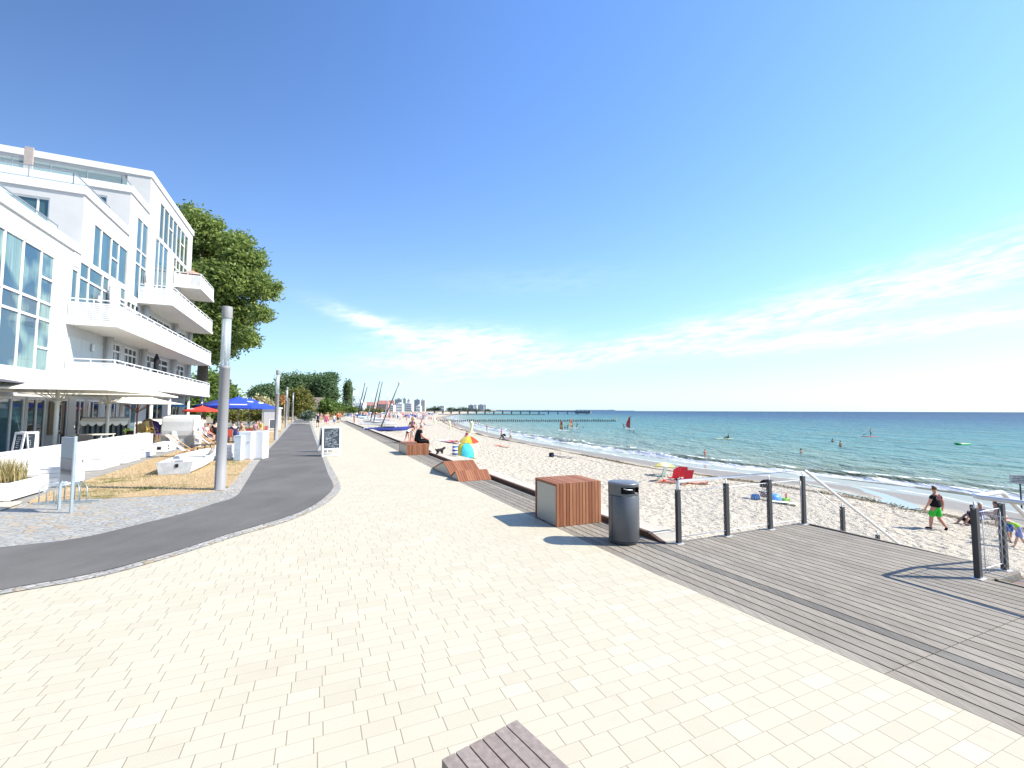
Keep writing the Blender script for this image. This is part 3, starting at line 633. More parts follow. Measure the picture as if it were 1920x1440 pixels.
# ground floor openings
gf = [(12.5, 15.0), (15.4, 18.0), (18.4, 21.8), (22.2, 24.75), (24.9, 26.3), (27.0, 28.2), (28.9, 29.9), (30.1, 31.6), (32.2, 33.95), (35.0, 37.1), (38.8, 42.6), (44.0, 47.2)]
for (a, c) in gf:
    for i, (s, e, _) in enumerate(BLK):
        if s < (a + c) / 2 < e: holes[i].append((a, c, .06, 2.62))
for i, (s, e, zt) in enumerate(BLK):
    b = MB(); wall_holes(b, s, e, 0, zt - .01, holes[i], dep=.13)
    zb = BLK[i - 1][2] if i else 0
    if i == 3:      # south wall with the open roof terrace
        for (x0, x1, z0, z1) in ((-12.3, -A, zb, zt), (-26, -12.3, OZ, zt), (-26, -21.8, zb, OZ), (-21.8, -12.3, zb, zb + .55)): b.add([(x0, s, z0), (x1, s, z0), (x1, s, z1), (x0, s, z1)], [(0, 1, 2, 3)])
        b.add([(-21.8, s, OZ), (-12.3, s, OZ), (-12.3, s + 3, OZ), (-21.8, s + 3, OZ), (-21.8, s, zb + .55), (-12.3, s, zb + .55), (-12.3, s + 3, zb + .55), (-21.8, s + 3, zb + .55)], [(0, 1, 2, 3), (1, 5, 6, 2), (0, 3, 7, 4), (7, 6, 5, 4), (3, 2, 6, 7)])
    elif i == 1:
        hx = (-14.9, -12.28, 10.2, 12.45)
        for (x0, x1, z0, z1) in ((-26, hx[0], zb, zt), (hx[1], -A, zb, zt), (hx[0], hx[1], hx[3], zt)): b.add([(x0, s, z0), (x1, s, z0), (x1, s, z1), (x0, s, z1)], [(0, 1, 2, 3)])
    elif i == 2:
        hx = (-13.8, -12.15, 13.3, 15.2)
        for (x0, x1, z0, z1) in ((-26, hx[0], zb, zt), (hx[1], -A, zb, zt), (hx[0], hx[1], hx[3], zt)): b.add([(x0, s, z0), (x1, s, z0), (x1, s, z1), (x0, s, z1)], [(0, 1, 2, 3)])
    else: b.add([(-26, s, 0), (-A, s, 0), (-A, s, zt), (-26, s, zt)], [(0, 1, 2, 3)])
    if i == 3: b.add([(-26, e, 0), (-A, e, 0), (-A, e, zt), (-26, e, zt)], [(3, 2, 1, 0)])
    b.add([(-26, s, 0), (-26, e, 0), (-26, e, zt), (-26, s, zt)], [(3, 2, 1, 0)])
    b.add([(-26, s, zt - .5), (-A, s, zt - .5), (-A, e, zt - .5), (-26, e, zt - .5)], [(0, 1, 2, 3)])
    wl = b.build('wall', WHITE, bld)
    c = MB()      # white coping round the roof edge, standing proud with a shadow gap
    c.box(-A - .3, -A + .09, s - (.09 if i else 0), e + (.05 if i == 3 else 0), zt - .42, zt)
    c.box(-26, -A - .3, s - .09, s + .3, zt - .42, zt)
    if i == 3: c.box(-26, -A - .3, e - .3, e + .06, zt - .42, zt)
    c.build('roof_edge', WHITEP, wl)
for (r, c, rw, g, ex) in wins: window(r[0], r[1], r[2], r[3], c, rw, g, extra=ex)
# roof-terrace doors in the south walls of blocks 2 and 3
for (s, x0, x1, z0, z1) in ((28.43, -14.9, -12.28, 10.22, 12.45), (34.15, -13.8, -12.15, 13.32, 15.2)):
    f = MB(); y = s + .14; f.box(x0, x0 + .08, y - .05, y + .05, z0, z1); f.box(x1 - .08, x1, y - .05, y + .05, z0, z1); f.box(x0 + .08, x1 - .08, y - .05, y + .05, z1 - .08, z1); f.box(x1 - .5, x1 - .42, y - .048, y + .052, z0, z1 - .08)
    f.add([(x0, s, z1), (x1, s, z1), (x1, s + .3, z1), (x0, s + .3, z1), (x0, s, z0), (x1, s, z0), (x1, s + .3, z0), (x0, s + .3, z0)], [(0, 1, 2, 3), (1, 5, 6, 2), (0, 3, 7, 4)])
    o = f.build('terrace_door', WHITEP, bld); p = MB(); p.box(x0 + .02, x1 - .02, y - .02, y + .02, z0, z1 - .02); p.build('pane', GLB, o)
tw = MB(); tw.box(-21.75, -12.35, 37.4 + .55, 37.4 + .6, 16.65, OZ - .02); tw.build('recess_shade_sheet', DARKM, bld)  # near-black sheet, paints the shade inside the open roof terrace
# brown chimney / column on the roof terrace and glass balustrades
MB().box(-16.1, -15.7, 34.36, 34.46, 15.9, 17.5, bev=.01).build('terrace_column', pmat('brown_stone', (.36, .31, .28), .8), bld)
def balustrade(pts, hgt=.95):
    r = MB(); g = MB()
    for p, q in zip(pts, pts[1:]):
        p, q = Vector(p), Vector(q); r.bar(p + Vector((0, 0, hgt)), q + Vector((0, 0, hgt)), .05, .04)
        n = max(int((q - p).length / 1.5), 1)
        for k in range(n + 1): a = p.lerp(q, k / n); r.bar(a, a + Vector((0, 0, hgt)), .03)
        d = (q - p).normalized() * .03
        w = (q - p).cross(Vector((0, 0, 1))).normalized() * .006
        a, b_ = p + d, q - d; z0, z1 = Vector((0, 0, .06)), Vector((0, 0, hgt - .03))
        g.add([a + z0 - w, b_ + z0 - w, b_ + z1 - w, a + z1 - w, a + z0 + w, b_ + z0 + w, b_ + z1 + w, a + z1 + w], [(0, 1, 2, 3), (7, 6, 5, 4)])
    o = r.build('glass_balustrade', GREYM, bld); g.build('glass_sheet', CLEAR, o)
balustrade([(-11.5, 13, 10.0), (-11.5, 27.4, 10.0)], .8)
balustrade([(-25, 28.8, 13.3), (-11.6, 28.8, 13.3), (-11.6, 33.0, 13.3)], .8)
balustrade([(-25, 34.5, 16.05), (-11.6, 34.5, 16.05), (-11.6, 36.6, 16.05)], .8)
# louvred panel and wall lamps
lv = MB(); z = zt2 + .1
while z < 9.72: lv.box(-A + .005, -A + .03, 27.75, 28.40, z, z + .055); z += .075
lv.build('louvre_panel', WHITEP, bld)
# balconies
OUT = -9.15
def railing_panel(b, p, q, z0, hgt=1.08, gate=False):
    p, q = Vector((*p, z0)), Vector((*q, z0)); L_ = (q - p).length; d = (q - p).normalized(); Z = Vector((0, 0, 1))
    b.bar(p + Z * hgt, q + Z * hgt, .05, .05)
    n = max(int(round(L_ / 1.15)), 1)
    for k in range(n + 1): a = p + d * (L_ * k / n); b.bar(a, a + Z * (hgt - .02), .04, .04)
    zz = .03
    while zz < hgt - .16: b.bar(p + d * .02 + Z * (zz + .035), q - d * .02 + Z * (zz + .035), .018, .066); zz += .092
def balcony(fl, ua, ub, divs, out=OUT):
    s = MB(); s.box(-A + .004, out + .04, ua - .04, ub + .04, fl - .17, fl, bev=.01); o = s.build('balcony', [SOFF], bld)
    e = MB(); e.box(out + .042, out + .065, ua - .066, ub + .066, fl - .19, fl + .02); e.box(-A + .004, out + .04, ua - .066, ua - .042, fl - .19, fl + .02); e.box(-A + .004, out + .04, ub + .042, ub + .066, fl - .19, fl + .02)
    e.build('balcony_edge', WHITEP, o)
    r = MB(); railing_panel(r, (-A + .05, ua), (out, ua), fl); r.build('railing', WHITEP, o)
    cuts = [ua] + divs + [ub]
    for i, (a, c) in enumerate(zip(cuts, cuts[1:])):
        r = MB(); railing_panel(r, (out, a + (.05 if i == 0 else .13)), (out, c - .02), fl); r.build('railing', WHITEP, o)
        if i:
            g = MB(); zz = .1
            g.box(out - .012, out + .012, a + .05, a + .06, fl + .1, fl + 1.0)
            while zz < .95: g.box(out - .015, out + .015, a + .03, a + .08, fl + zz, fl + zz + .07); zz += .13
            g.build('rail_spacer', GREYM, o)
    r = MB(); railing_panel(r, (out, ub), (-A + .05, ub), fl); r.build('railing', WHITEP, o)
balcony(FL1, 27.55, 48.4, [32.6, 37.6, 42.4]); balcony(FL2, 27.5, 48.4, [32.8, 37.8, 42.6]); balcony(FL3, 36.1, 48.4, [42.6]); balcony(FL4, 43.5, 48.4, [])
for fl in (FL1, FL2, FL3):
    for u in (31.6, 37.0, 43.8, 48.3):
        if fl == FL3 and u < 38: continue
        c = MB(); c.tube([(-10.75, u, fl), (-10.75, u, fl + 2.73)], .17, 14); c.build('column', WHITE, bld)
for u in (30.1, 34.7, 38.4, 43.5, 48.0):
    c = MB(); c.tube([(-9.6, u, 0), (-9.6, u, FL1 - .17)], .10, 12); c.build('column', WHITEP, bld)
# panelled store wall on the first balcony, lamps
pm = MB()
for a in (27.75, 29.0, 30.25): pm.box(-A + .006, -A + .035, a, a + 1.23, FL1 + .06, FL2 - .70)
pm.build('wall_panel', GREYP, bld)
for (u, z) in ((30.0, FL1 + 1.9), (30.4, FL2 + 1.7), (37.2, FL3 + 1.7), (38.9, FL1 + 1.85), (45.8, FL1 + 1.85)):
    l = MB(); l.box(-A + .03, -A + .10, u - .10, u + .10, z - .2, z + .2); l.box(-A + .10, -A + .16, u - .07, u + .07, z - .17, z + .17, 1); l.build('wall_lamp', [GREYM, WHITEP], bld)
# ground-floor doors and shop windows
for k, (a, c) in enumerate(gf):
    x = -A - .075; f = MB(); n = 2 if c - a < 2.4 else 3
    for j in range(n + 1):
        u = a + (c - a - .09) * j / n; f.box(x - .05, x + .05, u, u + .09, .06, 2.62)
    for (z0, z1) in ((.06, .16), (2.5, 2.62)):
        for j in range(n): f.box(x - .045, x + .045, a + (c - a - .09) * j / n + .09, a + (c - a - .09) * (j + 1) / n, z0, z1)
    o = f.build('glass_door', WHITEP, bld); p = MB(); p.box(x - .02, x + .01, a + .03, c - .03, .1, 2.6); p.build('pane', GLD if k not in (3, 9) else GLB, o)
# red banner blinds in one shop window
rb = MB()
for j in range(7): rb.box(-A - .10, -A - .07, 32.25 + j * .24, 32.25 + j * .24 + .20, 1.75, 2.5)
rb.build('red_blind', pmat('red_fabric', (.55, .02, .03), .8), bld)
AW = pmat('awning_grey', (.10, .10, .115), .7)
aw = MB(); aw.add([(-A + .02, 18.0, 3.30), (-A + .02, 23.6, 3.30), (-8.9, 23.6, 2.95), (-8.9, 18.0, 2.95), (-A + .02, 18.0, 3.34), (-A + .02, 23.6, 3.34), (-8.9, 23.6, 2.99), (-8.9, 18.0, 2.99)], [(3, 2, 1, 0), (4, 5, 6, 7), (0, 1, 5, 4), (1, 2, 6, 5), (2, 3, 7, 6), (3, 0, 4, 7)])
aw.build('awning', AW, bld)
# ================================================================ PEOPLE
SKIN = [pmat('skin_light', (.56, .34, .24), .55, var=.06), pmat('skin_tan', (.40, .22, .14), .55, var=.06), pmat('skin_red', (.56, .27, .19), .55, var=.06)]
HAIR = {k: pmat('hair_' + k, c, .7, var=.3, scale=30) for k, c in dict(dark=(.02, .015, .012), brown=(.09, .05, .025), blond=(.42, .29, .12), grey=(.45, .43, .40), red=(.25, .09, .03)).items()}
CL = {k: pmat('cloth_' + k, c, .85, var=.10, scale=12, spec=.15) for k, c in dict(black=(.012, .012, .014), white=(.78, .78, .76), green=(.05, .52, .06), red=(.55, .03, .025), pink=(.60, .10, .22), orange=(.62, .12, .04), blue=(.05, .12, .40), navy=(.02, .03, .09), lime=(.30, .62, .05), yellow=(.72, .62, .12), grey=(.25, .25, .27), teal=(.05, .28, .30), tan=(.42, .30, .17), coral=(.62, .16, .10), stripe=(.20, .25, .55), magenta=(.42, .04, .22), plaid=(.34, .20, .24)).items()}
_tmp = []
def skin_mesh(name, verts, edges, rad, root=0, sub=1):
    me = bpy.data.meshes.new(name); me.from_pydata(verts, edges, [])
    o = bpy.data.objects.new(name + '_src', me); COL.objects.link(o)
    md = o.modifiers.new('skin', 'SKIN'); md.branch_smoothing = .6; md.use_smooth_shade = True
    for i, r in enumerate(rad):
        sv = me.skin_vertices[0].data[i]; sv.radius = r if isinstance(r, tuple) else (r, r); sv.use_root = (i == root)
    if sub: s = o.modifiers.new('sub', 'SUBSURF'); s.levels = sub; s.render_levels = sub
    bpy.context.view_layer.update(); dg = bpy.context.evaluated_depsgraph_get()
    out = bpy.data.meshes.new_from_object(o.evaluated_get(dg)); out.name = name
    bpy.data.objects.remove(o); bpy.data.meshes.remove(me)
    out.polygons.foreach_set('use_smooth', [True] * len(out.polygons)); return out
# joints of a 1.75 m figure facing +y; x is its right
def J(**kw):
    j = dict(pel=(0, 0, .93), waist=(0, .0, 1.07), chest=(0, .01, 1.28), neck=(0, -.01, 1.47), head=(0, .02, 1.60), top=(0, .01, 1.70))
    for s, n in ((1, 'r'), (-1, 'l')):
        j['sh' + n] = (s * .17, -.01, 1.41); j['el' + n] = (s * .235, -.02, 1.13); j['wr' + n] = (s * .255, .05, .89); j['ha' + n] = (s * .255, .08, .80)
        j['hip' + n] = (s * .09, 0, .89); j['kn' + n] = (s * .10, .02, .48); j['an' + n] = (s * .10, -.01, .085); j['toe' + n] = (s * .11, .15, .03)
    j.update(kw); return j
POSES = {
 'stand': J(),
 'walk': J(knr=(.09, .16, .50), anr=(.09, .30, .09), toer=(.10, .45, .06), knl=(-.09, .02, .49), anl=(-.09, -.28, .13), toel=(-.10, -.17, .04), elr=(.23, -.12, 1.14), wrr=(.24, -.14, .90), har=(.24, -.11, .81), ell=(-.23, .08, 1.14), wrl=(-.24, .22, .93), hal=(-.24, .28, .86)),
 'walkback': J(shr=(.175, -.01, 1.38), shl=(-.175, -.01, 1.38), knr=(.11, -.02, .48), anr=(.14, -.24, .15), toer=(.14, -.20, .03), knl=(-.11, .11, .49), anl=(-.12, .14, .07), toel=(-.13, .29, .03), elr=(.27, -.08, 1.12), wrr=(.29, -.06, .88), har=(.29, -.03, .79), ell=(-.27, .03, 1.12), wrl=(-.29, .14, .90), hal=(-.29, .18, .81), head=(-.01, .04, 1.60), top=(-.01, .03, 1.70)),
 'sit': J(pel=(0, 0, .12), waist=(0, -.03, .27), chest=(0, .03, .49), neck=(0, .10, .66), head=(0, .17, .77), top=(0, .18, .87), shr=(.18, .07, .61), shl=(-.18, .07, .61), elr=(.24, .12, .34), ell=(-.24, .12, .34), wrr=(.16, .36, .20), wrl=(-.14, .37, .20), har=(.12, .44, .17), hal=(-.09, .45, .17), hipr=(.09, .04, .10), hipl=(-.09, .04, .10), knr=(.13, .46, .10), knl=(-.12, .46, .10), anr=(.14, .42, -.34), anl=(-.11, .44, -.34), toer=(.16, .57, -.40), toel=(-.12, .59, -.40)),
 'ground': J(pel=(0, 0, .12), waist=(0, -.05, .26), chest=(0, -.06, .48), neck=(0, -.05, .66), head=(0, -.01, .78), top=(0, -.01, .88), shr=(.18, -.06, .60), shl=(-.18, -.06, .60), elr=(.27, -.16, .34), ell=(-.24, .12, .36), wrr=(.26, -.24, .10), wrl=(-.14, .34, .34), har=(.27, -.24, .04), hal=(-.10, .42, .34), hipr=(.09, .04, .10), hipl=(-.09, .04, .10), knr=(.13, .42, .33), knl=(-.12, .42, .34), anr=(.14, .70, .08), anl=(-.11, .66, .08), toer=(.16, .85, .05), toel=(-.12, .82, .05)),
 'lie': J(pel=(0, 0, .12), waist=(0, -.15, .13), chest=(0, -.36, .14), neck=(0, -.55, .14), head=(0, -.68, .16), top=(0, -.78, .17), shr=(.17, -.49, .13), shl=(-.17, -.49, .13), elr=(.27, -.26, .08), ell=(-.28, -.62, .08), wrr=(.26, -.02, .06), wrl=(-.12, -.74, .06), har=(.25, .07, .05), hal=(-.05, -.80, .05), hipr=(.09, .04, .11), hipl=(-.09, .04, .11), knr=(.11, .46, .10), knl=(-.10, .45, .17), anr=(.12, .86, .07), anl=(-.12, .84, .07), toer=(.14, .95, .12), toel=(-.14, .93, .12)),
 'bend': J(waist=(0, .08, 1.05), chest=(0, .28, 1.15), neck=(0, .46, 1.20), head=(0, .58, 1.19), top=(0, .67, 1.17), shr=(.17, .40, 1.16), shl=(-.17, .40, 1.16), elr=(.20, .52, .92), ell=(-.20, .46, .90), wrr=(.16, .60, .70), wrl=(-.16, .56, .68), har=(.14, .62, .61), hal=(-.14, .60, .59), knr=(.10, .06, .48), anr=(.10, .16, .08), toer=(.11, .31, .03), anl=(-.10, -.28, .10), knl=(-.10, -.08, .50), toel=(-.11, -.14, .03)),
 'hold': J(elr=(.23, .10, 1.16), wrr=(.10, .28, 1.18), har=(.04, .34, 1.19), ell=(-.23, .08, 1.15), wrl=(-.10, .28, 1.14), hal=(-.03, .33, 1.15)),
 'arms': J(elr=(.34, .02, 1.50), wrr=(.24, .06, 1.72), har=(.18, .08, 1.80), ell=(-.34, .02, 1.50), wrl=(-.22, .06, 1.72), hal=(-.15, .08, 1.79)),
 'sail': J(pel=(0, -.08, .86), waist=(0, -.16, .98), chest=(0, -.28, 1.16), neck=(0, -.34, 1.34), head=(0, -.33, 1.47), top=(0, -.34, 1.57), shr=(.18, -.32, 1.28), shl=(-.18, -.32, 1.28), elr=(.22, -.06, 1.26), ell=(-.22, -.06, 1.26), wrr=(.2, .18, 1.26), wrl=(-.2, .18, 1.26), har=(.2, .26, 1.27), hal=(-.2, .26, 1.27)),
}
def fingers(b, wr, ha, side, sc):
    wr, ha = Vector(wr), Vector(ha); d = (ha - wr).normalized(); pal = wr + (ha - wr) * .85
    ref = Vector((0, 1, 0)) if abs(d.y) < .8 else Vector((0, 0, 1)); a = (ref - d * ref.dot(d)).normalized(); c = d.cross(a)
    for k, (off, ln) in enumerate(((.030, .075), (.011, .085), (-.010, .080), (-.029, .062))):
        p0 = pal + a * off; p1 = p0 + d * ln * .5 + c * .006; p2 = p1 + d * ln * .4 + c * .016 * (1 + .2 * k) - a * off * .1
        b.tube([p0, p1, p2], [.0095, .0085, .006], 6)
    p0 = wr + (ha - wr) * .35 + a * .028; b.tube([p0, p0 + a * .026 + d * .03, p0 + a * .028 + d * .062 + c * .008], [.011, .010, .007], 6)
def merge_mesh(me, b):
    vs = [tuple(v.co) for v in me.vertices]; fs = [tuple(p.vertices) for p in me.polygons]; o = len(vs)
    n = bpy.data.meshes.new(me.name); n.from_pydata(vs + b.v, [], fs + [tuple(i + o for i in f) for f in b.f]); n.polygons.foreach_set('use_smooth', [True] * len(n.polygons)); bpy.data.meshes.remove(me); return n
_cache = {}
def figure_meshes(pose, build, sleeves, legs, detail, long_hair):
    key = (pose, build, sleeves, legs, detail, long_hair)
    if key in _cache: return _cache[key]
    j = POSES[pose]; V = lambda n: Vector(j[n]); B = dict(slim=.90, mid=1.0, big=1.24, child=.95)[build]
    def chain(spec, root=0):
        names = []; verts = []; edges = []; rad = []
        for n, par, r in spec:
            names.append(n); verts.append(tuple(V(n)) if n in j else tuple(n2(n))); rad.append(r)
            if par is not None: edges.append((names.index(par), len(names) - 1))
        return verts, edges, rad
    def n2(n):
        a, c, t = n.split('|'); return V(a).lerp(V(c), float(t))
    T = lambda rx, ry: (rx * B, ry * B)
    hr = 1.12 if build == 'child' else 1.0
    spec = [('pel', None, T(.145, .105)), ('waist', 'pel', T(.130, .098)), ('chest', 'waist', T(.155, .105)), ('neck', 'chest', .056), ('head', 'neck', (.080 * hr, .094 * hr)), ('top', 'head', (.066 * hr, .076 * hr))]
    for s in 'rl':
        spec += [('hip' + s, 'pel', .090 * B), ('hip%s|kn%s|.5' % (s, s), 'hip' + s, .074 * B), ('kn' + s, 'hip%s|kn%s|.5' % (s, s), .054 * B), ('kn%s|an%s|.35' % (s, s), 'kn' + s, .055 * B), ('an' + s, 'kn%s|an%s|.35' % (s, s), .036), ('toe' + s, 'an' + s, (.040, .028)),
                 ('sh' + s, 'chest', .056 * B), ('el' + s, 'sh' + s, .041 * B), ('wr' + s, 'el' + s, .028), ('ha' + s, 'wr' + s, (.018, .036))]
    body = skin_mesh('body', *chain(spec))
    b = MB()
    if detail:
        for s in 'rl': fingers(b, j['wr' + s], j['ha' + s], s, 1)
        h = V('head'); b.ball(h + Vector((0, .095, -.005)), .013, .02, .02, 8)
        for sx in (-1, 1): b.ball(h + Vector((sx * .082, .005, 0)), .014, .022, .032, 8)
    body = merge_mesh(body, b) if b.v else body
    eyes = None
    out = {'body': body}
    G_ = .016
    if sleeves != 'none':
        sp = [('waist|pel|1.28', None, T(.158 if build != 'big' else .178, .122 if build != 'big' else .158)), ('pel|waist|.4', 'waist|pel|1.28', T(.155 if build != 'big' else .176, .118 if build != 'big' else .158)), ('waist', 'pel|waist|.4', T(.148 if build != 'big' else .172, .115 if build != 'big' else .155)), ('chest', 'waist', T(.170, .120)), ('chest|neck|.72', 'chest', T(.10, .075))]
        for s in 'rl':
            if sleeves == 'tank': sp += [('chest|sh%s|.75' % s, 'chest', .06 * B)]
            else:
                sp += [('sh' + s, 'chest', (.056 + G_) * B), ('sh%s|el%s|.62' % (s, s), 'sh' + s, (.044 + G_) * B)]
                if sleeves == 'long': sp += [('el' + s, 'sh%s|el%s|.62' % (s, s), .055 * B), ('el%s|wr%s|.92' % (s, s), 'el' + s, .040)]
        out['shirt'] = skin_mesh('shirt', *chain(sp))
    if sleeves == 'bikini':
        pass
    if legs != 'none':
        sp = [('pel', None, T(.162 if build != 'big' else .168, .122 if build != 'big' else .138)), ('pel|waist|.45', 'pel', T(.148, .114))]
        for s in 'rl':
            sp += [('hip' + s, 'pel', .104 * B)]
            if legs == 'brief': sp += [('hip%s|kn%s|.12' % (s, s), 'hip' + s, .096 * B)]
            elif legs == 'shorts': sp += [('hip%s|kn%s|.45' % (s, s), 'hip' + s, .094 * B), ('hip%s|kn%s|.99' % (s, s), 'hip%s|kn%s|.45' % (s, s), (.092 if build != 'big' else .112) * B)]
            elif legs == 'skirt': sp += [('hip%s|kn%s|.55' % (s, s), 'hip' + s, .115 * B)]
            else: sp += [('hip%s|kn%s|.5' % (s, s), 'hip' + s, .088 * B), ('kn' + s, 'hip%s|kn%s|.5' % (s, s), .070 * B), ('kn%s|an%s|.9' % (s, s), 'kn' + s, .058)]
        out['trousers' if legs == 'long' else 'shorts'] = skin_mesh('shorts', *chain(sp))
    h, t = V('head'), V('top'); upv = (t - h).normalized(); f = Vector((0, 1, 0)) if abs(upv.y) < .8 else Vector((0, 0, 1)); f = (f - upv * f.dot(upv)).normalized()
    hb = MB(); hb.ball((0, 0, 0), .094 * hr, .104 * hr, .105 * hr, 14)
    keep = []
    r = upv.cross(f) * -1
    vv = [Vector(q) for q in hb.v]
    for q in vv:
        if q.y > .02 and q.z < .055: q.y = min(q.y, .02); q.z = max(q.z, .03)
        if q.z < -.05 and not long_hair: q.z = -.05; q.x *= .8; q.y *= .8
        if long_hair and q.y < .02 and q.z < 0: q.z *= 3.2; q.y = q.y * .75 - .025
    hb.v = [tuple((h + upv * .045) + r * q.x + f * q.y + upv * q.z) for q in vv]
    hm = bpy.data.meshes.new('hair'); hm.from_pydata(hb.v, [], hb.f); hm.polygons.foreach_set('use_smooth', [True] * len(hb.f)); out['hair'] = hm
    sh = MB()
    for s in 'rl':
        a, q = V('an' + s), V('toe' + s); sh.tube([a + (a - q) * .35 + Vector((0, 0, -.03 if pose != 'lie' else 0)), a.lerp(q, .3) + Vector((0, 0, -.012)), a.lerp(q, .8), q + (q - a) * .28], [.036, .05, .047, .022], 8)
    sm = bpy.data.meshes.new('shoe'); sm.from_pydata(sh.v, [], sh.f); sm.polygons.foreach_set('use_smooth', [True] * len(sh.f)); out['shoe'] = sm
    for m in out.values():
        m.materials.clear(); m.materials.append(SKIN[0])
    _cache[key] = out; return out
def person(loc, yaw, label, pose='stand', height=1.75, build='mid', sleeves='short', legs='shorts', shirt='white', short='blue', hair='brown', skin=0, shoes=None, long_hair=False, detail=False, group=None, cat='person'):
    o = thing('person', label, cat, loc, yaw, group); o.scale = (height / 1.75,) * 3
    ms = figure_meshes(pose, build, sleeves, legs, detail, long_hair)
    for k, me in ms.items():
        if k == 'shoe' and not shoes: continue
        c = link(k if k != 'shoe' else 'shoes', me, o)
        m = {'body': SKIN[skin], 'shirt': CL.get(shirt), 'shorts': CL.get(short), 'trousers': CL.get(short), 'hair': HAIR.get(hair) or CL.get(hair), 'shoe': CL.get(shoes or 'black')}[k]
        c.material_slots[0].link = 'OBJECT'; c.material_slots[0].material = m
    return o
def yaw_to(p, q): d = Vector(q) - Vector(p); return math.atan2(d.y, d.x) - math.pi / 2
# ================================================================ PROMENADE FURNITURE
SLAT = m_wood('warm_slats', (.37, .165, .085), .85); STEELP = pmat('side_sheet_steel', (.36, .37, .355), .45, .35, var=.05, scale=2); STEEL = pmat('stainless_steel', (.70, .71, .72), .42, .45, var=.04)
POSTG = pmat('dark_post_grey', (.060, .062, .066), .45, .2, var=.06); BING = pmat('bin_grey', (.105, .112, .122), .38, .25, var=.04, scale=3); BLACK = pmat('black_gap', (.006, .006, .007), .8)
def off_profile(pts, d):
    out = []
    for i, p in enumerate(pts):
        p = Vector(p); a = Vector(pts[max(i - 1, 0)]); c = Vector(pts[min(i + 1, len(pts) - 1)])
        n1 = (p - a); n2 = (c - p); n1 = n1.normalized() if n1.length > 1e-6 else n2.normalized(); n2 = n2.normalized() if n2.length > 1e-6 else n1
        m = (Vector((n1.y, -n1.x)) + Vector((n2.y, -n2.x))); m = m.normalized(); k = d / max(m.dot(Vector((n1.y, -n1.x))), .4); out.append(p + m * k)
    return out
def slat_bench(name, prof, v0, v1, n, label, cat, thick=.04):
    """prof: outline in (u, z) from the near foot over the top to the far foot; slats follow it, steel sheets close the two sides"""
    u0 = prof[0][0]; o = thing(name, label, cat, W(v0, u0), PHI)
    P = [Vector((u - u0, z)) for u, z in prof]; I = off_profile(P, thick)
    st = (v1 - v0) / n; b = MB()
    for k in range(n):
        x0, x1 = k * st + .004, (k + 1) * st - .007; m = len(P); vs = []
        for x in (x0, x1):
            vs += [(x, p.x, p.y) for p in P] + [(x, p.x, p.y) for p in I]
        fs = []
        for i in range(m - 1):
            fs += [(i, i + 1, 2 * m + i + 1, 2 * m + i), (m + i, 3 * m + i, 3 * m + i + 1, m + i + 1), (i, m + i, m + i + 1, i + 1), (2 * m + i, 2 * m + i + 1, 3 * m + i + 1, 3 * m + i)]
        fs += [(0, 2 * m, 3 * m, m), (m - 1, 2 * m - 1, 4 * m - 1, 3 * m - 1)]; b.add(vs, fs)
    b.build('slats', SLAT, o)
    I2 = off_profile(P, thick + .012)
    for x in (.016, v1 - v0 - .026):
        s = MB(); q = [(x, p.x, max(p.y, .012)) for p in I2]; m = len(q)
        s.add(q + [(x + .01, y, z) for (_, y, z) in q], [tuple(range(m)), tuple(reversed(range(m, 2 * m)))] + [(i, (i + 1) % m, (i + 1) % m + m, i + m) for i in range(m)]); s.build('side_panel', STEELP, o)
    f = MB(); y0, y1 = I2[0].x, I2[-1].x; f.box(.03, v1 - v0 - .03, min(y0, y1) + .02, max(y0, y1) - .02, .004, .016); f.build('base_plate', POSTG, o)
    return o
slat_bench('cube_seat', [(7.07, .006), (7.07, .775), (7.93, .775), (7.93, .006)], 4.005, 4.975, 14, 'tall cube seat of red-brown slats with steel side, next to the grey litter bin', 'seat')
slat_bench('slatted_bench', [(20.95, .006), (20.95, .50), (22.95, .50), (22.95, .006)], 3.875, 4.93, 14, 'low slatted wooden bench the man in black sits on', 'bench')
lp = [FZ(x, y, -3.88) for x, y in [(860, 903), (853, 882.5), (845, 890.5), (831, 864.5), (810, 879)]]
lp[0] = (lp[0][0], .006); lp[-1] = (lp[-1][0], .02)
lng = slat_bench('wave_lounger', lp, 3.88, 4.93, 14, 'wave-shaped slatted wooden lounger with two peaks on the boardwalk', 'lounger')
# seat corner at the photographer's feet
nb = thing('timber_bench', 'corner of a weathered slatted bench at the very bottom of the picture', 'bench', G(970, 1349, .36) - Vector((0, 0, .36)), R(-143))
b = MB()
for k in range(6): b.box(.004 + k * .08, .004 + k * .08 + .072, 0, .62, .32, .36)
b.build('slats', m_wood('weathered_slats', (.30, .255, .225), .3), nb); b = MB(); b.box(.02, .46, .02, .6, 0, .318); b.build('base', POSTG, nb)
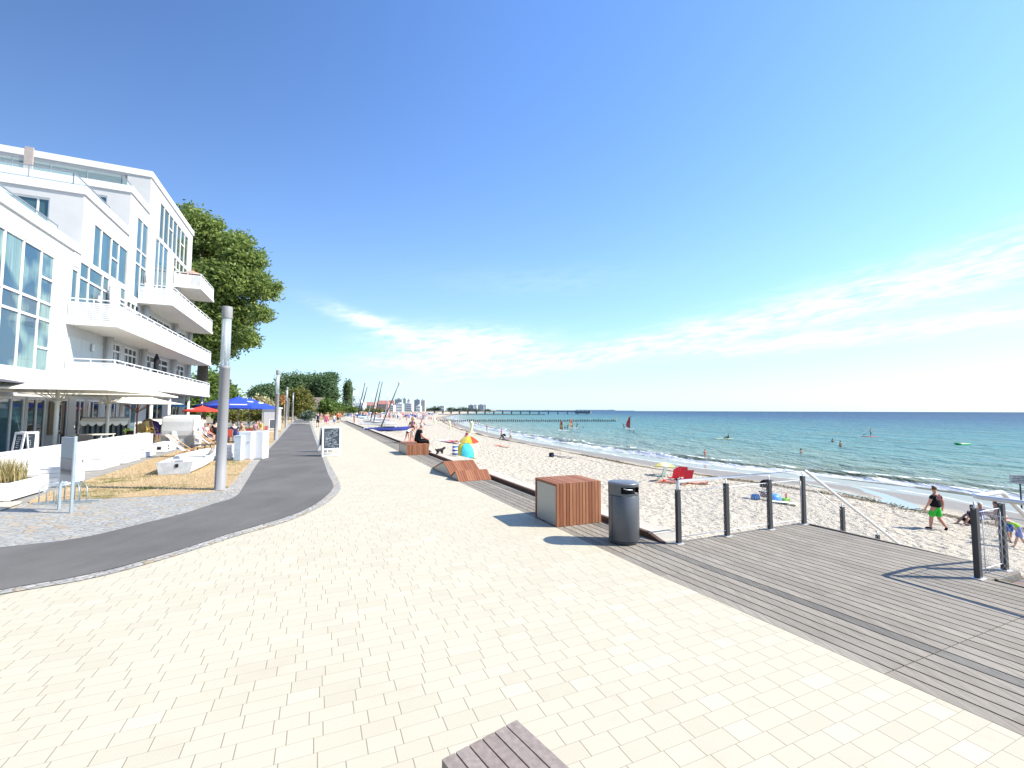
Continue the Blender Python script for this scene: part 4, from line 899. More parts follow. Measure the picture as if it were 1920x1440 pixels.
# litter bin
bc = G(1170, 1016); bn = thing('litter_bin', 'round grey metal litter bin beside the cube seat on the boardwalk', 'litter bin', (bc.x, bc.y, 0), 0)
MB().lathe([(.20, .002), (.218, .01), (.218, .055)], 40).build('plinth', POSTG, bn)
MB().lathe([(.236, .058), (.240, .064), (.240, .755), (.236, .76)], 48).build('body', BING, bn)
def bin_hood():
    b = MB(); n = 48; op0, op1 = R(-111), R(-4); zs = [.768, .80, .90, .925]; r = .242
    for i in range(len(zs) - 1):
        for k in range(n):
            a0, a1 = 2 * math.pi * k / n, 2 * math.pi * (k + 1) / n; am = ((a0 + a1) / 2 + math.pi) % (2 * math.pi) - math.pi
            if i == 1 and op0 < am < op1: continue
            b.add([(r * math.cos(a0), r * math.sin(a0), zs[i]), (r * math.cos(a1), r * math.sin(a1), zs[i]), (r * math.cos(a1), r * math.sin(a1), zs[i + 1]), (r * math.cos(a0), r * math.sin(a0), zs[i + 1])], [(0, 1, 2, 3)], 0, True)
    h = b.build('hood', BING, bn)
    MB().lathe([(.18, .77), (.18, .92)], 24).build('chute', BLACK, bn)
    MB().lathe([(.243, .926), (.247, .932), (.247, .945), (.235, .957), (.15, .968), (.0001, .972)], 48).build('lid', pmat('bin_lid', (.16, .17, .185), .35, .3), bn)
    d = MB(); 
    for a in (R(-137), R(-20)): d.box(-.004, .004, -.002, .002, .07, .75); 
    d.v = []; d.f = []; d.mi = []; d.sm = []
    for a in (R(-152), R(-18)):
        c, s = math.cos(a), math.sin(a); d.bar((.2405 * c, .2405 * s, .07), (.2405 * c, .2405 * s, .752), .006, .004)
    d.build('door_seam', BLACK, bn)
    a = R(-92); hb = MB(); hb.tube([(.245 * math.cos(a - .2), .245 * math.sin(a - .2), .885), (.262 * math.cos(a), .262 * math.sin(a), .872), (.262 * math.cos(a + .35), .262 * math.sin(a + .35), .866)], .007, 6); hb.build('ash_plate', STEEL, bn)
bin_hood()
# railings of the stair platform
SLOPE = .165 / .29
def railing(name, label, path, posts, slope_from=None):
    """path: rail centre line; posts: (v, u, z of floor, height)"""
    o = thing(name, label, 'railing', W(*posts[0][:2]), PHI, None); v0, u0 = posts[0][:2]; q = lambda v, u, z: (v - v0, u - u0, z)
    t = MB(); t.tube([q(*p) for p in path], .029, 10); t.build('handrail', STEEL, o)
    for (v, u, z, h) in posts:
        p = MB(); x, y, _ = q(v, u, 0)
        for s in (-1, 1): p.box(x - .035, x + .035, y + s * .022 - .008, y + s * .022 + .008, z + .01, z + h)
        p.box(x - .032, x + .032, y - .0138, y + .0138, z + .02, z + h - .03); pp = p.build('post', POSTG, o)
        s = MB(); s.box(x - .07, x + .07, y - .055, y + .055, z + .001, z + .012); s.build('foot_plate', STEEL, pp); s = MB(); s.tube([(x, y, z + h - .08), (x, y, z + h + .075)], .011, 8); s.build('rail_pin', STEEL, pp)
    return o, q
def net(o, q, A_, B_, hlo, hhi, step=.062):
    """A_, B_: (v,u,z floor) at both ends; stainless wires with a diagonal net between them"""
    A_, B_ = Vector(q(*A_)), Vector(q(*B_)); Z = Vector((0, 0, 1)); w = MB(); w.tube([A_ + Z * hlo, B_ + Z * hlo], .006, 6); w.tube([A_ + Z * hhi, B_ + Z * hhi], .006, 6); w.tube([A_ + Z * hlo, A_ + Z * hhi], .005, 6); w.tube([B_ + Z * hlo, B_ + Z * hhi], .005, 6); w.build('net_frame', STEEL, o)
    n = MB(); L_ = (B_ - A_).length; hh = hhi - hlo; run = hh * .55; k = -run
    while k < L_:
        for sgn in (1, -1):
            s, e = k, k + run; zs, ze = (0, hh) if sgn > 0 else (hh, 0)
            s2, e2 = max(s, 0), min(e, L_)
            if e2 - s2 > .02:
                f = lambda t: zs + (ze - zs) * (t - s) / run
                n.bar(A_.lerp(B_, s2 / L_) + Z * (hlo + f(s2)), A_.lerp(B_, e2 / L_) + Z * (hlo + f(e2)), .0015)
        k += step
    n.build('wire_net', STEEL, o)
RU = 5.46; rz = .975
lo, lq = railing('stair_railing', 'steel railing with wire net and four tall posts left of the beach stairs',
    [(5.31, RU, .74), (5.31, RU, rz - .03), (5.33, RU, rz), (8.40, RU, rz + .02), (8.48, RU, rz), (12.2, RU, rz - 3.72 * SLOPE)],
    [(5.31, RU, 0, .85), (6.38, RU, 0, .88), (7.45, RU, 0, .88), (8.38, RU, 0, .89), (9.55, RU, -.60, .82), (10.7, RU, -1.27, .82), (11.85, RU, -1.93, .82)])
net(lo, lq, (5.37, RU, 0), (8.32, RU, 0), .10, .82); net(lo, lq, (8.44, RU, 0), (11.8, RU, -3.36 * SLOPE), .12, .78)
RV = 7.70; RC = 2.84
ro, rq = railing('platform_railing', 'steel railing with wire net turning the corner right of the beach stairs',
    [(RV, -8.6, rz + .05), (RV, RC - .05, rz + .05), (RV + .04, RC, rz + .05), (8.44, RC, rz + .05), (8.52, RC, rz + .02), (12.2, RC, rz - 3.68 * SLOPE)],
    [(RV, RC, 0, .88), (8.42, RC, 0, .88), (RV, 1.3, 0, .86), (RV, -.1, 0, .86), (RV, -1.5, 0, .86), (RV, -2.9, 0, .86), (9.7, RC, -.68, .80), (11.0, RC, -1.42, .80)])
net(ro, rq, (RV, RC - .07, 0), (RV, -2.9, 0), .10, .82); net(ro, rq, (RV + .06, RC, 0), (8.38, RC, 0), .10, .82)
st = thing('beach_stairs', 'broad grey wooden stairs running from the platform down to the sand', 'stairs', W(8.56, 2.82), PHI)
for k in range(12):
    b = MB()
    for s in (0, .147): b.box(k * .29 + s, k * .29 + s + .14, 0, 2.64, -.165 * (k + 1) - .03, -.165 * (k + 1))
    b.box(k * .29 - .002, k * .29 + .018, 0, 2.64, -.165 * (k + 1) + .002, -.165 * k - .034); b.build('tread', PLANK, st)
for y in (-.04, 2.645):
    b = MB(); b.add([(0, y, -.01), (3.5, y, -2.0), (3.5, y, -2.35), (0, y, -.4), (0, y + .035, -.01), (3.5, y + .035, -2.0), (3.5, y + .035, -2.35), (0, y + .035, -.4)], [(0, 1, 2, 3), (7, 6, 5, 4), (0, 4, 5, 1), (1, 5, 6, 2), (2, 6, 7, 3), (3, 7, 4, 0)]); b.build('stringer', PLANK, st)
sb = thing('timber_plinth', 'low red-brown timber block beside the right-hand railing corner', 'plinth', W(7.92, 1.75), PHI)
MB().box(0, .95, 0, .9, -.5, -.03, bev=.01).build('block', m_wood('plinth_timber', (.22, .15, .125), .2), sb)
# ---------------------------------------------------------------- lamp posts
LPG = pmat('lamp_post_grey', (.25, .25, .255), .6, 0, var=.05, scale=2); FROST = m_clear('lamp_glass', (.62, .70, .74), .40)
def lamp_post():
    o = thing('lamp_post', '', 'lamp post', (0, 0, 0))
    MB().lathe([(.16, .001), (.16, .03), (.126, .035), (.123, 1.2), (.121, 3.18), (.130, 3.19), (.130, 3.26), (.115, 3.265)], 28).build('pole', LPG, o)
    MB().lathe([(.112, 3.266), (.112, 4.54)], 28).build('lamp_glass', FROST, o)
    c = MB(); c.lathe([(.122, 4.54), (.124, 4.55), (.124, 4.84), (.116, 4.86), (.0001, 4.87)], 28); c.build('cap', LPG, o)
    i = MB(); i.tube([(0, 0, 3.2), (0, 0, 4.56)], .035, 10); [i.tube([(.09 * math.cos(a), .09 * math.sin(a), 3.25), (.09 * math.cos(a), .09 * math.sin(a), 4.55)], .006, 5) for a in (0, 2.09, 4.19)]; i.build('light_rod', STEEL, o)
    return o
lpp = lamp_post(); G1 = 'lamp posts along the asphalt path'
for i, (px, py, lab) in enumerate([(412, 919, 'tall grey tube lamp post with clear top, nearest, in front of the balconies'), (517, 826, 'grey tube lamp post next to the black chalkboard stand by the lawn'), (536, 801.5, 'grey tube lamp post, third along the path, before the pale crossing'), (548, 793.5, 'grey tube lamp post, fourth along the path, at the crossing')]):
    p = G(px, py)
    if i == 0: lpp.location = p; lpp['label'] = lab; lpp['group'] = G1
    else: dup(lpp, p, None, lab, G1)
TIM = pmat('timber_pole', (.40, .33, .22), .8, var=.12)
for (px, yb, yt, lab) in [(532.6, 790, 742, 'thin pale timber pole with rusty top behind the second lamp post'), (540.5, 788, 747, 'thin grey pole between the third and fourth lamp post'), (551.5, 784, 750, 'thin yellowish pole right of the fourth lamp post')]:
    p = G(px, yb); hgt = at(px, yt, p.y).z; o = thing('flag_pole', lab, 'pole', p)
    MB().tube([(0, 0, 0), (0, 0, hgt)], [.09, .07], 8).build('pole', TIM if px != 540.5 else LPG, o)
    MB().ball((0, 0, hgt), .10, .10, .06, 8).build('finial', TIM, o)
mast = None
for k, px in enumerate((586.3, 590.6, 595.6, 600.8, 605.6)):
    p = at(px, 771.5, 215); p.z = -.05
    if mast is None:
        mast = thing('slim_mast', '', 'mast', p, 0, 'five slim masts behind the walkers'); MB().tube([(0, 0, 0), (0, 0, 7.0)], [.16, .12], 8).build('pole', pmat('mast_white', (.6, .6, .58), .5), mast); MB().ball((0, 0, 7.0), .18, .18, .1, 8).build('cap', LPG, mast); c = mast
    else: c = dup(mast, p)
    c['label'] = 'slim pale mast behind the walkers, one of an even row of five'
    c.scale = (1, 1, (at(px, (752.5, 754.5, 756, 757.5, 758.5)[k], 215).z + .05) / 7.0)
# ---------------------------------------------------------------- chalkboard stands on the promenade
CHALK = pmat('chalkboard', (.035, .048, .062), .75, var=.2, scale=9); CHK = pmat('chalk_white', (.50, .56, .60), .9)
def chalk_lines(b, x0, x1, z0, z1, y, rnd, slant=.0, rows=8, lw=.008):
    """rows of small handwriting strokes"""
    for r in range(rows):
        z = z1 - (r + .6) * (z1 - z0) / rows; x = x0 + rnd.random() * .05; xe = x1 - rnd.random() * (x1 - x0) * .3
        while x < xe:
            if rnd.random() < .16: x += .03; continue
            h = (z1 - z0) / rows * (.30 + .3 * rnd.random()); zz = z + slant * (x - (x0 + x1) / 2); q = .012 + .012 * rnd.random()
            b.bar((x, y, zz - h / 2), (x + q * .5, y, zz + h / 2), lw, .004)
            if rnd.random() < .6: b.bar((x + q * .5, y, zz + h / 2), (x + q, y, zz - h / 2), lw, .004)
            x += q + .010
def a_board(loc, yaw, label, w=.80, h=1.34, seed=1, slant=.35):
    o = thing('chalkboard_stand', label, 'chalkboard', loc, yaw); rnd = random.Random(seed); lean = .16
    for side in (1, -1):
        def tr(x, d, z): s = z / h; return (x, side * -(lean * (1 - s) + .02 + d), z)
        f = MB()
        for sx in (-1, 1): f.bar(tr(sx * (w / 2 - .035), 0, 0.005), tr(sx * (w / 2 - .035), 0, h), .07, .03)
        for z in (h - .035, .34, .06): f.bar(tr(-w / 2 + .07, 0, z), tr(w / 2 - .07, 0, z), .03 if z < .1 else .03, .07)
        fr = f.build('frame', WHITEP, o)
        p = MB(); a = [tr(-w / 2 + .07, -.008, .37), tr(w / 2 - .07, -.008, .37), tr(w / 2 - .07, -.008, h - .07), tr(-w / 2 + .07, -.008, h - .07)]; c = [tr(-w / 2 + .07, .006, .37), tr(w / 2 - .07, .006, .37), tr(w / 2 - .07, .006, h - .07), tr(-w / 2 + .07, .006, h - .07)]
        p.add(a + c, [(0, 1, 2, 3), (7, 6, 5, 4), (0, 4, 5, 1), (1, 5, 6, 2), (2, 6, 7, 3), (3, 7, 4, 0)]); pb = p.build('board', CHALK, o)
        if side == 1:
            t = MB(); chalk_lines(t, -w / 2 + .11, w / 2 - .10, .42 + (h - .5) * .5, h - .12, 0, rnd, slant, 6); chalk_lines(t, -w / 2 + .11, w / 2 - .10, .42, .42 + (h - .5) * .48, 0, rnd, -slant * .6, 6)
            t.v = [tr(x, .0095 + yy, z) for (x, yy, z) in t.v]; t.build('chalk_writing', CHK, pb)
    g = MB(); g.bar((-w / 2 + .02, 0, h - .01), (w / 2 - .02, 0, h - .01), .05, .03); g.build('hinge_bar', WHITEP, o); return o
p = G(620.5, 855.5); a_board((p.x, p.y, 0), R(22) + .12, 'white framed chalkboard stand with slanted chalk writing on the promenade', seed=3)
p = G(604.5, 849); a_board((p.x, p.y + .3, 0), R(22) - .75, 'white framed chalkboard stand half hidden behind the larger chalkboard', w=.62, h=1.2, seed=9, slant=0)
# ---------------------------------------------------------------- information board and bicycle rack
p1, p2 = G(133, 962.5), G(110.5, 956); yaw = math.atan2(p1.y - p2.y, p1.x - p2.x); Ls = (p1 - p2).length
ib = thing('information_board', 'grey metal information board with a faded photo panel by the cobbles', 'sign', (p2.x, p2.y, 0), yaw)
GALV = pmat('galvanised', (.36, .42, .45), .45, .45, var=.08)
for x in (0, Ls): MB().box(x - .024, x + .024, -.024, .024, 0, 1.55 if x else 1.52, bev=.006).build('post', GALV, ib)
def m_panel():
    t = NT('photo_panel'); tc = t.n('ShaderNodeTexCoord'); sp = t.n('ShaderNodeSeparateXYZ'); t.l(tc.outputs['Object'], sp.inputs[0]); z = t.math('MULTIPLY', t.math('SUBTRACT', sp.outputs[2], .62), 1.15)
    n = t.noise(t.pos(), 7, 5, .7); zz = t.math('ADD', z, t.math('MULTIPLY', t.math('SUBTRACT', n, .5), .07))
    c = t.ramp(zz, [(0, (.40, .40, .41)), (.14, (.38, .38, .39)), (.16, (.24, .235, .24)), (.26, (.08, .075, .08)), (.30, (.23, .23, .235)), (.52, (.29, .295, .30)), (.535, (.12, .14, .15)), (.55, (.29, .35, .38)), (1, (.31, .35, .40))]); t.col(t.mix(t.math('MULTIPLY', n, .25), c, (.3, .3, .31))); t.set(.75, spec=.2); return t.m
pn = MB(); pn.box(.026, Ls - .026, -.022, .022, .62, 1.52); pnl = pn.build('panel', m_panel(), ib)
br = thing('bicycle_rack', 'low galvanised bicycle rack of bent hoops behind the information board', 'bicycle rack', G(125, 944), R(10))
def hoop(x, y0, yaw, h=.42, w=.40, tilt=.0):
    b = MB(); c, s = math.cos(yaw), math.sin(yaw); pts = [(0, 0.02), (0, h - .10), (.08, h), (w - .05, h + .05), (w, h - .02), (w, .02)]
    b.tube([(x + c * a, y0 + s * a, z) for a, z in pts], .011, 7); return b
for k, (x, yw) in enumerate([(-.50, .5), (-.36, .55), (-.22, .6), (-.06, 1.0), (.10, 2.0), (.26, 2.4), (.42, 2.5)]): hoop(x, -.05 if k != 3 else -.2, yw).build('hoop', GALV, br)
b = MB(); b.box(-.55, .55, .12, .16, .004, .034); b.box(-.55, .55, -.08, -.04, .004, .034); b.build('base_rail', GALV, br)
# ================================================================ CAFE TERRACE
PLANKW = pmat('white_boards', (.66, .66, .65), .6, var=.05, scale=5); CANVAS = pmat('cream_canvas', (.80, .78, .70), .85, var=.03, spec=.1); CREAMP = pmat('cream_pole', (.66, .65, .58), .5, var=.03)
def boards(b, x0, x1, y0, y1, z0, z1, n, t=.03):
    """box of horizontal boards with shadow gaps"""
    h = (z1 - z0) / n
    for k in range(n):
        a, c = z0 + k * h + .004, z0 + (k + 1) * h - .004; b.box(x0, x1, y0, y0 + t, a, c); b.box(x0, x1, y1 - t, y1, a, c); b.box(x0, x0 + t, y0 + t, y1 - t, a, c); b.box(x1 - t, x1, y0 + t, y1 - t, a, c)
    b.box(x0 + t + .002, x1 - t - .002, y0 + t + .002, y1 - t - .002, z0 + .02, z1 - .06, 1)
SOIL = pmat('soil', (.08, .055, .035), .95, var=.3)
def wbox(name, label, cat, v0, v1, u0, u1, z1, n, group=None, top=False, z0=.02):
    o = thing(name, label, cat, W(v0, u0), PHI, group); b = MB(); boards(b, 0, v1 - v0, 0, u1 - u0, z0, z1, n); b.build('boards', [PLANKW, SOIL], o)
    if top:
        t = MB(); m = 4
        for k in range(m): t.box(-.01 + (v1 - v0 + .02) * k / m + .004, -.01 + (v1 - v0 + .02) * (k + 1) / m - .004, -.012, u1 - u0 + .012, z1 + .002, z1 + .03)
        t.build('seat', PLANKW, o)
    f = MB()
    for x in (.03, v1 - v0 - .11):
        for y in (.03, u1 - u0 - .11): f.box(x, x + .08, y, y + .08, 0, z0 + .002)
    f.build('foot', PLANKW, o); return o
# long white parapet of boards in three lengths
GW = 'white board parapets of the terrace'
for (u0, u1, v, lab) in ((8.5, 15.3, -7.05, 'long white board parapet, the length behind the grass planter'), (15.34, 20.9, -7.22, 'long white board parapet behind the information board'), (20.94, 26.6, -7.34, 'long white board parapet behind the row of white box seats')):
    o = thing('parapet', lab, 'wall', W(v - .2, u0), PHI, GW); b = MB(); boards(b, 0, .2, 0, u1 - u0, .05, .96, 5); b.build('boards', [PLANKW, PLANKW], o); MB().box(-.02, .22, 0, u1 - u0, .962, .99).build('coping', PLANKW, o)
GB = 'white board box seats in front of the parapet'
for (v0, v1, u0, u1, h, lab) in ((-6.72, -6.22, 15.95, 17.1, .50, 'white board box seat right behind the information board'), (-7.18, -6.72, 19.6, 21.2, .40, 'low white board box seat, second along the parapet'), (-7.20, -6.72, 21.7, 23.3, .40, 'low white board box seat, third along the parapet'), (-7.28, -6.78, 24.0, 25.5, .40, 'low white board box seat, fourth along the parapet'), (-7.3, -6.75, 26.9, 28.6, .42, 'white board box seat with dark grip holes near the wooden deck chair'), (-8.2, -7.6, 26.8, 28.0, .85, 'taller white box with two dark grip holes at the end of the parapet'), (-7.0, -6.5, 29.0, 30.4, .45, 'white board box seat behind the leftmost deck chair')):
    o = wbox('box_seat', lab, 'box seat', v0, v1, u0, u1, h, 4 if h < .6 else 6, GB, True)
    if 'grip' in lab:
        g = MB()
        for z in (.12, .26) if h < .6 else (.5, .68): g.box(v1 - v0 + .001, v1 - v0 + .006, .25, .42, z, z + .08)
        g.box(.18, .34, -.006, -.001, .14, .28); g.build('grip_hole', BLACK, o)
# grasses
def grass_mesh(n, r, h, seed, col_var=None, rx=1, ry=1):
    rnd = random.Random(seed); b = MB()
    for k in range(n):
        a = rnd.random() * 6.283; q = math.sqrt(rnd.random()) * r; x, y = math.cos(a) * q * rx, math.sin(a) * q * ry; l = h * (.55 + .5 * rnd.random()); t = rnd.random() * 6.283; bend = (.15 + .35 * rnd.random()) * l; w = .004 + .004 * rnd.random()
        dx, dy = math.cos(t), math.sin(t); nx, ny = -dy * w, dx * w
        pts = [(x, y, 0), (x + dx * bend * .25, y + dy * bend * .25, l * .5), (x + dx * bend, y + dy * bend, l)]
        b.add([(pts[0][0] - nx, pts[0][1] - ny, 0), (pts[0][0] + nx, pts[0][1] + ny, 0), (pts[1][0] + nx * .8, pts[1][1] + ny * .8, pts[1][2]), (pts[1][0] - nx * .8, pts[1][1] - ny * .8, pts[1][2]), pts[2]], [(0, 1, 2, 3), (3, 2, 4)])
    return b
def m_leaf(name, lo, hi, trans=.25, third=None):
    t = NT(name); g = t.n('ShaderNodeNewGeometry'); st = [(0, lo), (.6, hi)]
    if third: st.append((1, third))
    t.col(t.ramp(g.outputs['Random Per Island'], st)); t.set(.6, spec=.25); t.b.inputs['Subsurface Weight'].default_value = 0
    t.b.inputs['Transmission Weight'].default_value = 0
    if trans:
        d = t.n('ShaderNodeBsdfTranslucent'); t.l(t.ramp(g.outputs['Random Per Island'], st), d.inputs['Color']); mx = t.n('ShaderNodeMixShader'); mx.inputs[0].default_value = trans; t.l(t.b.outputs[0], mx.inputs[1]); t.l(d.outputs[0], mx.inputs[2]); t.l(mx.outputs[0], t.nt.nodes['Material Output'].inputs[0])
    return t.m
BEACHG = m_leaf('beach_grass', (.16, .17, .05), (.42, .34, .15), .2, (.50, .40, .22)); BROWNG = m_leaf('brown_grass', (.28, .17, .08), (.42, .28, .16), .2); SAGE = m_leaf('sage_leaf', (.22, .26, .22), (.34, .38, .33), .2)
gp = wbox('grass_planter', 'low white board planter full of dry beach grass at the left edge', 'planter', -8.3, -6.25, 13.7, 15.25, .45, 4, None, False, .05)
grass_mesh(1100, .62, .62, 5, rx=1.15, ry=.85).build('beach_grass', BEACHG, gp, (1.25, .75, .40))
# big white umbrellas
def umbrella(name, label, loc, yaw, half, z_edge, z_top, canvas, pole_m, pole_r=.05, sides=4, valance=.0, group=None, ribs=True, rot0=math.pi / 4, vm=None):
    o = thing(name, label, 'umbrella', loc, yaw, group); n = sides; rr = half / math.cos(math.pi / n); b = MB(); ring = lambda r, z: [(r * math.cos(rot0 + 2 * math.pi * k / n), r * math.sin(rot0 + 2 * math.pi * k / n), z) for k in range(n)]
    seg = 6; prof = [(rr * (1 - t), z_edge + (z_top - z_edge) * (t ** 1.12)) for t in [i / seg for i in range(seg)]]
    vs = []
    for r, z in prof: vs += ring(r, z)
    vs.append((0, 0, z_top)); m = len(vs)
    fs = [(i * n + k, i * n + (k + 1) % n, (i + 1) * n + (k + 1) % n, (i + 1) * n + k) for i in range(seg - 1) for k in range(n)] + [((seg - 1) * n + k, (seg - 1) * n + (k + 1) % n, m - 1) for k in range(n)]
    b.add(vs, fs, 0); b.add([(x, y, z - .012) for x, y, z in vs], [tuple(reversed(f)) for f in fs], 0)
    c = b.build('canopy', canvas, o)
    if valance:
        v = MB(); a, d = ring(rr, z_edge), ring(rr * 1.004, z_edge - valance); v.add(a + d, [(k, n + k, n + (k + 1) % n, (k + 1) % n) for k in range(n)]); v.add([(x * .996, y * .996, z) for x, y, z in a + d], [(k, (k + 1) % n, n + (k + 1) % n, n + k) for k in range(n)]); v.build('valance', vm or canvas, c)
    p = MB(); p.tube([(0, 0, 0), (0, 0, z_top + .03)], pole_r, 12); pl = p.build('pole', pole_m, o); MB().ball((0, 0, z_top + .05), pole_r * 1.3, n=8).build('finial', canvas, pl)
    if ribs:
        zc = z_edge - (.42 if half > 1.5 else .25)
        for k in range(n * 2):
            a = rot0 + math.pi * k / n; R_ = (rr if k % 2 == 0 else half) * .97; q = .52
            r = MB(); r.tube([(math.cos(a) * R_, math.sin(a) * R_, z_edge - .005), (0, 0, z_top - .04)], .014, 5); r.tube([(math.cos(a) * pole_r, math.sin(a) * pole_r, zc), (math.cos(a) * R_ * q, math.sin(a) * R_ * q, z_edge + (z_top - z_edge) * (1 - q) ** 1.1 - .02)], .016, 5); r.build('rib', pole_m, o)
        MB().lathe([(pole_r + .03, zc - .06), (pole_r + .03, zc + .06)], 12).build('hub', pole_m, o)
    return o
umbrella('terrace_umbrella', 'large square cream canvas umbrella, nearest of the cafe terrace', W(-8.75, 21.6), PHI, 2.15, 2.82, 3.62, CANVAS, CREAMP, .065, valance=.06, group='large cream terrace umbrellas')
umbrella('terrace_umbrella', 'large square cream canvas umbrella behind the nearest one', W(-8.75, 25.95), PHI, 2.1, 2.78, 3.50, CANVAS, CREAMP, .065, valance=.06, group='large cream terrace umbrellas')
umbrella('terrace_umbrella', 'lower white pyramid umbrella on a brown wooden pole', W(-8.85, 29.9), PHI + .5, 1.62, 2.40, 2.92, CANVAS, pmat('brown_pole', (.30, .13, .07), .6), .04)
# umbrellas further along
BLUEC = pmat('blue_canvas', (.035, .075, .42), .8, var=.06, spec=.1); BLUED = pmat('dark_blue_canvas', (.02, .035, .16), .8, var=.06); REDC = pmat('red_canvas', (.62, .045, .025), .8, var=.06)
UPRINT = pmat('print_white', (.72, .74, .80), .8)
def print_patch(o, half, z0, z1, k, sides, rot0, w, h, zf=.5, out=.02, words=True):
    """small white logo-like print on one canopy segment (on its outer face)"""
    a = rot0 + 2 * math.pi * (k + .5) / sides; n = Vector((math.cos(a), math.sin(a), 0)); t = Vector((-math.sin(a), math.cos(a), 0)); r = half * (1 - zf); z = z0 + (z1 - z0) * zf ** 1.12; sl = (Vector((0, 0, z1 - z0)) - n * half).normalized(); nn = t.cross(sl).normalized(); nn = nn if nn.dot(n) > 0 else -nn
    c = n * r + Vector((0, 0, z)) + nn * out; b = MB(); q = lambda x, y, e: c + t * x + sl * y + nn * e
    b.add([q(-w / 2, -h / 2, 0), q(w / 2, -h / 2, 0), q(w / 2, h / 2, 0), q(-w / 2, h / 2, 0), q(-w / 2, -h / 2, .006), q(w / 2, -h / 2, .006), q(w / 2, h / 2, .006), q(-w / 2, h / 2, .006)], [(3, 2, 1, 0), (4, 5, 6, 7), (0, 1, 5, 4), (1, 2, 6, 5), (2, 3, 7, 6), (3, 0, 4, 7)]); return b
for (px, Y, cm, lab, half, ze, zt) in ((446, 34.5, BLUEC, 'blue cafe umbrella directly right of the nearest lamp post', 2.0, 2.42, 3.15), (468, 38.5, BLUEC, 'blue cafe umbrella with the long white print, furthest right', 2.0, 2.36, 3.12), (411, 40.5, BLUED, 'dark blue cafe umbrella left of the nearest lamp post', 2.0, 2.48, 3.1)):
    p = at(px, 775, Y); p.z = 0; o = umbrella('cafe_umbrella', lab, p, PHI + .15, half, ze, zt, cm, LPG, .04, 8 if px != 468 else 8, .20, 'blue cafe umbrellas', False, math.pi / 8)
    k = 5 if px != 411 else 5
    print_patch(o, half, ze, zt, 5, 8, math.pi / 8, 1.1, .16, .10).build('print', UPRINT, o); print_patch(o, half, ze, zt, 6, 8, math.pi / 8, .5, .2, .45).build('print', UPRINT, o)
p = at(379, 775, 31.5); p.z = 0; o = umbrella('cafe_umbrella', 'red cafe umbrella with a small white print behind the beach chair', p, 0, 1.08, 2.05, 2.38, REDC, TIM, .025, 8, .10, None, False, 0); print_patch(o, 1.08, 2.05, 2.38, 5, 8, 0, .5, .14, .3).build('print', UPRINT, o)
p = at(334, 775, 37); p.z = 0; umbrella('cafe_umbrella', 'small sky-blue umbrella under the last balcony', p, .4, .72, 2.38, 2.72, pmat('sky_canvas', (.10, .36, .66), .8), LPG, .025, 6, .05, None, False)
# beach basket chairs
def m_wicker(name, c):
    t = NT(name); p = t.pos(); w = t.n('ShaderNodeTexBrick'); w.inputs['Scale'].default_value = 22; w.inputs['Mortar Size'].default_value = .05; w.inputs['Color1'].default_value = (*c, 1); w.inputs['Color2'].default_value = (*[q * .82 for q in c], 1); w.inputs['Mortar'].default_value = (*[q * .7 for q in c], 1)
    mp = t.n('ShaderNodeMapping'); mp.inputs['Rotation'].default_value = (math.pi / 2, 0, 0); t.l(p, mp.inputs[0]); t.l(mp.outputs[0], w.inputs['Vector']); t.col(w.outputs['Color']); t.set(.6); t.bump(w.outputs['Fac'], -.4, .01); return t.m
WKW = m_wicker('white_wicker', (.78, .78, .76)); WKG = m_wicker('grey_wicker', (.36, .37, .36)); WKB = m_wicker('brown_wicker', (.22, .15, .09))
def m_stripes(name, cols, axis='X', freq=8):
    t = NT(name); tc = t.n('ShaderNodeTexCoord'); sp = t.n('ShaderNodeSeparateXYZ'); t.l(tc.outputs['Object'], sp.inputs[0]); f = t.math('FRACT', t.math('MULTIPLY', sp.outputs['XYZ'.index(axis)], freq)); n = len(cols); t.col(t.ramp(f, [(i / n, c) for i, c in enumerate(cols)], 'CONSTANT')); t.set(.85, spec=.15); return t.m
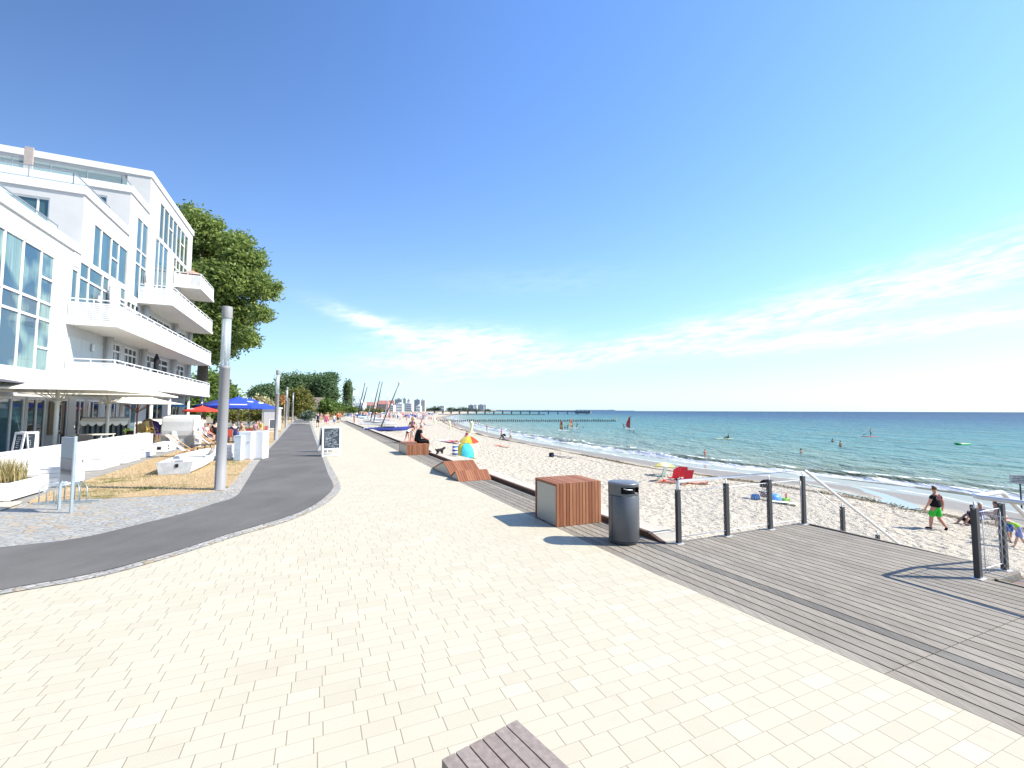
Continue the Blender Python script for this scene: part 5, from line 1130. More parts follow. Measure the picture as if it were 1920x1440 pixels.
def beach_basket(label, loc, yaw, shell, w=1.3, front=False, stripe=None, sc=1.0):
    o = thing('beach_basket', label, 'beach chair', loc, yaw); o.scale = (sc,) * 3; hw = w / 2
    pr = [(-.38, .04), (.40, .04), (.44, .60), (-.42, .60)]; b = MB(); b.prism([(y, z) for y, z in pr], -hw, hw); b.v = [(z, x, y) for x, y, z in b.v]; b.build('base', WKG if shell is not WKB else WKB, o)
    arc = [(-.42, .61)] + [(-.46 + .06 * math.sin(t * math.pi / 2), .61 + .72 * t) for t in (.3, .6, .9)] + [(-.36, 1.42), (-.20, 1.52), (.02, 1.56), (.16, 1.53)]; inner = [(y + .05, z - (.05 if z > 1.3 else 0)) for y, z in arc]
    s = MB(); m = len(arc)
    vs = [(-hw, y, z) for y, z in arc] + [(hw, y, z) for y, z in arc] + [(-hw + .03, y, z) for y, z in inner] + [(hw - .03, y, z) for y, z in inner]
    fs = []
    for i in range(m - 1): fs += [(i, i + 1, m + i + 1, m + i), (2 * m + i, 3 * m + i, 3 * m + i + 1, 2 * m + i + 1)]
    fs += [(m - 1, 3 * m - 1, 4 * m - 1, 2 * m - 1)]; s.add(vs, fs)
    for x in (-hw, hw - .04): pl = [(y, z) for y, z in arc] + [(.30, 1.10), (.42, .61)]; q = MB(); q.prism(pl, x, x + .04); s.add([(z, xx, y) for xx, y, z in q.v], q.f)
    s.build('hood', shell, o)
    if front:
        i = MB(); i.box(-hw + .05, hw - .05, -.34, -.30, .62, 1.44); i.box(-hw + .05, hw - .05, -.30, .34, .50 + .105, .64); i.build('cushion', stripe, o)
        a = MB(); a.add([(-hw, .14, 1.50), (hw, .14, 1.50), (hw, .62, 1.36), (-hw, .62, 1.36), (-hw, .14, 1.52), (hw, .14, 1.52), (hw, .62, 1.38), (-hw, .62, 1.38)], [(3, 2, 1, 0), (4, 5, 6, 7), (0, 1, 5, 4), (1, 2, 6, 5), (2, 3, 7, 6), (3, 0, 4, 7)])
        n = 6
        for k in range(n):
            x0 = -hw + w * k / n; x1 = x0 + w / n; pts = [(x0 + (x1 - x0) * j / 6, 1.36 - .05 - .11 * math.sin(math.pi * j / 6)) for j in range(7)]
            a.add([(x0, .625, 1.37), (x1, .625, 1.37)] + [(x, .63, z) for x, z in reversed(pts)], [tuple(range(9)), tuple(reversed(range(9)))])
        a.build('awning', CANVAS, o)
    return o
STR = m_stripes('grey_white_stripe', [(.10, .12, .13), (.38, .40, .40), (.05, .07, .08), (.30, .33, .34)], 'X', 3.1)
bb = beach_basket('white wicker beach chair seen from behind, beside the white planter box', W(-6.75, 29.6), PHI + .15, WKW, 1.35, sc=1.16); bb.rotation_euler.z = R(-6) + math.pi
bb.rotation_euler.z = R(10)
def face_cam(p): return math.atan2(-p[1], -p[0]) - math.pi / 2
p = W(-9.0, 26.6); beach_basket('striped grey and white beach chair with scalloped awning facing the terrace', p, face_cam(p) - .1, WKG, 1.45, True, STR, 1.12)
p = W(-8.9, 33.4); beach_basket('brown wicker beach chair with purple cushion beside the yellow chairs', p, face_cam(p) + .9, WKB, 1.3, True, m_stripes('purple_stripe', [(.10, .06, .25), (.16, .11, .34)], 'X', 5), 1.0)
# stacked yellow chairs, simple chairs
def chair(name, label, loc, yaw, m, group=None, h=.86, cat='chair', frame=None):
    o = thing(name, label, cat, loc, yaw, group); fm = frame or m
    MB().box(-.22, .22, -.21, .21, .43, .455, bev=.008).build('seat', m, o)
    b = MB(); b.add([(-.21, -.19, .52), (.21, -.19, .52), (.20, -.27, h), (-.20, -.27, h), (-.21, -.215, .52), (.21, -.215, .52), (.20, -.295, h), (-.20, -.295, h)], [(0, 1, 2, 3), (7, 6, 5, 4), (0, 4, 5, 1), (1, 5, 6, 2), (2, 6, 7, 3), (3, 7, 4, 0)]); b.build('backrest', m, o)
    for sx in (-1, 1):
        MB().tube([(sx * .20, .19, .435), (sx * .215, .215, 0)], .014, 6).build('leg', fm, o); MB().tube([(sx * .21, -.28, h - .05), (sx * .20, -.19, .45), (sx * .21, -.25, 0)], .014, 6).build('leg', fm, o)
        MB().tube([(sx * .225, -.22, .62), (sx * .24, .05, .65), (sx * .22, .19, .43)], .012, 6).build('armrest', fm, o)
    return o
pf = at(279, 800, 24.2); pfo = thing('wooden_platform', 'low wooden platform behind the parapet carrying the yellow chairs', 'platform', (pf.x, pf.y, 0), .3); MB().box(-.9, .8, -.5, .5, 0, .30, bev=.01).build('deck', TIM, pfo)
YEL = pmat('yellow_plastic', (.62, .42, .07), .5)
for k in range(4):
    p = W(-8.55 + .05, 27.9) + Vector((.50 * 0 - k * .36, 0, 0)) + Vector((.2, 0, k * -.0 + .02 * 0))
    p = at(287 - k * 6.0, 800, 24.0 + k * .05); p.z = .50 - .06 * k
    chair('yellow_chair', ('yellow plastic chair at the front of the tilted row', 'yellow plastic chair, second of the tilted row', 'yellow plastic chair, third of the tilted row', 'yellow plastic chair at the far end of the tilted row')[k], p + Vector((0, 0, .10 * 0)), R(-70), YEL, 'yellow plastic chairs behind the parapet', .98)
# cafe tables
def table(label, loc, yaw, m, w=.7, h=.74, cat='table', cross=False, d=None):
    o = thing('cafe_table', label, cat, loc, yaw); d = d or w; MB().box(-w / 2, w / 2, -d / 2, d / 2, h - .03, h, bev=.006).build('tabletop', m, o)
    for sx in (-1, 1):
        for sy in (-1, 1): MB().box(sx * (w / 2 - .06) - .022, sx * (w / 2 - .06) + .022, sy * (d / 2 - .06) - .022, sy * (d / 2 - .06) + .022, 0, h - .032).build('leg', m, o)
    if cross:
        for sy in (-1, 1):
            b = MB(); b.bar((-w / 2 + .08, sy * (d / 2 - .06), .08), (w / 2 - .08, sy * (d / 2 - .06), h - .1), .03); b.bar((w / 2 - .08, sy * (d / 2 - .06) + .002, .08), (-w / 2 + .08, sy * (d / 2 - .06) + .002, h - .1), .03); b.build('cross_brace', m, o)
    return o
CRM = pmat('cream_paint', (.62, .60, .50), .6)
p = at(178, 800, 17.6); p.z = 0; table('cream cross-braced wooden table by the glass doors', p, .3, CRM, .95, 1.12, cross=True)
p = at(8, 800, 12.2); p.z = 0; table('white terrace table at the left edge of the photo', p, PHI, WHITEP, .8, .80); p = at(27, 800, 13.6); p.z = 0; table('grey terrace table left of the two menu boards', p, PHI, GREYP, .7, .74)
p = at(229, 800, 20.2); p.z = 0; tb = table('low white table holding a potted plant in front of the striped beach chair', p, PHI, WHITEP, .95, .80)
DKW = m_wicker('dark_rattan', (.035, .032, .03))
for (px, Y, yw, lab) in ((58, 15.6, .6, 'dark rattan chair under the left end of the cream umbrella'), (153, 16.6, 1.2, 'dark rattan chair beside the cream cross-braced table'), (166, 16.9, -.9, 'dark rattan chair left of the cream cross-braced table'), (232, 19.4, 2.9, 'dark rattan chair in front of the low white table')):
    p = at(px, 800, Y); p.z = 0; chair('rattan_chair', lab, p, yw, DKW, 'dark rattan terrace chairs', 1.16)
# pot plant on the low table, lavender pot behind
def leafy(n, r, seed, lm, c=(0, 0, 0), leaf=.05, rz=None):
    rnd = random.Random(seed); b = MB()
    for k in range(n):
        d = Vector((rnd.gauss(0, 1), rnd.gauss(0, 1), rnd.gauss(0, 1))).normalized(); q = rnd.random() ** .4; p = Vector((c[0] + d.x * r * q, c[1] + d.y * r * q, c[2] + d.z * (rz or r) * q)); a = Vector((rnd.gauss(0, 1), rnd.gauss(0, 1), rnd.gauss(0, 1))).normalized() * leaf * (.6 + .8 * rnd.random()); e = a.cross(Vector((rnd.gauss(0, 1), rnd.gauss(0, 1), rnd.gauss(0, 1)))).normalized() * leaf * .55
        b.add([p - a, p + e, p + a, p - e], [(0, 1, 2, 3)])
    return b
LIME = m_leaf('lime_leaf', (.10, .16, .03), (.28, .36, .08)); GRN = m_leaf('green_leaf', (.022, .05, .010), (.075, .125, .022), .3)
pp = thing('potted_plant', 'lime green potted plant standing on the low white table', 'plant', tb.location + Vector((.2, .1, .80))); MB().lathe([(.07, 0), (.10, .16), (.09, .16)], 14).build('pot', WHITEP, pp); leafy(140, .17, 3, LIME, (0, 0, .28)).build('foliage', LIME, pp)
# menu boards on the terrace
for (px, Y, yw, lab, w_) in ((53, 14.6, .25, 'grey menu chalkboard leaning by the glass doors behind the parapet', .44), (38, 14.3, -.5, 'dark menu chalkboard turned away, left of the other menu board', .40)):
    p = at(px, 840, Y); p.z = 0; a_board(p, yw + .35, lab, w_, 1.36, seed=int(px), slant=.0)
p = W(-10.9, 25.0); 
mb_ = thing('menu_case', 'framed wall menu beside the terrace doors under the cream umbrella', 'menu board', W(-10.98, 25.15), PHI)
MB().box(0, .05, 1.28, 2.5, .95, 2.45, bev=.01).build('back_board', pmat('driftwood', (.20, .16, .11), .8), mb_); fr_ = MB(); fr_.box(.051, .075, 1.6, 2.2, 1.08, 2.36); fb = fr_.build('frame', WHITEP, mb_); q_ = MB(); q_.box(.076, .08, 1.64, 2.16, 1.12, 2.32); mc = q_.build('menu_sheet', CHALK, fb)
t_ = MB(); chalk_lines(t_, 1.68, 2.10, 1.15, 2.28, 0, random.Random(8), 0, 14, .006); t_.v = [(.083 + y, x, z) for x, y, z in t_.v]; t_.build('menu_writing', CHK, fb)
# white planter box with two grass tufts, in front of the beach chair
p0 = at(350, 830, 24.3); v_, u_ = VU(p0); wp = wbox('tall_planter', 'tall white planter box with a brown and a grey grass tuft', 'planter', v_ - .62, v_ + .62, u_ - .3, u_ + .25, .95, 6)
grass_mesh(300, .22, .55, 8).build('brown_tuft', BROWNG, wp, (.42, .28, .88)); grass_mesh(260, .26, .34, 9).build('grey_tuft', SAGE, wp, (.95, .28, .88))
# rowing boat planter
def boat():
    p = G(363, 889.5); v_, u_ = VU(p); o = thing('rowing_boat', 'old white wooden rowing boat lying on the dry lawn', 'boat', W(v_, u_), PHI)
    L_, w = 5.4, 1.02; st = [(0, .94), (.2, 1.0), (1.6, 1.08), (3.3, .96), (4.6, .58), (5.3, .05)]; hgt = .40; b = MB(); vs = []
    for y, ww in st:
        c = -w / 2; z1 = hgt + .07 * (y / L_) ** 2; hw = w * ww / 2
        vs += [(c - hw, y, z1), (c - hw * .88, y, .10), (c - hw * .6, y, 0.005), (c + hw * .6, y, 0.005), (c + hw * .88, y, .10), (c + hw, y, z1), (c + hw - .035 * min(ww * 2, 1), y, z1), (c + hw * .78, y, .10), (c - hw * .78, y, .10), (c - hw + .035 * min(ww * 2, 1), y, z1)]
    fs = []
    for i in range(len(st) - 1):
        for k in range(10): fs.append((i * 10 + k, i * 10 + (k + 1) % 10, (i + 1) * 10 + (k + 1) % 10, (i + 1) * 10 + k))
    b.add(vs, fs); b.build('hull', WHITEP, o)
    t = MB(); c = -w / 2; hw = w * .94 / 2; t.add([(c - hw, -.03, hgt + .03), (c + hw, -.03, hgt + .03), (c + hw * .86, -.03, .03), (c - hw * .86, -.03, .03), (c - hw, .01, hgt + .03), (c + hw, .01, hgt + .03), (c + hw * .86, .01, .03), (c - hw * .86, .01, .03)], [(3, 2, 1, 0), (4, 5, 6, 7), (0, 1, 5, 4), (1, 2, 6, 5), (2, 3, 7, 6), (3, 0, 4, 7)]); t.build('transom', pmat('worn_grey_boards', (.42, .44, .45), .8, var=.15), o)
    for y, ww in ((.35, .9), (1.5, .98), (2.5, .82)):
        s = MB(); s.box(c - w * ww / 2 + .04, c + w * ww / 2 - .04, y, y + .22, hgt - .07, hgt - .035); s.build('thwart', WHITEP, o)
    d = MB(); d.box(c - w * .42, c + w * .42, 1.75, 2.45, hgt + .06, hgt + .09); d.build('seat_cover', GREYP, o)
    g = MB(); g.box(c + .02, c + .10, -.055, -.032, .26, .36); g.build('ring_plate', BLACK, o)
boat()
# white cabinets by the path
CABW = pmat('cabinet_white', (.64, .65, .66), .5, var=.04)
for (px, py, w, lab) in ((458, 863.5, .52, 'white cupboard with a small dark handle beside the asphalt path'), (481.5, 862, .48, 'white cupboard without handle, nearest the path kerb')):
    p = G(px, py); o = thing('cupboard', lab, 'cupboard', (p.x, p.y, 0), R(4)); MB().box(-w / 2, w / 2, 0, .5, .03, 1.20, bev=.008).build('carcass', CABW, o); MB().box(-w / 2 + .025, w / 2 - .025, -.016, -.002, .08, 1.16, bev=.004).build('door', CABW, o)
    f = MB(); [f.box(x, x + .06, y, y + .06, 0, .032) for x in (-w / 2 + .03, w / 2 - .09) for y in (.03, .41)]; f.build('foot', CABW, o)
    if px < 470: MB().box(.08, .17, -.034, -.017, .74, .755).build('handle', POSTG, o)
p = G(441, 866); o = thing('low_cabinet', 'pale blue-grey open cabinet joined to the cupboards on the lawn', 'cabinet', (p.x, p.y + .15, 0), R(4)); b = MB(); b.box(-.16, .10, 0, .04, .03, 1.02); b.box(-.16, -.12, .042, .6, .03, 1.02); b.box(.06, .10, .042, .6, .03, 1.02); b.box(-.17, .11, -.01, .62, 1.022, 1.05); b.build('carcass', pmat('pale_blue_panel', (.50, .58, .64), .6), o); b = MB(); b.box(-.115, .055, .05, .6, .5, .53); b.build('shelf', WHITEP, o)
# deck chairs
DCW = pmat('deckchair_wood', (.50, .31, .14), .6, var=.12); SL = [m_stripes('pink_stripe', [(.70, .62, .66), (.62, .40, .44)], 'X', 14), m_stripes('white_sling', [(.74, .72, .72), (.70, .66, .68)], 'X', 9), m_stripes('lilac_stripe', [(.60, .55, .68), (.72, .70, .74)], 'X', 12)]
def deck_chair(label, loc, yaw, m):
    o = thing('deck_chair', label, 'deck chair', loc, yaw, 'wooden deck chairs on the lawn')
    for x in (-.28, .28): MB().bar((x, .62, .02), (x, -.62, 1.0), .045, .025).build('long_rail', DCW, o); MB().bar((x * .88, -.45, .02), (x * .88, .55, .44), .045, .025).build('short_rail', DCW, o)
    b = MB(); b.bar((-.28, -.61, .99), (.28, -.61, .99), .035); b.bar((-.25, .55, .44), (.25, .55, .44), .035); b.bar((-.25, -.45, .03), (.25, -.45, .03), .035); b.bar((-.28, .61, .03), (.28, .61, .03), .035); b.build('cross_bar', DCW, o)
    s = MB(); pts = [(-.61, 1.01), (-.42, .78), (-.2, .52), (.05, .30), (.3, .27), (.55, .46)]; vs = [(x, y, z) for (y, z) in pts for x in (-.23, .23)]; fs = [(2 * i, 2 * i + 1, 2 * i + 3, 2 * i + 2) for i in range(5)]; s.add(vs, fs, 0, True); s.add([(x, y, z - .006) for x, y, z in vs], [tuple(reversed(f)) for f in fs], 0, True); s.build('sling', m, o); return o
for (px, py, yw, m, lab) in ((342, 857, R(-70), SL[0], 'wooden deck chair with pink sling, nearest, left of the rowing boat'), (371, 838, R(-75), SL[1], 'wooden deck chair with white sling in front of the tall planter'), (388, 841, R(-60), SL[2], 'wooden deck chair with lilac sling left of the lamp post'), (396, 833, R(-68), SL[1], 'wooden deck chair with white sling just behind the lilac one'), (444, 846, R(110), SL[0], 'wooden deck chair behind the cupboards, right of the lamp post')):
    deck_chair(lab, G(px, py), yw, m)
p = G(377, 846); table('low dark table between the deck chairs', p, .2, pmat('dark_table', (.06, .06, .06), .5), .7, .34)
# cafe seating further along
ORC = pmat('orange_plastic', (.55, .13, .035), .5); RDC = pmat('brick_red_plastic', (.36, .06, .04), .5)
for (px, Y, yw, m, lab) in ((464, 25.5, 2.4, ORC, 'orange cafe chair, nearest, behind the white cupboards'), (470, 28, .4, RDC, 'brick-red cafe chair under the blue umbrella, left group'), (478, 29.5, 2.0, RDC, 'brick-red cafe chair in the middle of the cafe tables'), (486, 31, -1.0, ORC, 'orange cafe chair near the yellow-shirted guest'), (493, 32.5, 1.6, RDC, 'brick-red cafe chair left of the black chalkboard stand'), (500, 35, -1.2, RDC, 'brick-red cafe chair behind the black chalkboard stand'), (428, 27, .8, RDC, 'brick-red cafe chair right of the nearest lamp post'), (401, 30, .2, RDC, 'brick-red cafe chair left of the nearest lamp post')):
    p = at(px, 790, Y); p.z = 0; chair('cafe_chair', lab, p, yw, m, 'orange and red cafe chairs', .92, frame=LPG)
for (px, Y, lab) in ((470, 26.6, 'grey cafe table behind the white cupboards'), (487, 29.4, 'grey cafe table in the middle of the red chairs'), (436, 29, 'grey cafe table under the nearest blue umbrella')):
    p = at(px, 790, Y); p.z = 0; table(lab, p, .3, GREYM, .75)
p = at(511, 806, 37.5); p.z = 0; 
lw = wbox('low_white_box', 'low white board box left of the pale blue cabinet on the lawn', 'box', -3.85, -3.3, 21.9, 22.8, .62, 4)
p = G(511, 810); a_board((p.x, p.y, 0), R(24), 'black chalkboard stand on the lawn edge beside the second lamp post', .62, 1.22, 77, 0)
kp = at(505, 790, 47); kp.z = 0; ko = thing('kiosk', 'small pale grey kiosk with a shutter beyond the blue umbrellas', 'kiosk', kp, R(12)); MB().box(-.75, .75, 0, 1.4, 0, 2.25, bev=.02).build('walls', GREYP, ko); sh_ = MB()
for k in range(14): sh_.box(-.55, .55, -.03, -.004, .35 + k * .11, .35 + k * .11 + .1)
sh_.build('shutter', WHITEP, ko); MB().box(-.85, .85, -.15, 1.5, 2.252, 2.36).build('roof', WHITEP, ko)
# ================================================================ TREES AND HEDGES
BARK = pmat('bark', (.10, .08, .06), .9, var=.3)
POPL = m_leaf('poplar_leaf', (.105, .165, .040), (.25, .33, .085), .5, (.38, .45, .16)); DKLF = m_leaf('dark_leaf', (.085, .145, .070), (.16, .245, .115), .5, (.21, .30, .145)); MIDL = m_leaf('mid_leaf', (.06, .12, .028), (.15, .23, .05), .45, (.22, .29, .08)); YELL = m_leaf('yellow_leaf', (.07, .105, .022), (.20, .22, .055), .4, (.30, .22, .07)); BLUG = m_leaf('bluegreen_leaf', (.045, .085, .055), (.13, .17, .12), .25)
def tree(name, label, base, lobes, n, leaf, lm, trunk_h, trunk_r, seed, group=None, cat='tree', limbs=True, gap=.5):
    """lobes: (x, y, z, rx, ry, rz) relative to the base; leaves gather in small clumps over each lobe"""
    rnd = random.Random(seed); o = thing(name, label, cat, base, 0, group); b = MB(); vol = [l[3] * l[4] + l[4] * l[5] + l[3] * l[5] for l in lobes]; tot = sum(vol)
    for l, v in zip(lobes, vol):
        m = max(int(n * v / tot / 9), 1)
        for k in range(m):
            d = Vector((rnd.gauss(0, 1), rnd.gauss(0, 1), rnd.gauss(0, 1))).normalized(); q = (rnd.random() ** gap) * (.93 + .16 * rnd.random()); c = Vector((l[0] + d.x * l[3] * q, l[1] + d.y * l[4] * q, l[2] + d.z * l[5] * q)); cr = leaf * 2.1 * (.6 + .8 * rnd.random())
            for e in range(9):
                p = c + Vector((rnd.gauss(0, .5), rnd.gauss(0, .5), rnd.gauss(0, .42))) * cr; a = (Vector((rnd.gauss(0, 1), rnd.gauss(0, 1), rnd.gauss(0, .7))).normalized() * .8 + d * .25).normalized() * leaf * (.55 + .6 * rnd.random()); w = a.cross(Vector((rnd.gauss(0, 1), rnd.gauss(0, 1), rnd.gauss(0, 1)))).normalized() * leaf * .42
                b.add([p - a, p + w, p + a, p - w], [(0, 1, 2, 3)])
    b.build('crown', lm, o)
    if trunk_h:
        t = MB(); t.tube([(0, 0, -.1), (trunk_r * .3, 0, trunk_h * .5), (0, 0, trunk_h)], [trunk_r * 1.25, trunk_r, trunk_r * .7], 9)
        if limbs:
            for l in lobes[:9]: t.tube([(0, 0, trunk_h * .75), (l[0] * .5, l[1] * .5, (trunk_h * .8 + l[2]) / 2), (l[0] * .95, l[1] * .95, l[2])], [trunk_r * .5, trunk_r * .3, trunk_r * .1], 6)
        t.build('trunk', BARK, o)
    return o
def px_lobes(Y, base, lst):
    """lobe list in picture measures at depth Y: (px, py, rpx, rpy) -> metres relative to base"""
    out = []
    for i, (x, y, rx, ry) in enumerate(lst):
        p = at(x, y, Y + ((i * 37) % 5 - 2) * 1.1); s = Y / F_PX; out.append((p.x - base.x, p.y - base.y, p.z - base.z, rx * s, (rx + ry) / 2 * s, ry * s))
    return out
Y = 55; bs = at(374, 790, Y); bs.z = 0
tree('poplar_tree', 'huge leafy green tree rising behind the end of the white building', bs, px_lobes(Y, bs, [(372, 432, 44, 36), (350, 480, 46, 52), (405, 468, 46, 40), (448, 478, 42, 36), (478, 495, 24, 24), (415, 525, 52, 36), (470, 533, 44, 30), (504, 549, 20, 15), (400, 585, 44, 40), (452, 582, 46, 32), (490, 590, 20, 13), (435, 628, 40, 28), (466, 636, 26, 20), (398, 645, 34, 40), (425, 655, 20, 14), (372, 560, 36, 60), (380, 650, 24, 36), (360, 400, 22, 16), (393, 425, 26, 16), (452, 450, 22, 14), (520, 538, 10, 7)]), 56000, .27, POPL, 17, .55, 11)
def clump(label, name, Y, px, basey, lst, n, leaf, lm, th, tr, seed, group=None, cat='tree', gap=.5):
    b = at(px, basey, Y); b.z = 0; return tree(name, label, b, px_lobes(Y, b, lst), n, leaf, lm, th, tr, seed, group, cat, gap=gap)
GT = 'trees behind the promenade'
clump('green bushy tree on the slope right behind the white building', 'broadleaf_tree', 66, 405, 780, [(385, 735, 26, 34), (415, 742, 24, 26), (398, 712, 16, 16), (432, 752, 16, 18)], 5200, .42, MIDL, 4, .3, 21, GT)
clump('dense hedge-like tree under the lowest balcony', 'broadleaf_tree', 56, 375, 782, [(372, 758, 24, 16), (400, 760, 22, 18), (352, 760, 14, 16)], 3600, .34, MIDL, 2, .2, 22, GT)
clump('dark green round tree left of the tall tree row', 'broadleaf_tree', 120, 500, 778, [(500, 742, 26, 24), (486, 752, 18, 20), (512, 752, 20, 22), (480, 738, 12, 12), (500, 762, 30, 12)], 11000, .42, DKLF, 8, .4, 23, GT)
clump('tall dark tree at the left of the tree row', 'broadleaf_tree', 165, 545, 775, [(540, 722, 22, 24), (562, 720, 24, 22), (528, 735, 14, 20), (552, 740, 26, 18), (545, 755, 24, 14)], 15000, .5, DKLF, 12, .6, 24, GT)
clump('tall dark tree in the middle of the tree row', 'broadleaf_tree', 170, 588, 775, [(585, 722, 22, 22), (600, 724, 22, 24), (575, 738, 18, 22), (600, 746, 24, 16)], 14000, .5, DKLF, 12, .6, 25, GT)
clump('tall dark tree at the right end of the tree row', 'broadleaf_tree', 168, 620, 775, [(614, 724, 16, 22), (623, 742, 9, 14), (606, 748, 17, 15), (627, 738, 5, 12), (622, 708, 12, 10)], 12000, .5, DKLF, 12, .6, 26, GT)
clump('yellowing bushy tree beside the path in front of the tree row', 'broadleaf_tree', 105, 562, 778, [(560, 745, 20, 20), (546, 752, 14, 20), (576, 755, 12, 16), (555, 768, 30, 10), (540, 770, 16, 9)], 10000, .34, YELL, 5, .3, 27, GT)
clump('light green bush beside the thatched roof', 'bush', 120, 612, 778, [(612, 757, 10, 9), (622, 764, 12, 7), (604, 768, 8, 6)], 1500, .5, MIDL, 2, .2, 28, GT, 'bush')
clump('slender dark columnar poplar left of the sailing boats', 'poplar_tree', 175, 653, 775, [(653, 722, 5, 10), (652, 735, 7, 14), (654, 748, 8.5, 13), (651, 760, 10, 9), (655, 730, 5, 12)], 6500, .42, DKLF, 8, .35, 29)
clump('bright green bush left of the columnar poplar', 'bush', 150, 636, 778, [(634, 763, 10, 7), (626, 767, 8, 6), (643, 768, 9, 5), (660, 769, 9, 5)], 3600, .36, MIDL, 2, .2, 30, None, 'bush')
clump('dune grass and low scrub behind the walkers', 'dune_scrub', 140, 600, 778, [(580, 775, 28, 5), (610, 775, 22, 6), (632, 776, 14, 5), (560, 774, 14, 5)], 2400, .5, YELL, 0, .1, 31, None, 'scrub')
clump('rounded blue-green dune bush beside the end of the path', 'bush', 66, 577, 785, [(576, 779.5, 7.5, 4.5), (583, 779, 6, 4.5), (570, 781, 5, 3)], 1500, .22, BLUG, 0, .1, 32, None, 'bush')
clump('clipped yellow-green hedge behind the cafe tables', 'hedge', 50, 470, 790, [(428, 779, 18, 9), (448, 778, 16, 9), (466, 779, 16, 9), (484, 778, 16, 9), (498, 779, 10, 9)], 4200, .22, YELL, 0, .1, 33, None, 'hedge')
clump('pale flowering shrub rising behind the blue umbrella', 'shrub', 62, 492, 785, [(484, 752, 6, 8), (494, 756, 8, 9), (505, 758, 6, 8)], 900, .25, m_leaf('cream_blossom', (.20, .20, .08), (.50, .45, .26), .2), 2, .06, 34, None, 'shrub')
clump('rusty young tree tied to the timber pole', 'shrub', 70, 530, 785, [(529.5, 752, 3.2, 6), (531, 746, 2.5, 5)], 360, .2, m_leaf('rusty_leaf', (.22, .11, .04), (.40, .22, .08), .2), 2.4, .05, 35, None, 'shrub')
clump('dry dune grass ridge behind the beached catamarans', 'dune_scrub', 300, 680, 775, [(650, 771, 16, 5), (672, 771, 18, 5.5), (695, 770, 16, 5), (712, 771, 10, 4)], 1600, .8, YELL, 0, .1, 41, None, 'scrub')
# house with thatched roof
hb = at(600, 775, 140); hb.z = 0; ho = thing('thatched_house', 'brown thatched house roof between the trees behind the walkers', 'house', hb, R(20)); MB().box(-4, 4, -3, 3, 0, 2.4).build('walls', pmat('house_brick', (.30, .16, .11), .8), ho)
b = MB(); b.add([(-4.6, -3.6, 2.2), (4.6, -3.6, 2.2), (4.6, 3.6, 2.2), (-4.6, 3.6, 2.2), (-2, 0, 6.1), (1.2, 0, 6.1)], [(0, 1, 5, 4), (1, 2, 5), (2, 3, 4, 5), (3, 0, 4), (3, 2, 1, 0)]); b.build('roof', pmat('thatch', (.20, .165, .145), .95, var=.25), ho)
# dry grass blades over the lawn and short green along its edge
def lawn_blades():
    rnd = random.Random(5); b = MB(); poly = [G(*q) for q in [(60, 940), (159, 935), (340, 926), (404, 919), (429, 912), (468, 867), (490, 845), (430, 816), (350, 842), (283, 862), (177, 898), (99, 924)]]
    def inside(x, y):
        c = False; n = len(poly); j = n - 1
        for i in range(n):
            if (poly[i].y > y) != (poly[j].y > y) and x < (poly[j].x - poly[i].x) * (y - poly[i].y) / (poly[j].y - poly[i].y) + poly[i].x: c = not c
            j = i
        return c
    xs = [p.x for p in poly]; ys = [p.y for p in poly]; k = 0
    while k < 14000:
        x = rnd.uniform(min(xs), max(xs)); y = rnd.uniform(min(ys), max(ys))
        if not inside(x, y): continue
        k += 1; h = .035 + .05 * rnd.random(); a = rnd.random() * 6.28; w = .006; dx, dy = math.cos(a) * w, math.sin(a) * w; e = rnd.random() * 6.28
        b.add([(x - dx, y - dy, .02), (x + dx, y + dy, .02), (x + math.cos(e) * h * .7, y + math.sin(e) * h * .7, .02 + h)], [(0, 1, 2)])
    o = b.build('lawn_grass', m_leaf('straw', (.34, .24, .12), (.60, .46, .28), .15, (.24, .24, .08))); o['label'] = 'short dry straw-coloured grass on the lawn'; o['category'] = 'grass'; stuff(o)
lawn_blades()
# ================================================================ PEOPLE ON THE PROMENADE
def stand_at(px, py, z=0.0): p = G(px, py, z); return p
bm_ = W(4.55, 21.7, .5); P = person(bm_, PHI - math.pi / 2 + R(4), 'bald heavy man in black t-shirt and dark trousers sitting on the low slatted bench', 'sit', 1.84, 'big', 'short', 'long', 'black', 'black', 'grey', 2, 'black', detail=True)
bm_ = None
def walker(px, py, lab, yaw=None, h=1.72, **k):
    p = stand_at(px, py); return person(p, (yaw if yaw is not None else PHI), lab, height=h * 1.05, group='walkers on the promenade', **k)
away, toward = PHI, PHI + math.pi
walker(592.5, 795, 'walker in white top and pale trousers, leftmost of the group', away, 1.68, pose='walk', shirt='white', short='white', legs='long', hair='blond', shoes='white')
walker(586.5, 792, 'walker in pale clothes with white hat, far left behind the group', away, 1.66, pose='stand', shirt='teal', short='white', legs='long', hair='white')
walker(595.5, 801, 'walker in navy top and black shorts with a pink bag, left front', away, 1.80, pose='walk', shirt='navy', short='black', hair='brown', shoes='black')
walker(601.5, 792, 'walker in grey plaid shirt between the navy and pink walkers', away, 1.70, pose='stand', shirt='plaid', short='tan', hair='dark', shoes='black')
walker(610.5, 799, 'woman in pink top and magenta shorts walking with the group', away, 1.74, pose='walk', sleeves='tank', shirt='pink', short='magenta', hair='brown', long_hair=True, shoes='white')
walker(614.0, 796, 'walker in coral top half hidden beside the woman in pink', away, 1.70, pose='stand', sleeves='tank', shirt='coral', short='magenta', hair='blond', long_hair=True)
walker(626.5, 798, 'child with red hair in white t-shirt and blue shorts', away, 1.52, build='slim', pose='walk', shirt='white', short='blue', hair='red', shoes='white')
walker(633.5, 793, 'walker in orange-red t-shirt and dark shorts, left of the pair', away, 1.76, pose='stand', shirt='orange', short='black', hair='brown', shoes='black')
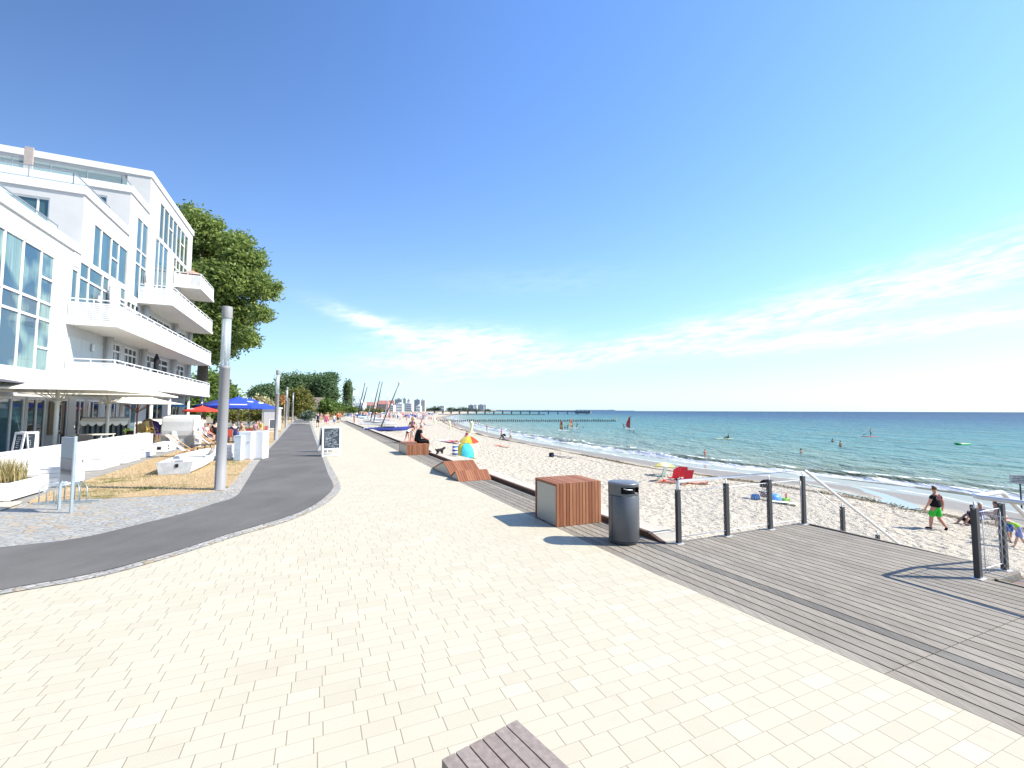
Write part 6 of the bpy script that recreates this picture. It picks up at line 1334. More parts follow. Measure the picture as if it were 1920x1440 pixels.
walker(637, 792, 'walker in orange-red t-shirt and grey shorts, right of the pair', away, 1.74, pose='walk', shirt='coral', short='grey', hair='dark', shoes='tan')
# cyclist on the path
cp = G(557.5, 785); cy = person(cp + Vector((0, 0, .86)), PHI, 'distant cyclist in a white shirt riding away on the asphalt path', 'sit', 1.75, 'mid', 'short', 'shorts', 'white', 'red', 'dark', 0, 'black')
bk = thing('bicycle', 'dark bicycle ridden by the distant cyclist on the path', 'bicycle', cp, PHI); 
for y in (-.52, .52):
    w = MB(); w.tube([(0, y + .33 * math.cos(t * math.pi / 8), .34 + .33 * math.sin(t * math.pi / 8)) for t in range(17)], .018, 6, cap=False); w.build('wheel', BLACK, bk)
f = MB(); f.tube([(0, -.52, .34), (0, -.12, .78), (0, .40, .80), (0, -.05, .32), (0, -.12, .78)], .018, 6); f.tube([(0, .52, .34), (0, .38, .95)], .018, 6); f.tube([(-.25, .32, .98), (.25, .32, .98)], .014, 6); f.tube([(0, -.12, .78), (0, -.14, .90)], .016, 6); f.build('frame', POSTG, bk); MB().box(-.08, .08, -.26, 0, .90, .94, bev=.01).build('saddle', BLACK, bk)
# cafe guests
for (px, Y, yw, lab, kw) in ((424, 26.5, 2.2, 'white-haired cafe guest with bare shoulders right of the nearest lamp post', dict(sleeves='tank', shirt='coral', hair='white', short='navy')), (441, 27.5, 1.0, 'dark-haired cafe guest in navy shirt at the table under the blue umbrella', dict(shirt='navy', hair='dark', short='grey')), (457, 29, 2.4, 'pale-shirted cafe guest behind the white cupboards', dict(shirt='tan', hair='brown', short='blue')), (478, 31, -1.6, 'cafe guest in a dark red top in the middle of the red chairs', dict(shirt='plaid', hair='dark', short='navy')), (490, 33, 2.8, 'cafe guest in a bright yellow shirt left of the black chalkboard stand', dict(shirt='yellow', hair='brown', short='grey')), (405, 29, .5, 'cafe guest in dark clothes left of the nearest lamp post', dict(shirt='black', hair='dark', short='black'))):
    p = at(px, 790, Y); p.z = .46; person(p, yw, lab, 'sit', 1.74, legs='long', group='seated cafe guests', shoes='black', **kw)
p = at(379, 790, 31); p.z = 0; person(p, 1.0, 'waiting person in a white and pink top beside the white beach chair', 'stand', 1.7, shirt='white', short='pink', hair='brown', legs='shorts')
p = at(386, 800, 27.0); p.z = 0; person(p + Vector((0, 0, .42)), -1.2, 'sunbather in pale clothes lying back in the lilac deck chair', 'sit', 1.7, shirt='white', short='navy', legs='shorts', hair='brown', skin=2)
# closed black parasol on the first balcony and one pink cloth
cp_ = thing('folded_parasol', 'folded black parasol standing on the first-floor balcony', 'parasol', W(-9.9, 36.4, FL1), 0); MB().lathe([(.05, .9), (.16, 1.0), (.13, 1.6), (.17, 2.0), (.05, 2.35), (.0001, 2.4)], 12).build('folded_cloth', pmat('black_cloth', (.012, .012, .016), .8), cp_); MB().lathe([(.22, .0), (.22, .07), (.03, .08), (.025, .95)], 12).build('pole', POSTG, cp_)
ou = umbrella('balcony_parasol', 'small salmon parasol peeping over the top balcony', W(-9.9, 44.3, FL4), 0, .75, 1.15, 1.52, pmat('salmon_cloth', (.62, .26, .16), .8), POSTG, .02, 6, 0, None, False)
# ================================================================ BEACH
def beach_person(px, py, lab, yaw=0, **k): return person(SND(px, py), yaw, lab, **k)
gm = SND(1757, 994); gman = person(gm, R(14), 'heavy man in black t-shirt and bright green shorts walking across the sand', 'walkback', 1.80, 'big', 'short', 'shorts', 'black', 'green', 'brown', 2, 'black', detail=True)
tp = MB()                                             # red and grey print on the shirt back
for k in range(9):
    for q in range(6):
        if (k * 7 + q * 5) % 4 == 0: continue
        tp.box(-.13 + k * .03, -.13 + k * .03 + .026, -.002, .002, 1.20 + q * .032, 1.228 + q * .032, 0 if k > 3 else 1)
tp.v = [(x, -.150 + .9 * x * x + .35 * (z - 1.29) ** 2 + .02 + y, z) for x, y, z in tp.v]; tpo = tp.build('shirt_print', [pmat('print_red', (.34, .06, .06), .8), pmat('print_grey', (.20, .14, .15), .8)], gman)
# children and sitters behind the right-hand railing
p = SND(1893, 1018); person(p, R(-20), 'girl with dark hair, black and orange top and blue shorts bending behind the railing corner', 'bend', 1.42, 'slim', 'tank', 'shorts', 'coral', 'blue', 'dark', 1, 'navy', True, True)
p = SND(1912, 1030); person(p, R(35), 'child with light brown hair, lime top and striped shorts leaning over behind the railing', 'bend', 1.44, 'slim', 'tank', 'shorts', 'lime', 'stripe', 'brown', 0, None, True, True)
p = SND(1824, 985); person(p, R(100), 'sitter in a dark sun hat and navy clothes on the sand near the weed line', 'ground', 1.7, 'mid', 'short', 'shorts', 'navy', 'black', 'dark', 1, None, False, True)
p = SND(1838, 978); person(p, R(80), 'sitter in a white cap and lilac top on the sand behind the railing corner', 'ground', 1.7, 'mid', 'short', 'shorts', 'stripe', 'grey', 'white', 1)
p = SND(1866, 975); person(p, R(60), 'sitter with dark hair and bare shoulders on the sand beside the dark-haired girl', 'ground', 1.72, 'mid', 'none', 'brief', None, 'navy', 'dark', 1)
# group at the slatted bench
p = W(5.75, 29.2, -.06); person(p, R(150), 'woman with blond hair, black top and white shorts holding a child near the bench', 'hold', 1.74, 'mid', 'short', 'shorts', 'black', 'white', 'blond', 2, None, True, True)
p = W(5.35, 28.7, -.05); person(p, R(-30), 'child with dark hair and white towel leaning beside the woman in white shorts', 'bend', 1.45, 'slim', 'tank', 'brief', 'white', 'black', 'dark', 2, None, False, True)
ch = person(W(5.72, 28.9, 1.02), R(-30), 'small child with blond hair and red top carried by the woman near the bench', 'sit', 1.05, 'child', 'short', 'brief', 'plaid', 'black', 'blond', 0)
p = SND(740, 823); p = W(5.9, 30.4, -.12); person(p, R(-75), 'sunbather lying on the sand at the kerb left of the woman in white shorts', 'lie', 1.7, 'slim', 'none', 'brief', None, 'red', 'blond', 2)
# dog
dg = thing('dog', 'small shaggy black dog standing at the kerb beside the seated man', 'dog', W(5.25, 20.2, .075), PHI - math.pi / 2 + R(20)); dg.scale = (.82,) * 3
dv = [(0, -.16, .22), (0, 0, .235), (0, .15, .24), (0, .25, .31), (0, .33, .34), (0, .41, .315), (0, -.25, .27), (0, -.31, .33)]; de = [(0, 1), (1, 2), (2, 3), (3, 4), (4, 5), (0, 6), (6, 7)]; dr = [(.085, .09), (.098, .10), (.10, .105), (.065, .07), (.07, .07), .035, .035, .022]
for sx in (-1, 1):
    i = len(dv); dv += [(sx * .06, .16, .16), (sx * .06, .15, .09), (sx * .06, .17, .015), (sx * .06, -.15, .17), (sx * .06, -.10, .11), (sx * .06, -.18, .07), (sx * .06, -.155, .012)]; de += [(2, i), (i, i + 1), (i + 1, i + 2), (0, i + 3), (i + 3, i + 4), (i + 4, i + 5), (i + 5, i + 6)]; dr += [.045, .03, .026, .055, .036, .026, .026]
dm = skin_mesh('body', dv, de, dr, 1); FUR = pmat('black_fur', (.012, .011, .012), .9, var=.4, scale=40); dm.materials.clear(); dm.materials.append(FUR); link('body', dm, dg)
for sx in (-1, 1): MB().ball((sx * .065, .32, .35), .018, .04, .06, 8).build('ear', FUR, dg)
# pop-up tent, windbreak, umbrellas
def pop_tent():
    p = SND(874, 856.5); s = p.y / F_PX; o = thing('beach_tent', 'yellow and turquoise pop-up beach tent on the sand', 'tent', p, R(8)); w, hgt = 21.5 * s, 25 * s; cols = ['YEL', 'TQ', 'YEL2']
    ym = pmat('tent_yellow', (.50, .55, .05), .7); y2 = pmat('tent_lemon', (.68, .66, .28), .7); tq = pmat('tent_turquoise', (.06, .50, .58), .7, var=.15)
    def shell(a0, a1, m, nm):
        b = MB(); n = 8; k = 8; vs = []
        for i in range(n + 1):
            a = R(a0 + (a1 - a0) * i / n)
            for j in range(k + 1): t = j / k * math.pi / 2; r = w * math.cos(t) ** .8; vs.append((r * math.cos(a), r * math.sin(a) * .8, hgt * math.sin(t)))
        fs = [(i * (k + 1) + j, (i + 1) * (k + 1) + j, (i + 1) * (k + 1) + j + 1, i * (k + 1) + j + 1) for i in range(n) for j in range(k)]; b.add(vs, fs, 0, True); b.build(nm, m, o)
    shell(-180, -118, ym, 'panel'); shell(-118, -48, tq, 'panel'); shell(-48, 20, y2, 'panel'); shell(20, 180, tq, 'panel')
    for a in (-180, -118, -48, 20): b = MB(); b.tube([((w + .01) * math.cos(t * math.pi / 16) ** .8 * math.cos(R(a)), (w + .01) * math.cos(t * math.pi / 16) ** .8 * math.sin(R(a)) * .8, (hgt + .01) * math.sin(t * math.pi / 16)) for t in range(9)], .012, 5); b.build('pole', POSTG, o)
pop_tent()
BWS = m_stripes('blue_white_stripe', [(.74, .75, .76), (.06, .10, .34)], 'Z', 4.2)
p = SND(853, 856); o = thing('windbreak', 'blue and white striped windbreak roll left of the beach tent', 'windbreak', p, .2); MB().lathe([(.17, .02), (.19, .3), (.18, .70), (.16, .72)], 16).build('cloth', BWS, o); MB().tube([(0, 0, 0), (0, 0, .8)], .015, 6).build('pole', TIM, o)
def multi_umb(name, label, p, r, zt, cols, tilt=(0, 0, 0), drop=.30):
    o = thing(name, label, 'umbrella', p, 0); MB().tube([(0, 0, -.1), (0, 0, zt)], .015, 8).build('pole', WHITEP, o); n = 8
    for i in range(n):
        b = MB(); a0, a1 = 2 * math.pi * i / n, 2 * math.pi * (i + 1) / n; vs = []
        for k in range(6):
            t = k / 5; z = zt - drop * t ** 1.7; rr = r * t
            vs += [(rr * math.cos(a0), rr * math.sin(a0), z), (rr * math.cos((a0 + a1) / 2) * .97, rr * math.sin((a0 + a1) / 2) * .97, z - .01), (rr * math.cos(a1), rr * math.sin(a1), z)]
        fs = [(3 * k + q, 3 * k + 3 + q, 3 * k + 4 + q, 3 * k + 1 + q) for k in range(5) for q in (0, 1)]; b.add(vs, fs, 0, True); b.build('panel', cols[i % len(cols)], o)
    o.rotation_euler = tilt; return o
UC = [pmat('umb_' + k, c, .75) for k, c in dict(y=(.70, .52, .06), r=(.62, .05, .02), o=(.70, .26, .04), g=(.25, .50, .26), m=(.40, .60, .50), y2=(.74, .60, .12)).items()]
p = SND(873, 851); multi_umb('beach_umbrella', 'yellow, red and green segmented beach umbrella behind the pop-up tent', p + Vector((.15, 2.6, 0)), .92, 1.30, [UC[3], UC[4], UC[3], UC[0], UC[5], UC[0], UC[1], UC[3]], (R(12), R(-6), .3), .42)
p = SND(1246, 893); multi_umb('beach_umbrella', 'pale yellow and green beach umbrella near the red folding chairs', p, .82, 1.05, [pmat('umb_lemon', (.72, .66, .20), .75), pmat('umb_pale', (.66, .64, .46), .75), pmat('umb_lime', (.36, .50, .14), .75), UC[0]], (R(-8), R(5), .2), .36)
# red folding chairs with sunbathers
REDF = pmat('red_sling', (.58, .02, .035), .75, var=.15)
def camp_chair(lab, p, yaw, m, group):
    o = thing('camp_chair', lab, 'camp chair', p, yaw, group); b = MB(); b.box(-.28, .28, -.25, .25, .32, .345); b.build('seat', m, o); b = MB(); b.add([(-.28, -.25, .34), (.28, -.25, .34), (.30, -.45, .98), (-.30, -.45, .98), (-.28, -.28, .34), (.28, -.28, .34), (.30, -.48, .98), (-.30, -.48, .98)], [(0, 1, 2, 3), (7, 6, 5, 4), (0, 4, 5, 1), (1, 5, 6, 2), (2, 6, 7, 3), (3, 7, 4, 0)]); b.build('backrest', m, o)
    for sx in (-1, 1): MB().tube([(sx * .29, .26, 0), (sx * .27, -.26, .42), (sx * .31, -.48, 1.0)], .014, 6).build('leg', POSTG, o); MB().tube([(sx * .27, -.34, 0), (sx * .30, .26, .52)], .014, 6).build('leg', POSTG, o)
    return o
GC = 'red folding chairs on the sand'
for (px, py, yw, lab) in ((1262, 905, R(20), 'red folding chair, leftmost of the four, beside the yellow umbrella'), (1274, 902, R(-10), 'red folding chair in the middle of the group, facing the sea'), (1284, 900, R(-35), 'red folding chair at the right back of the group'), (1286, 908, R(10), 'red folding chair nearest the railing')):
    camp_chair(lab, SND(px, py), yw, REDF, GC)
camp_chair('pale green folding chair left of the red chairs', SND(1236, 902), R(50), pmat('green_sling', (.30, .42, .38), .7), None)
beach_person(1250, 905, 'sunbather in dark red lying in front of the red folding chairs', R(110), pose='lie', shirt='plaid', short='red', hair='dark', skin=1, height=1.75)
beach_person(1266, 908.5, 'sunbather with bare legs lying between two red folding chairs', R(70), pose='lie', sleeves='none', legs='brief', short='navy', hair='brown', skin=2)
beach_person(1306, 909, 'sunbather on a white towel right of the red folding chairs', R(95), pose='lie', sleeves='none', legs='brief', short='coral', hair='red', skin=2)
def towel(lab, px, py, yaw, c, sz=(.9, 1.8)):
    p = SND(px, py); o = MB(); n = 5; vs = []
    for i in range(n + 1):
        for k in range(n + 1): x = (i / n - .5) * sz[0]; y = (k / n - .5) * sz[1]; q = p + Vector((x * math.cos(yaw) - y * math.sin(yaw), x * math.sin(yaw) + y * math.cos(yaw), 0)); v_, u_ = VU(q); vs.append((q.x - p.x, q.y - p.y, beach_z(v_, u_) - p.z + .10 + .02 * math.sin(i * 2 + k)))
    o.add(vs, [(i * (n + 1) + k, (i + 1) * (n + 1) + k, (i + 1) * (n + 1) + k + 1, i * (n + 1) + k + 1) for i in range(n) for k in range(n)]); tag(o.build('towel', c, None, p), lab, 'towel')
towel('white towel right of the red folding chairs', 1305, 907, 1.4, CL['white']); towel('orange towel lying alone in the middle of the beach', 900 + 195 / 4.8, 720 + 565 / 4.8, 1.2, CL['coral'], (.7, 1.6)); towel('white towel with sunbathers left of the striped windbreak', 845, 830, 1.5, CL['white'], (1.6, 2.2))
# pushchair, bags and toys by the platform
sp_ = SND(1433, 937); pc = thing('pushchair', 'dark pushchair with raised hood standing on the sand behind the railing', 'pushchair', sp_, R(60))
for x in (-.25, .25):
    for y in (-.32, .34):
        w = MB(); w.tube([(x, y + .11 * math.cos(t * math.pi / 6), .12 + .11 * math.sin(t * math.pi / 6)) for t in range(13)], .02, 6, cap=False); w.build('wheel', BLACK, pc)
    f = MB(); f.tube([(x, .34, .14), (x, -.05, .45), (x, -.42, 1.05)], .014, 6); f.tube([(x, -.32, .14), (x, .10, .60)], .014, 6); f.build('frame', STEEL, pc)
MB().tube([(-.25, -.42, 1.05), (.25, -.42, 1.05)], .018, 8).build('handle', BLACK, pc); MB().add([(-.22, .25, .42), (.22, .25, .42), (.22, -.1, .38), (-.22, -.1, .38), (-.22, -.28, .95), (.22, -.28, .95)], [(0, 1, 2, 3), (3, 2, 5, 4), (3, 2, 1, 0), (4, 5, 2, 3)]).build('seat', CL['navy'], pc)
MB().lathe([(.30, .68), (.31, .8), (.26, .98), (.12, 1.07), (.0001, 1.09)], 14, (0, -.10, 0), sx=.85).build('hood', CL['black'], pc); MB().box(-.19, .19, -.20, .18, .16, .34, bev=.03).build('basket', CL['plaid'], pc)
p = SND(1452, 941); o = thing('beach_bag', 'bright blue plastic beach bag beside the pushchair', 'bag', p, .3); MB().lathe([(.20, .0), (.30, .10), (.27, .30), (.16, .40), (.0001, .36)], 12, sx=1.3).build('bag', pmat('blue_plastic', (.06, .26, .62), .35, var=.3), o); b = MB(); b.tube([(-.15, 0, .36), (-.08, 0, .52), (.08, 0, .52), (.15, 0, .36)], .014, 6); b.build('handle', pmat('white_plastic', (.7, .72, .74), .4), o)
p = SND(1434, 938) + Vector((-.4, .2, 0)); o = thing('beach_bag', 'small blue swim bag behind the third railing post', 'bag', p, 0); MB().lathe([(.16, 0), (.24, .1), (.2, .26), (.0001, .30)], 10).build('bag', pmat('blue_plastic', (.06, .26, .62), .35), o); MB().tube([(-.1, 0, .26), (0, 0, .40), (.1, 0, .26)], .012, 6).build('handle', WHITEP, o)
p = SND(1474, 943); o = thing('toy_bucket', 'lime green toy bucket with a little red spade on the sand', 'toy', p, 0); MB().lathe([(.13, 0), (.20, .05), (.17, .24), (.19, .25), (.15, .245)], 12).build('bucket', pmat('lime_plastic', (.30, .62, .06), .4), o); MB().tube([(0, 0, .2), (.03, 0, .50)], [.03, .05], 6).build('spade', pmat('toy_red', (.62, .10, .05), .4), o)
towel('pale green towel under the toy bucket', 1470, 945, .9, CL['white'], (.8, 1.2))
p = SND(1034, 857); o = thing('rucksack', 'dark rucksack lying alone on the sand left of the red chairs', 'rucksack', p, .4); MB().box(-.22, .22, -.15, .15, 0, .42, bev=.07).build('bag', CL['black'], o); MB().box(-.15, .15, -.21, -.15, .05, .24, bev=.03).build('front_pocket', CL['navy'], o)
towel('dark blue towel beside the lone rucksack', 1052, 857.5, 1.5, CL['navy'], (.5, 2.2))
# notice board on the right edge
p = SND(1916, 958); hgt = at(1916, 890, p.y).z - p.z; o = thing('beach_sign', 'grey notice sign on a post at the water\'s edge, right border', 'sign', p, R(-12)); MB().tube([(0, 0, -.3), (0, 0, hgt)], .035, 8).build('post', POSTG, o); pb = MB().box(-.5, .5, -.06, -.038, hgt - .48, hgt, bev=.005).build('sign_panel', GREYP, o)
t_ = MB(); chalk_lines(t_, -.42, .42, hgt - .42, hgt - .06, -.064, random.Random(2), 0, 4, .016); t_.build('lettering', pmat('letter_grey', (.12, .13, .15), .8), pb)
# sitters and bathers along the beach
beach_person(875, 820.5, 'sitter with long brown hair in a dark red top behind the segmented umbrella', R(160), pose='ground', shirt='red', short='navy', hair='brown', long_hair=True, skin=1)
beach_person(851, 831, 'sunbather with pale towel left of the pop-up tent', R(100), pose='lie', sleeves='none', legs='brief', short='black', hair='grey', skin=2); beach_person(842, 830, 'sunbather in pink lying beside the sunbather with pale towel', R(95), pose='lie', shirt='pink', short='pink', hair='brown', skin=1)
beach_person(940, 825, 'adult in red t-shirt pushing a pram along the weed line', R(-60), pose='walk', shirt='red', short='black', legs='long', hair='dark', shoes='black', height=1.78)
p = SND(946, 826); pc2 = dup(pc, p, R(-70), 'dark pram pushed along the weed line by the adult in red')
beach_person(957, 826, 'adult in white top and pale trousers walking beside the pram', R(-60), pose='walk', shirt='white', short='tan', legs='shorts', hair='brown', height=1.72)
GF = 'small bathers along the far water line'
rnd = random.Random(12)
far = [(913, 808, 'bather in black swimwear standing at the foam near the pram', 'stand', None, 'black'), (897, 797, 'slim dark bather standing in the shallows near the groyne', 'stand', None, 'navy'), (853, 801, 'bather in pale top at the water line behind the yellow flag', 'walk', 'white', 'tan'), (849, 800, 'bather in lilac top at the water line beside the bather in pale top', 'stand', 'stripe', 'grey'), (809, 788, 'person in a red top standing near the far water line', 'stand', 'red', 'red'), (804, 788, 'person in a pink top beside the person in red at the far water line', 'stand', 'pink', 'red'), (795, 797, 'sitter in red on a blue mat in the middle of the beach', 'ground', 'red', 'black'), (789, 795, 'sitter with dark hair left of the sitter in red', 'ground', 'grey', 'navy'), (781, 804, 'sunbather in grey on a towel in the middle of the beach', 'ground', 'grey', 'grey'), (783, 779, 'far sitter with dark hair near the crowd', 'ground', 'plaid', 'tan'), (750, 787, 'sitter in dark clothes behind the front catamaran', 'ground', 'black', 'black'), (664, 796, 'man in dark red shorts standing among the catamarans', 'stand', None, 'red'), (728, 793, 'tiny child in pink standing behind the catamarans', 'stand', 'pink', 'pink'), (763, 783, 'far standing person with white hat right of the catamarans', 'stand', 'tan', 'grey'), (757, 783, 'far person in pale top near the beach crowd', 'walk', 'white', 'tan')]
for (px, py, lab, pose, shc, soc) in far:
    beach_person(px, py, lab, rnd.random() * 6, pose=pose, sleeves='short' if shc else 'none', legs='brief' if not shc else 'shorts', shirt=shc, short=soc, hair=rnd.choice(['dark', 'brown', 'blond']), skin=rnd.choice([0, 1, 2]), height=1.7 if 'tiny' not in lab else 1.1)
towel('blue beach mat behind the sitter in red', 801, 797.5, 1.3, CL['blue'], (1.4, 2.4)); towel('pale pink towel beside the sitter in grey', 786, 804.5, 1.5, CL['pink'], (.6, 2.4))
# yellow inflatable flags
FLY = pmat('lemon_flag', (.74, .75, .42), .6)
for (px, py, hp, lab, kind) in ((844, 806, 17, 'pale yellow feather flag bending left at the weed line', 0), (884, 812, 22, 'pale yellow inflatable beach marker with flared foot', 1), (815, 796, 13, 'pale yellow feather flag, farthest of the three', 0)):
    p = SND(px, py); s = p.y / F_PX; hh = hp * s; o = thing('beach_flag', lab, 'flag', p, 0, 'pale yellow beach flags'); w = hh * .10
    if kind == 0: MB().tube([(0, 0, 0), (-.01 * hh, 0, hh * .5), (-.10 * hh, 0, hh * .93), (-.24 * hh, 0, hh)], [w * .35, w * .9, w * 1.25, w * .7], 10).build('flag', FLY, o); MB().lathe([(w * .9, 0), (w * .8, .08 * hh)], 10).build('base', FLY, o)
    else: MB().lathe([(hh * .34, 0), (hh * .22, hh * .08), (hh * .08, hh * .22), (hh * .07, hh * .5), (hh * .15, hh * .72), (hh * .16, hh * .88), (hh * .07, hh), (.001, hh)], 14, sx=1, sy=.6).build('body', FLY, o); MB().lathe([(hh * .36, -.02), (hh * .36, .04)], 12, sy=.6).build('base', FLY, o)
# ================================================================ CATAMARANS
HW = pmat('hull_white', (.74, .75, .76), .35, var=.04); HB = pmat('hull_blue', (.06, .09, .42), .35, var=.06); HLB = pmat('cover_blue', (.10, .32, .58), .6); MD = pmat('mast_dark', (.05, .06, .075), .4, .4); ML = pmat('mast_light', (.52, .55, .57), .35, .5); NETB = pmat('trampoline', (.05, .05, .06), .8)
def catamaran(px, py, foot, top, lab, dark, hullm, yaw, size=1.0, floatm=False, cover=None):
    p = SND(px, py); o = thing('catamaran', lab, 'catamaran', p + Vector((0, 0, .06)), yaw, 'beached sailing catamarans'); size = size * max(1.0, min(p.y / 70, 1.5)); Lh = 5.0 * size
    for sx in (-1.05, 1.05):
        st = [(-.5, .16, .30), (-.3, .20, .33), (0, .21, .36), (.3, .15, .40), (.5, .02, .46)]; vs = []
        for t, w, z1 in st: y = t * Lh; vs += [(sx - w, y, z1), (sx - w * .9, y, z1 * .5), (sx, y, .02 if abs(t) < .45 else .14), (sx + w * .9, y, z1 * .5), (sx + w, y, z1)]
        fs = [(5 * i + k, 5 * i + k + 1, 5 * i + k + 6, 5 * i + k + 5) for i in range(4) for k in range(4)] + [(5 * i + 4, 5 * i, 5 * i + 5, 5 * i + 9) for i in range(4)] + [(0, 1, 2, 3, 4), (24, 23, 22, 21, 20)]; b = MB(); b.add(vs, fs, 0, False); h = b.build('hull', [hullm], o)
        q = MB(); q.box(sx - .015, sx + .015, -Lh * .5 - .16, -Lh * .5 - .02, .18, .50); q.build('rudder', HW, o)
    b = MB()
    for y in (.18, -.24): b.tube([(-1.2, y * Lh, .44), (1.2, y * Lh, .44)], .05, 8)
    b.build('cross_beam', ML, o); b = MB(); b.box(-1.0, 1.0, -.24 * Lh, .18 * Lh, .43, .445); b.build('trampoline', NETB if not cover else cover, o)
    tp = at(top[0], top[1], p.y); loc = Matrix.Rotation(-yaw, 4, 'Z') @ (tp - o.location); fp = at(foot[0], foot[1], p.y); base = Matrix.Rotation(-yaw, 4, 'Z') @ (fp - o.location); base.z = .46; m = MB(); mr = p.y * (.0013 if dark else .0008); m.tube([base, loc], [mr, mr * .7], 8); mo = m.build('mast', MD if dark else ML, o)
    r = MB()
    for q in ((-1.1, -.3, .42), (1.1, -.3, .42), (0, Lh * .46, .45)): r.bar(base.lerp(loc, .78), q, .010)
    r.build('shroud', MD, o)
    b = MB(); b.tube([base + Vector((0, -.1, .5)), base + Vector((.2, -Lh * .42, .62))], .045, 8); b.build('boom', ML, o)
    if floatm: MB().ball(loc, .26, .20, .20, 10).build('mast_float', HW, o)
    return o
catamaran(729, 808.5, (714.6, 804), (749, 717.5), 'catamaran with blue hulls and a leaning dark mast topped by a white float, nearest', True, HB, R(-84), .92, True)
catamaran(700, 796.5, (694, 797), (712, 715), 'white catamaran with a tall dark mast, left of the tall pair', True, HW, R(-70), 1.0)
catamaran(713, 798, (700, 802), (717, 715.5), 'white catamaran with a tall dark mast, right of the tall pair', True, HW, R(-80), 1.0)
catamaran(716, 790, (721, 784), (729.5, 727), 'catamaran with a thin pale mast behind the blue-hulled one', False, HW, R(-80), 1.0)
catamaran(695, 788, (689, 778), (701, 733), 'white catamaran with a thin pale mast and blue cover', False, HW, R(-65), 1.0, cover=HLB)
catamaran(681, 786, (670, 781), (684.6, 717.5), 'catamaran with blue cover and a thick dark mast with a small white float', True, HW, R(-60), 1.0, True, HLB)
catamaran(681, 782, (674, 776), (688.5, 726), 'catamaran with a dark mast just right of the thick-masted one', True, HW, R(-70), 1.0)
catamaran(668, 783, (661, 778), (671.7, 729), 'catamaran with a slim pale mast and light blue cover, second from the left', False, HW, R(-62), .95, cover=HLB)
catamaran(660, 781, (660, 780), (662.5, 727.5), 'catamaran with an upright pale mast, leftmost of all', False, HLB, R(-66), .95, cover=HLB)
# ================================================================ SEA LIFE AND CRAFT
def swimmer(px, py, lab, show, yaw, **k):
    p = G(px, py, SEA); hgt = k.pop('height', 1.75); return person(p + Vector((0, 0, show - hgt)), yaw, lab, height=hgt, group='bathers standing in the sea', **k)
swimmer(1502, 850, 'bather with bare shoulders up to the chest in the sea, nearest', .62, .4, pose='stand', sleeves='none', legs='brief', short='black', hair='dark', skin=1)
swimmer(1561, 828, 'bather in a dark top deep in the sea, left of the pair', .55, .2, pose='stand', sleeves='short', shirt='navy', short='navy', hair='dark', skin=1)
swimmer(1576, 838, 'bather in black trunks wading hip-deep, right of the pair', .95, .3, pose='stand', sleeves='none', legs='brief', short='black', hair='brown', skin=1)
beach_z0 = SEA
p = G(1322, 861.5, SEA + .02); person(p, .5, 'small child in red swimwear standing in the foam', 'walk', 1.12, 'slim', 'tank', 'brief', 'red', 'pink', 'brown', 2)
def board(name, lab, p, yaw, c, L_=3.0, w=.62):
    o = thing(name, lab, 'board', p, yaw); b = MB(); st = [(-.5, .35), (-.35, .9), (0, 1), (.3, .8), (.45, .4), (.5, .05)]; vs = []
    for t, k in st: y = t * L_; z = .0 + .10 * max(t - .25, 0); vs += [(-w / 2 * k, y, .06 + z), (0, y, .01 + z), (w / 2 * k, y, .06 + z), (0, y, .12 + z)]
    b.add(vs, [(4 * i + k, 4 * i + (k + 1) % 4, 4 * i + 4 + (k + 1) % 4, 4 * i + 4 + k) for i in range(5) for k in range(4)] + [(3, 2, 1, 0), (20, 21, 22, 23)]); b.build('deck', c, o); f = MB(); f.box(-.01, .01, -L_ * .45, -L_ * .40, -.12, .02); f.build('fin', POSTG, o); return o
SAILR = m_stripes('red_orange_sail', [(.62, .06, .08), (.66, .10, .10)], 'Z', .6); SAILO = m_stripes('orange_yellow_sail', [(.66, .14, .05), (.70, .50, .22), (.66, .12, .06)], 'Z', .45)
def windsurfer(px, py, hp, lab, sail, lean, yaw, wet='black'):
    p = G(px, py, SEA); s = p.y / F_PX; hh = hp * s; bd = board('windsurf_board', 'white board under the ' + lab, p + Vector((0, 0, .02)), R(90), WHITEP, 2.9, .75)
    o = thing('windsurf_sail', lab, 'sail', p + Vector((0, 0, .12)), yaw); m = MB(); tipx = lean * hh; m.tube([(0, 0, 0), (tipx * .45, 0, hh * .5), (tipx, 0, hh)], [.035, .03, .015], 6); m.build('mast', MD, o)
    v = MB(); pts = [(0, .15), (tipx * .45, hh * .5), (tipx, hh), (tipx - .16 * hh, hh * .80), (-.30 * hh + tipx * .4, hh * .36), (-.26 * hh, hh * .16)]; q = [(x, .012 + .05 * math.sin(z * 2), z) for x, z in pts]; v.add(q + [(x, y - .02, z) for x, y, z in q], [tuple(range(6)), tuple(reversed(range(6, 12)))] + [(i, (i + 1) % 6, (i + 1) % 6 + 6, i + 6) for i in range(6)]); v.build('sail_cloth', sail, o)
    b = MB(); b.tube([(tipx * .3, 0, hh * .34), (-.1 * hh, .16, hh * .33), (-.33 * hh, 0, hh * .31)], .018, 6); b.tube([(tipx * .3, 0, hh * .34), (-.1 * hh, -.16, hh * .33), (-.33 * hh, 0, hh * .31)], .018, 6); b.build('boom', MD, o)
    return p, s
p, s = windsurfer(1055, 808, 20, 'small orange and yellow windsurf sail, leftmost', SAILO, -.02, R(-10)); person(p + Vector((1.2, .2, .12)), R(90), 'windsurfer in black wetsuit behind the leftmost orange sail', 'sail', 1.72, 'mid', 'long', 'long', 'black', 'black', 'dark', 1)
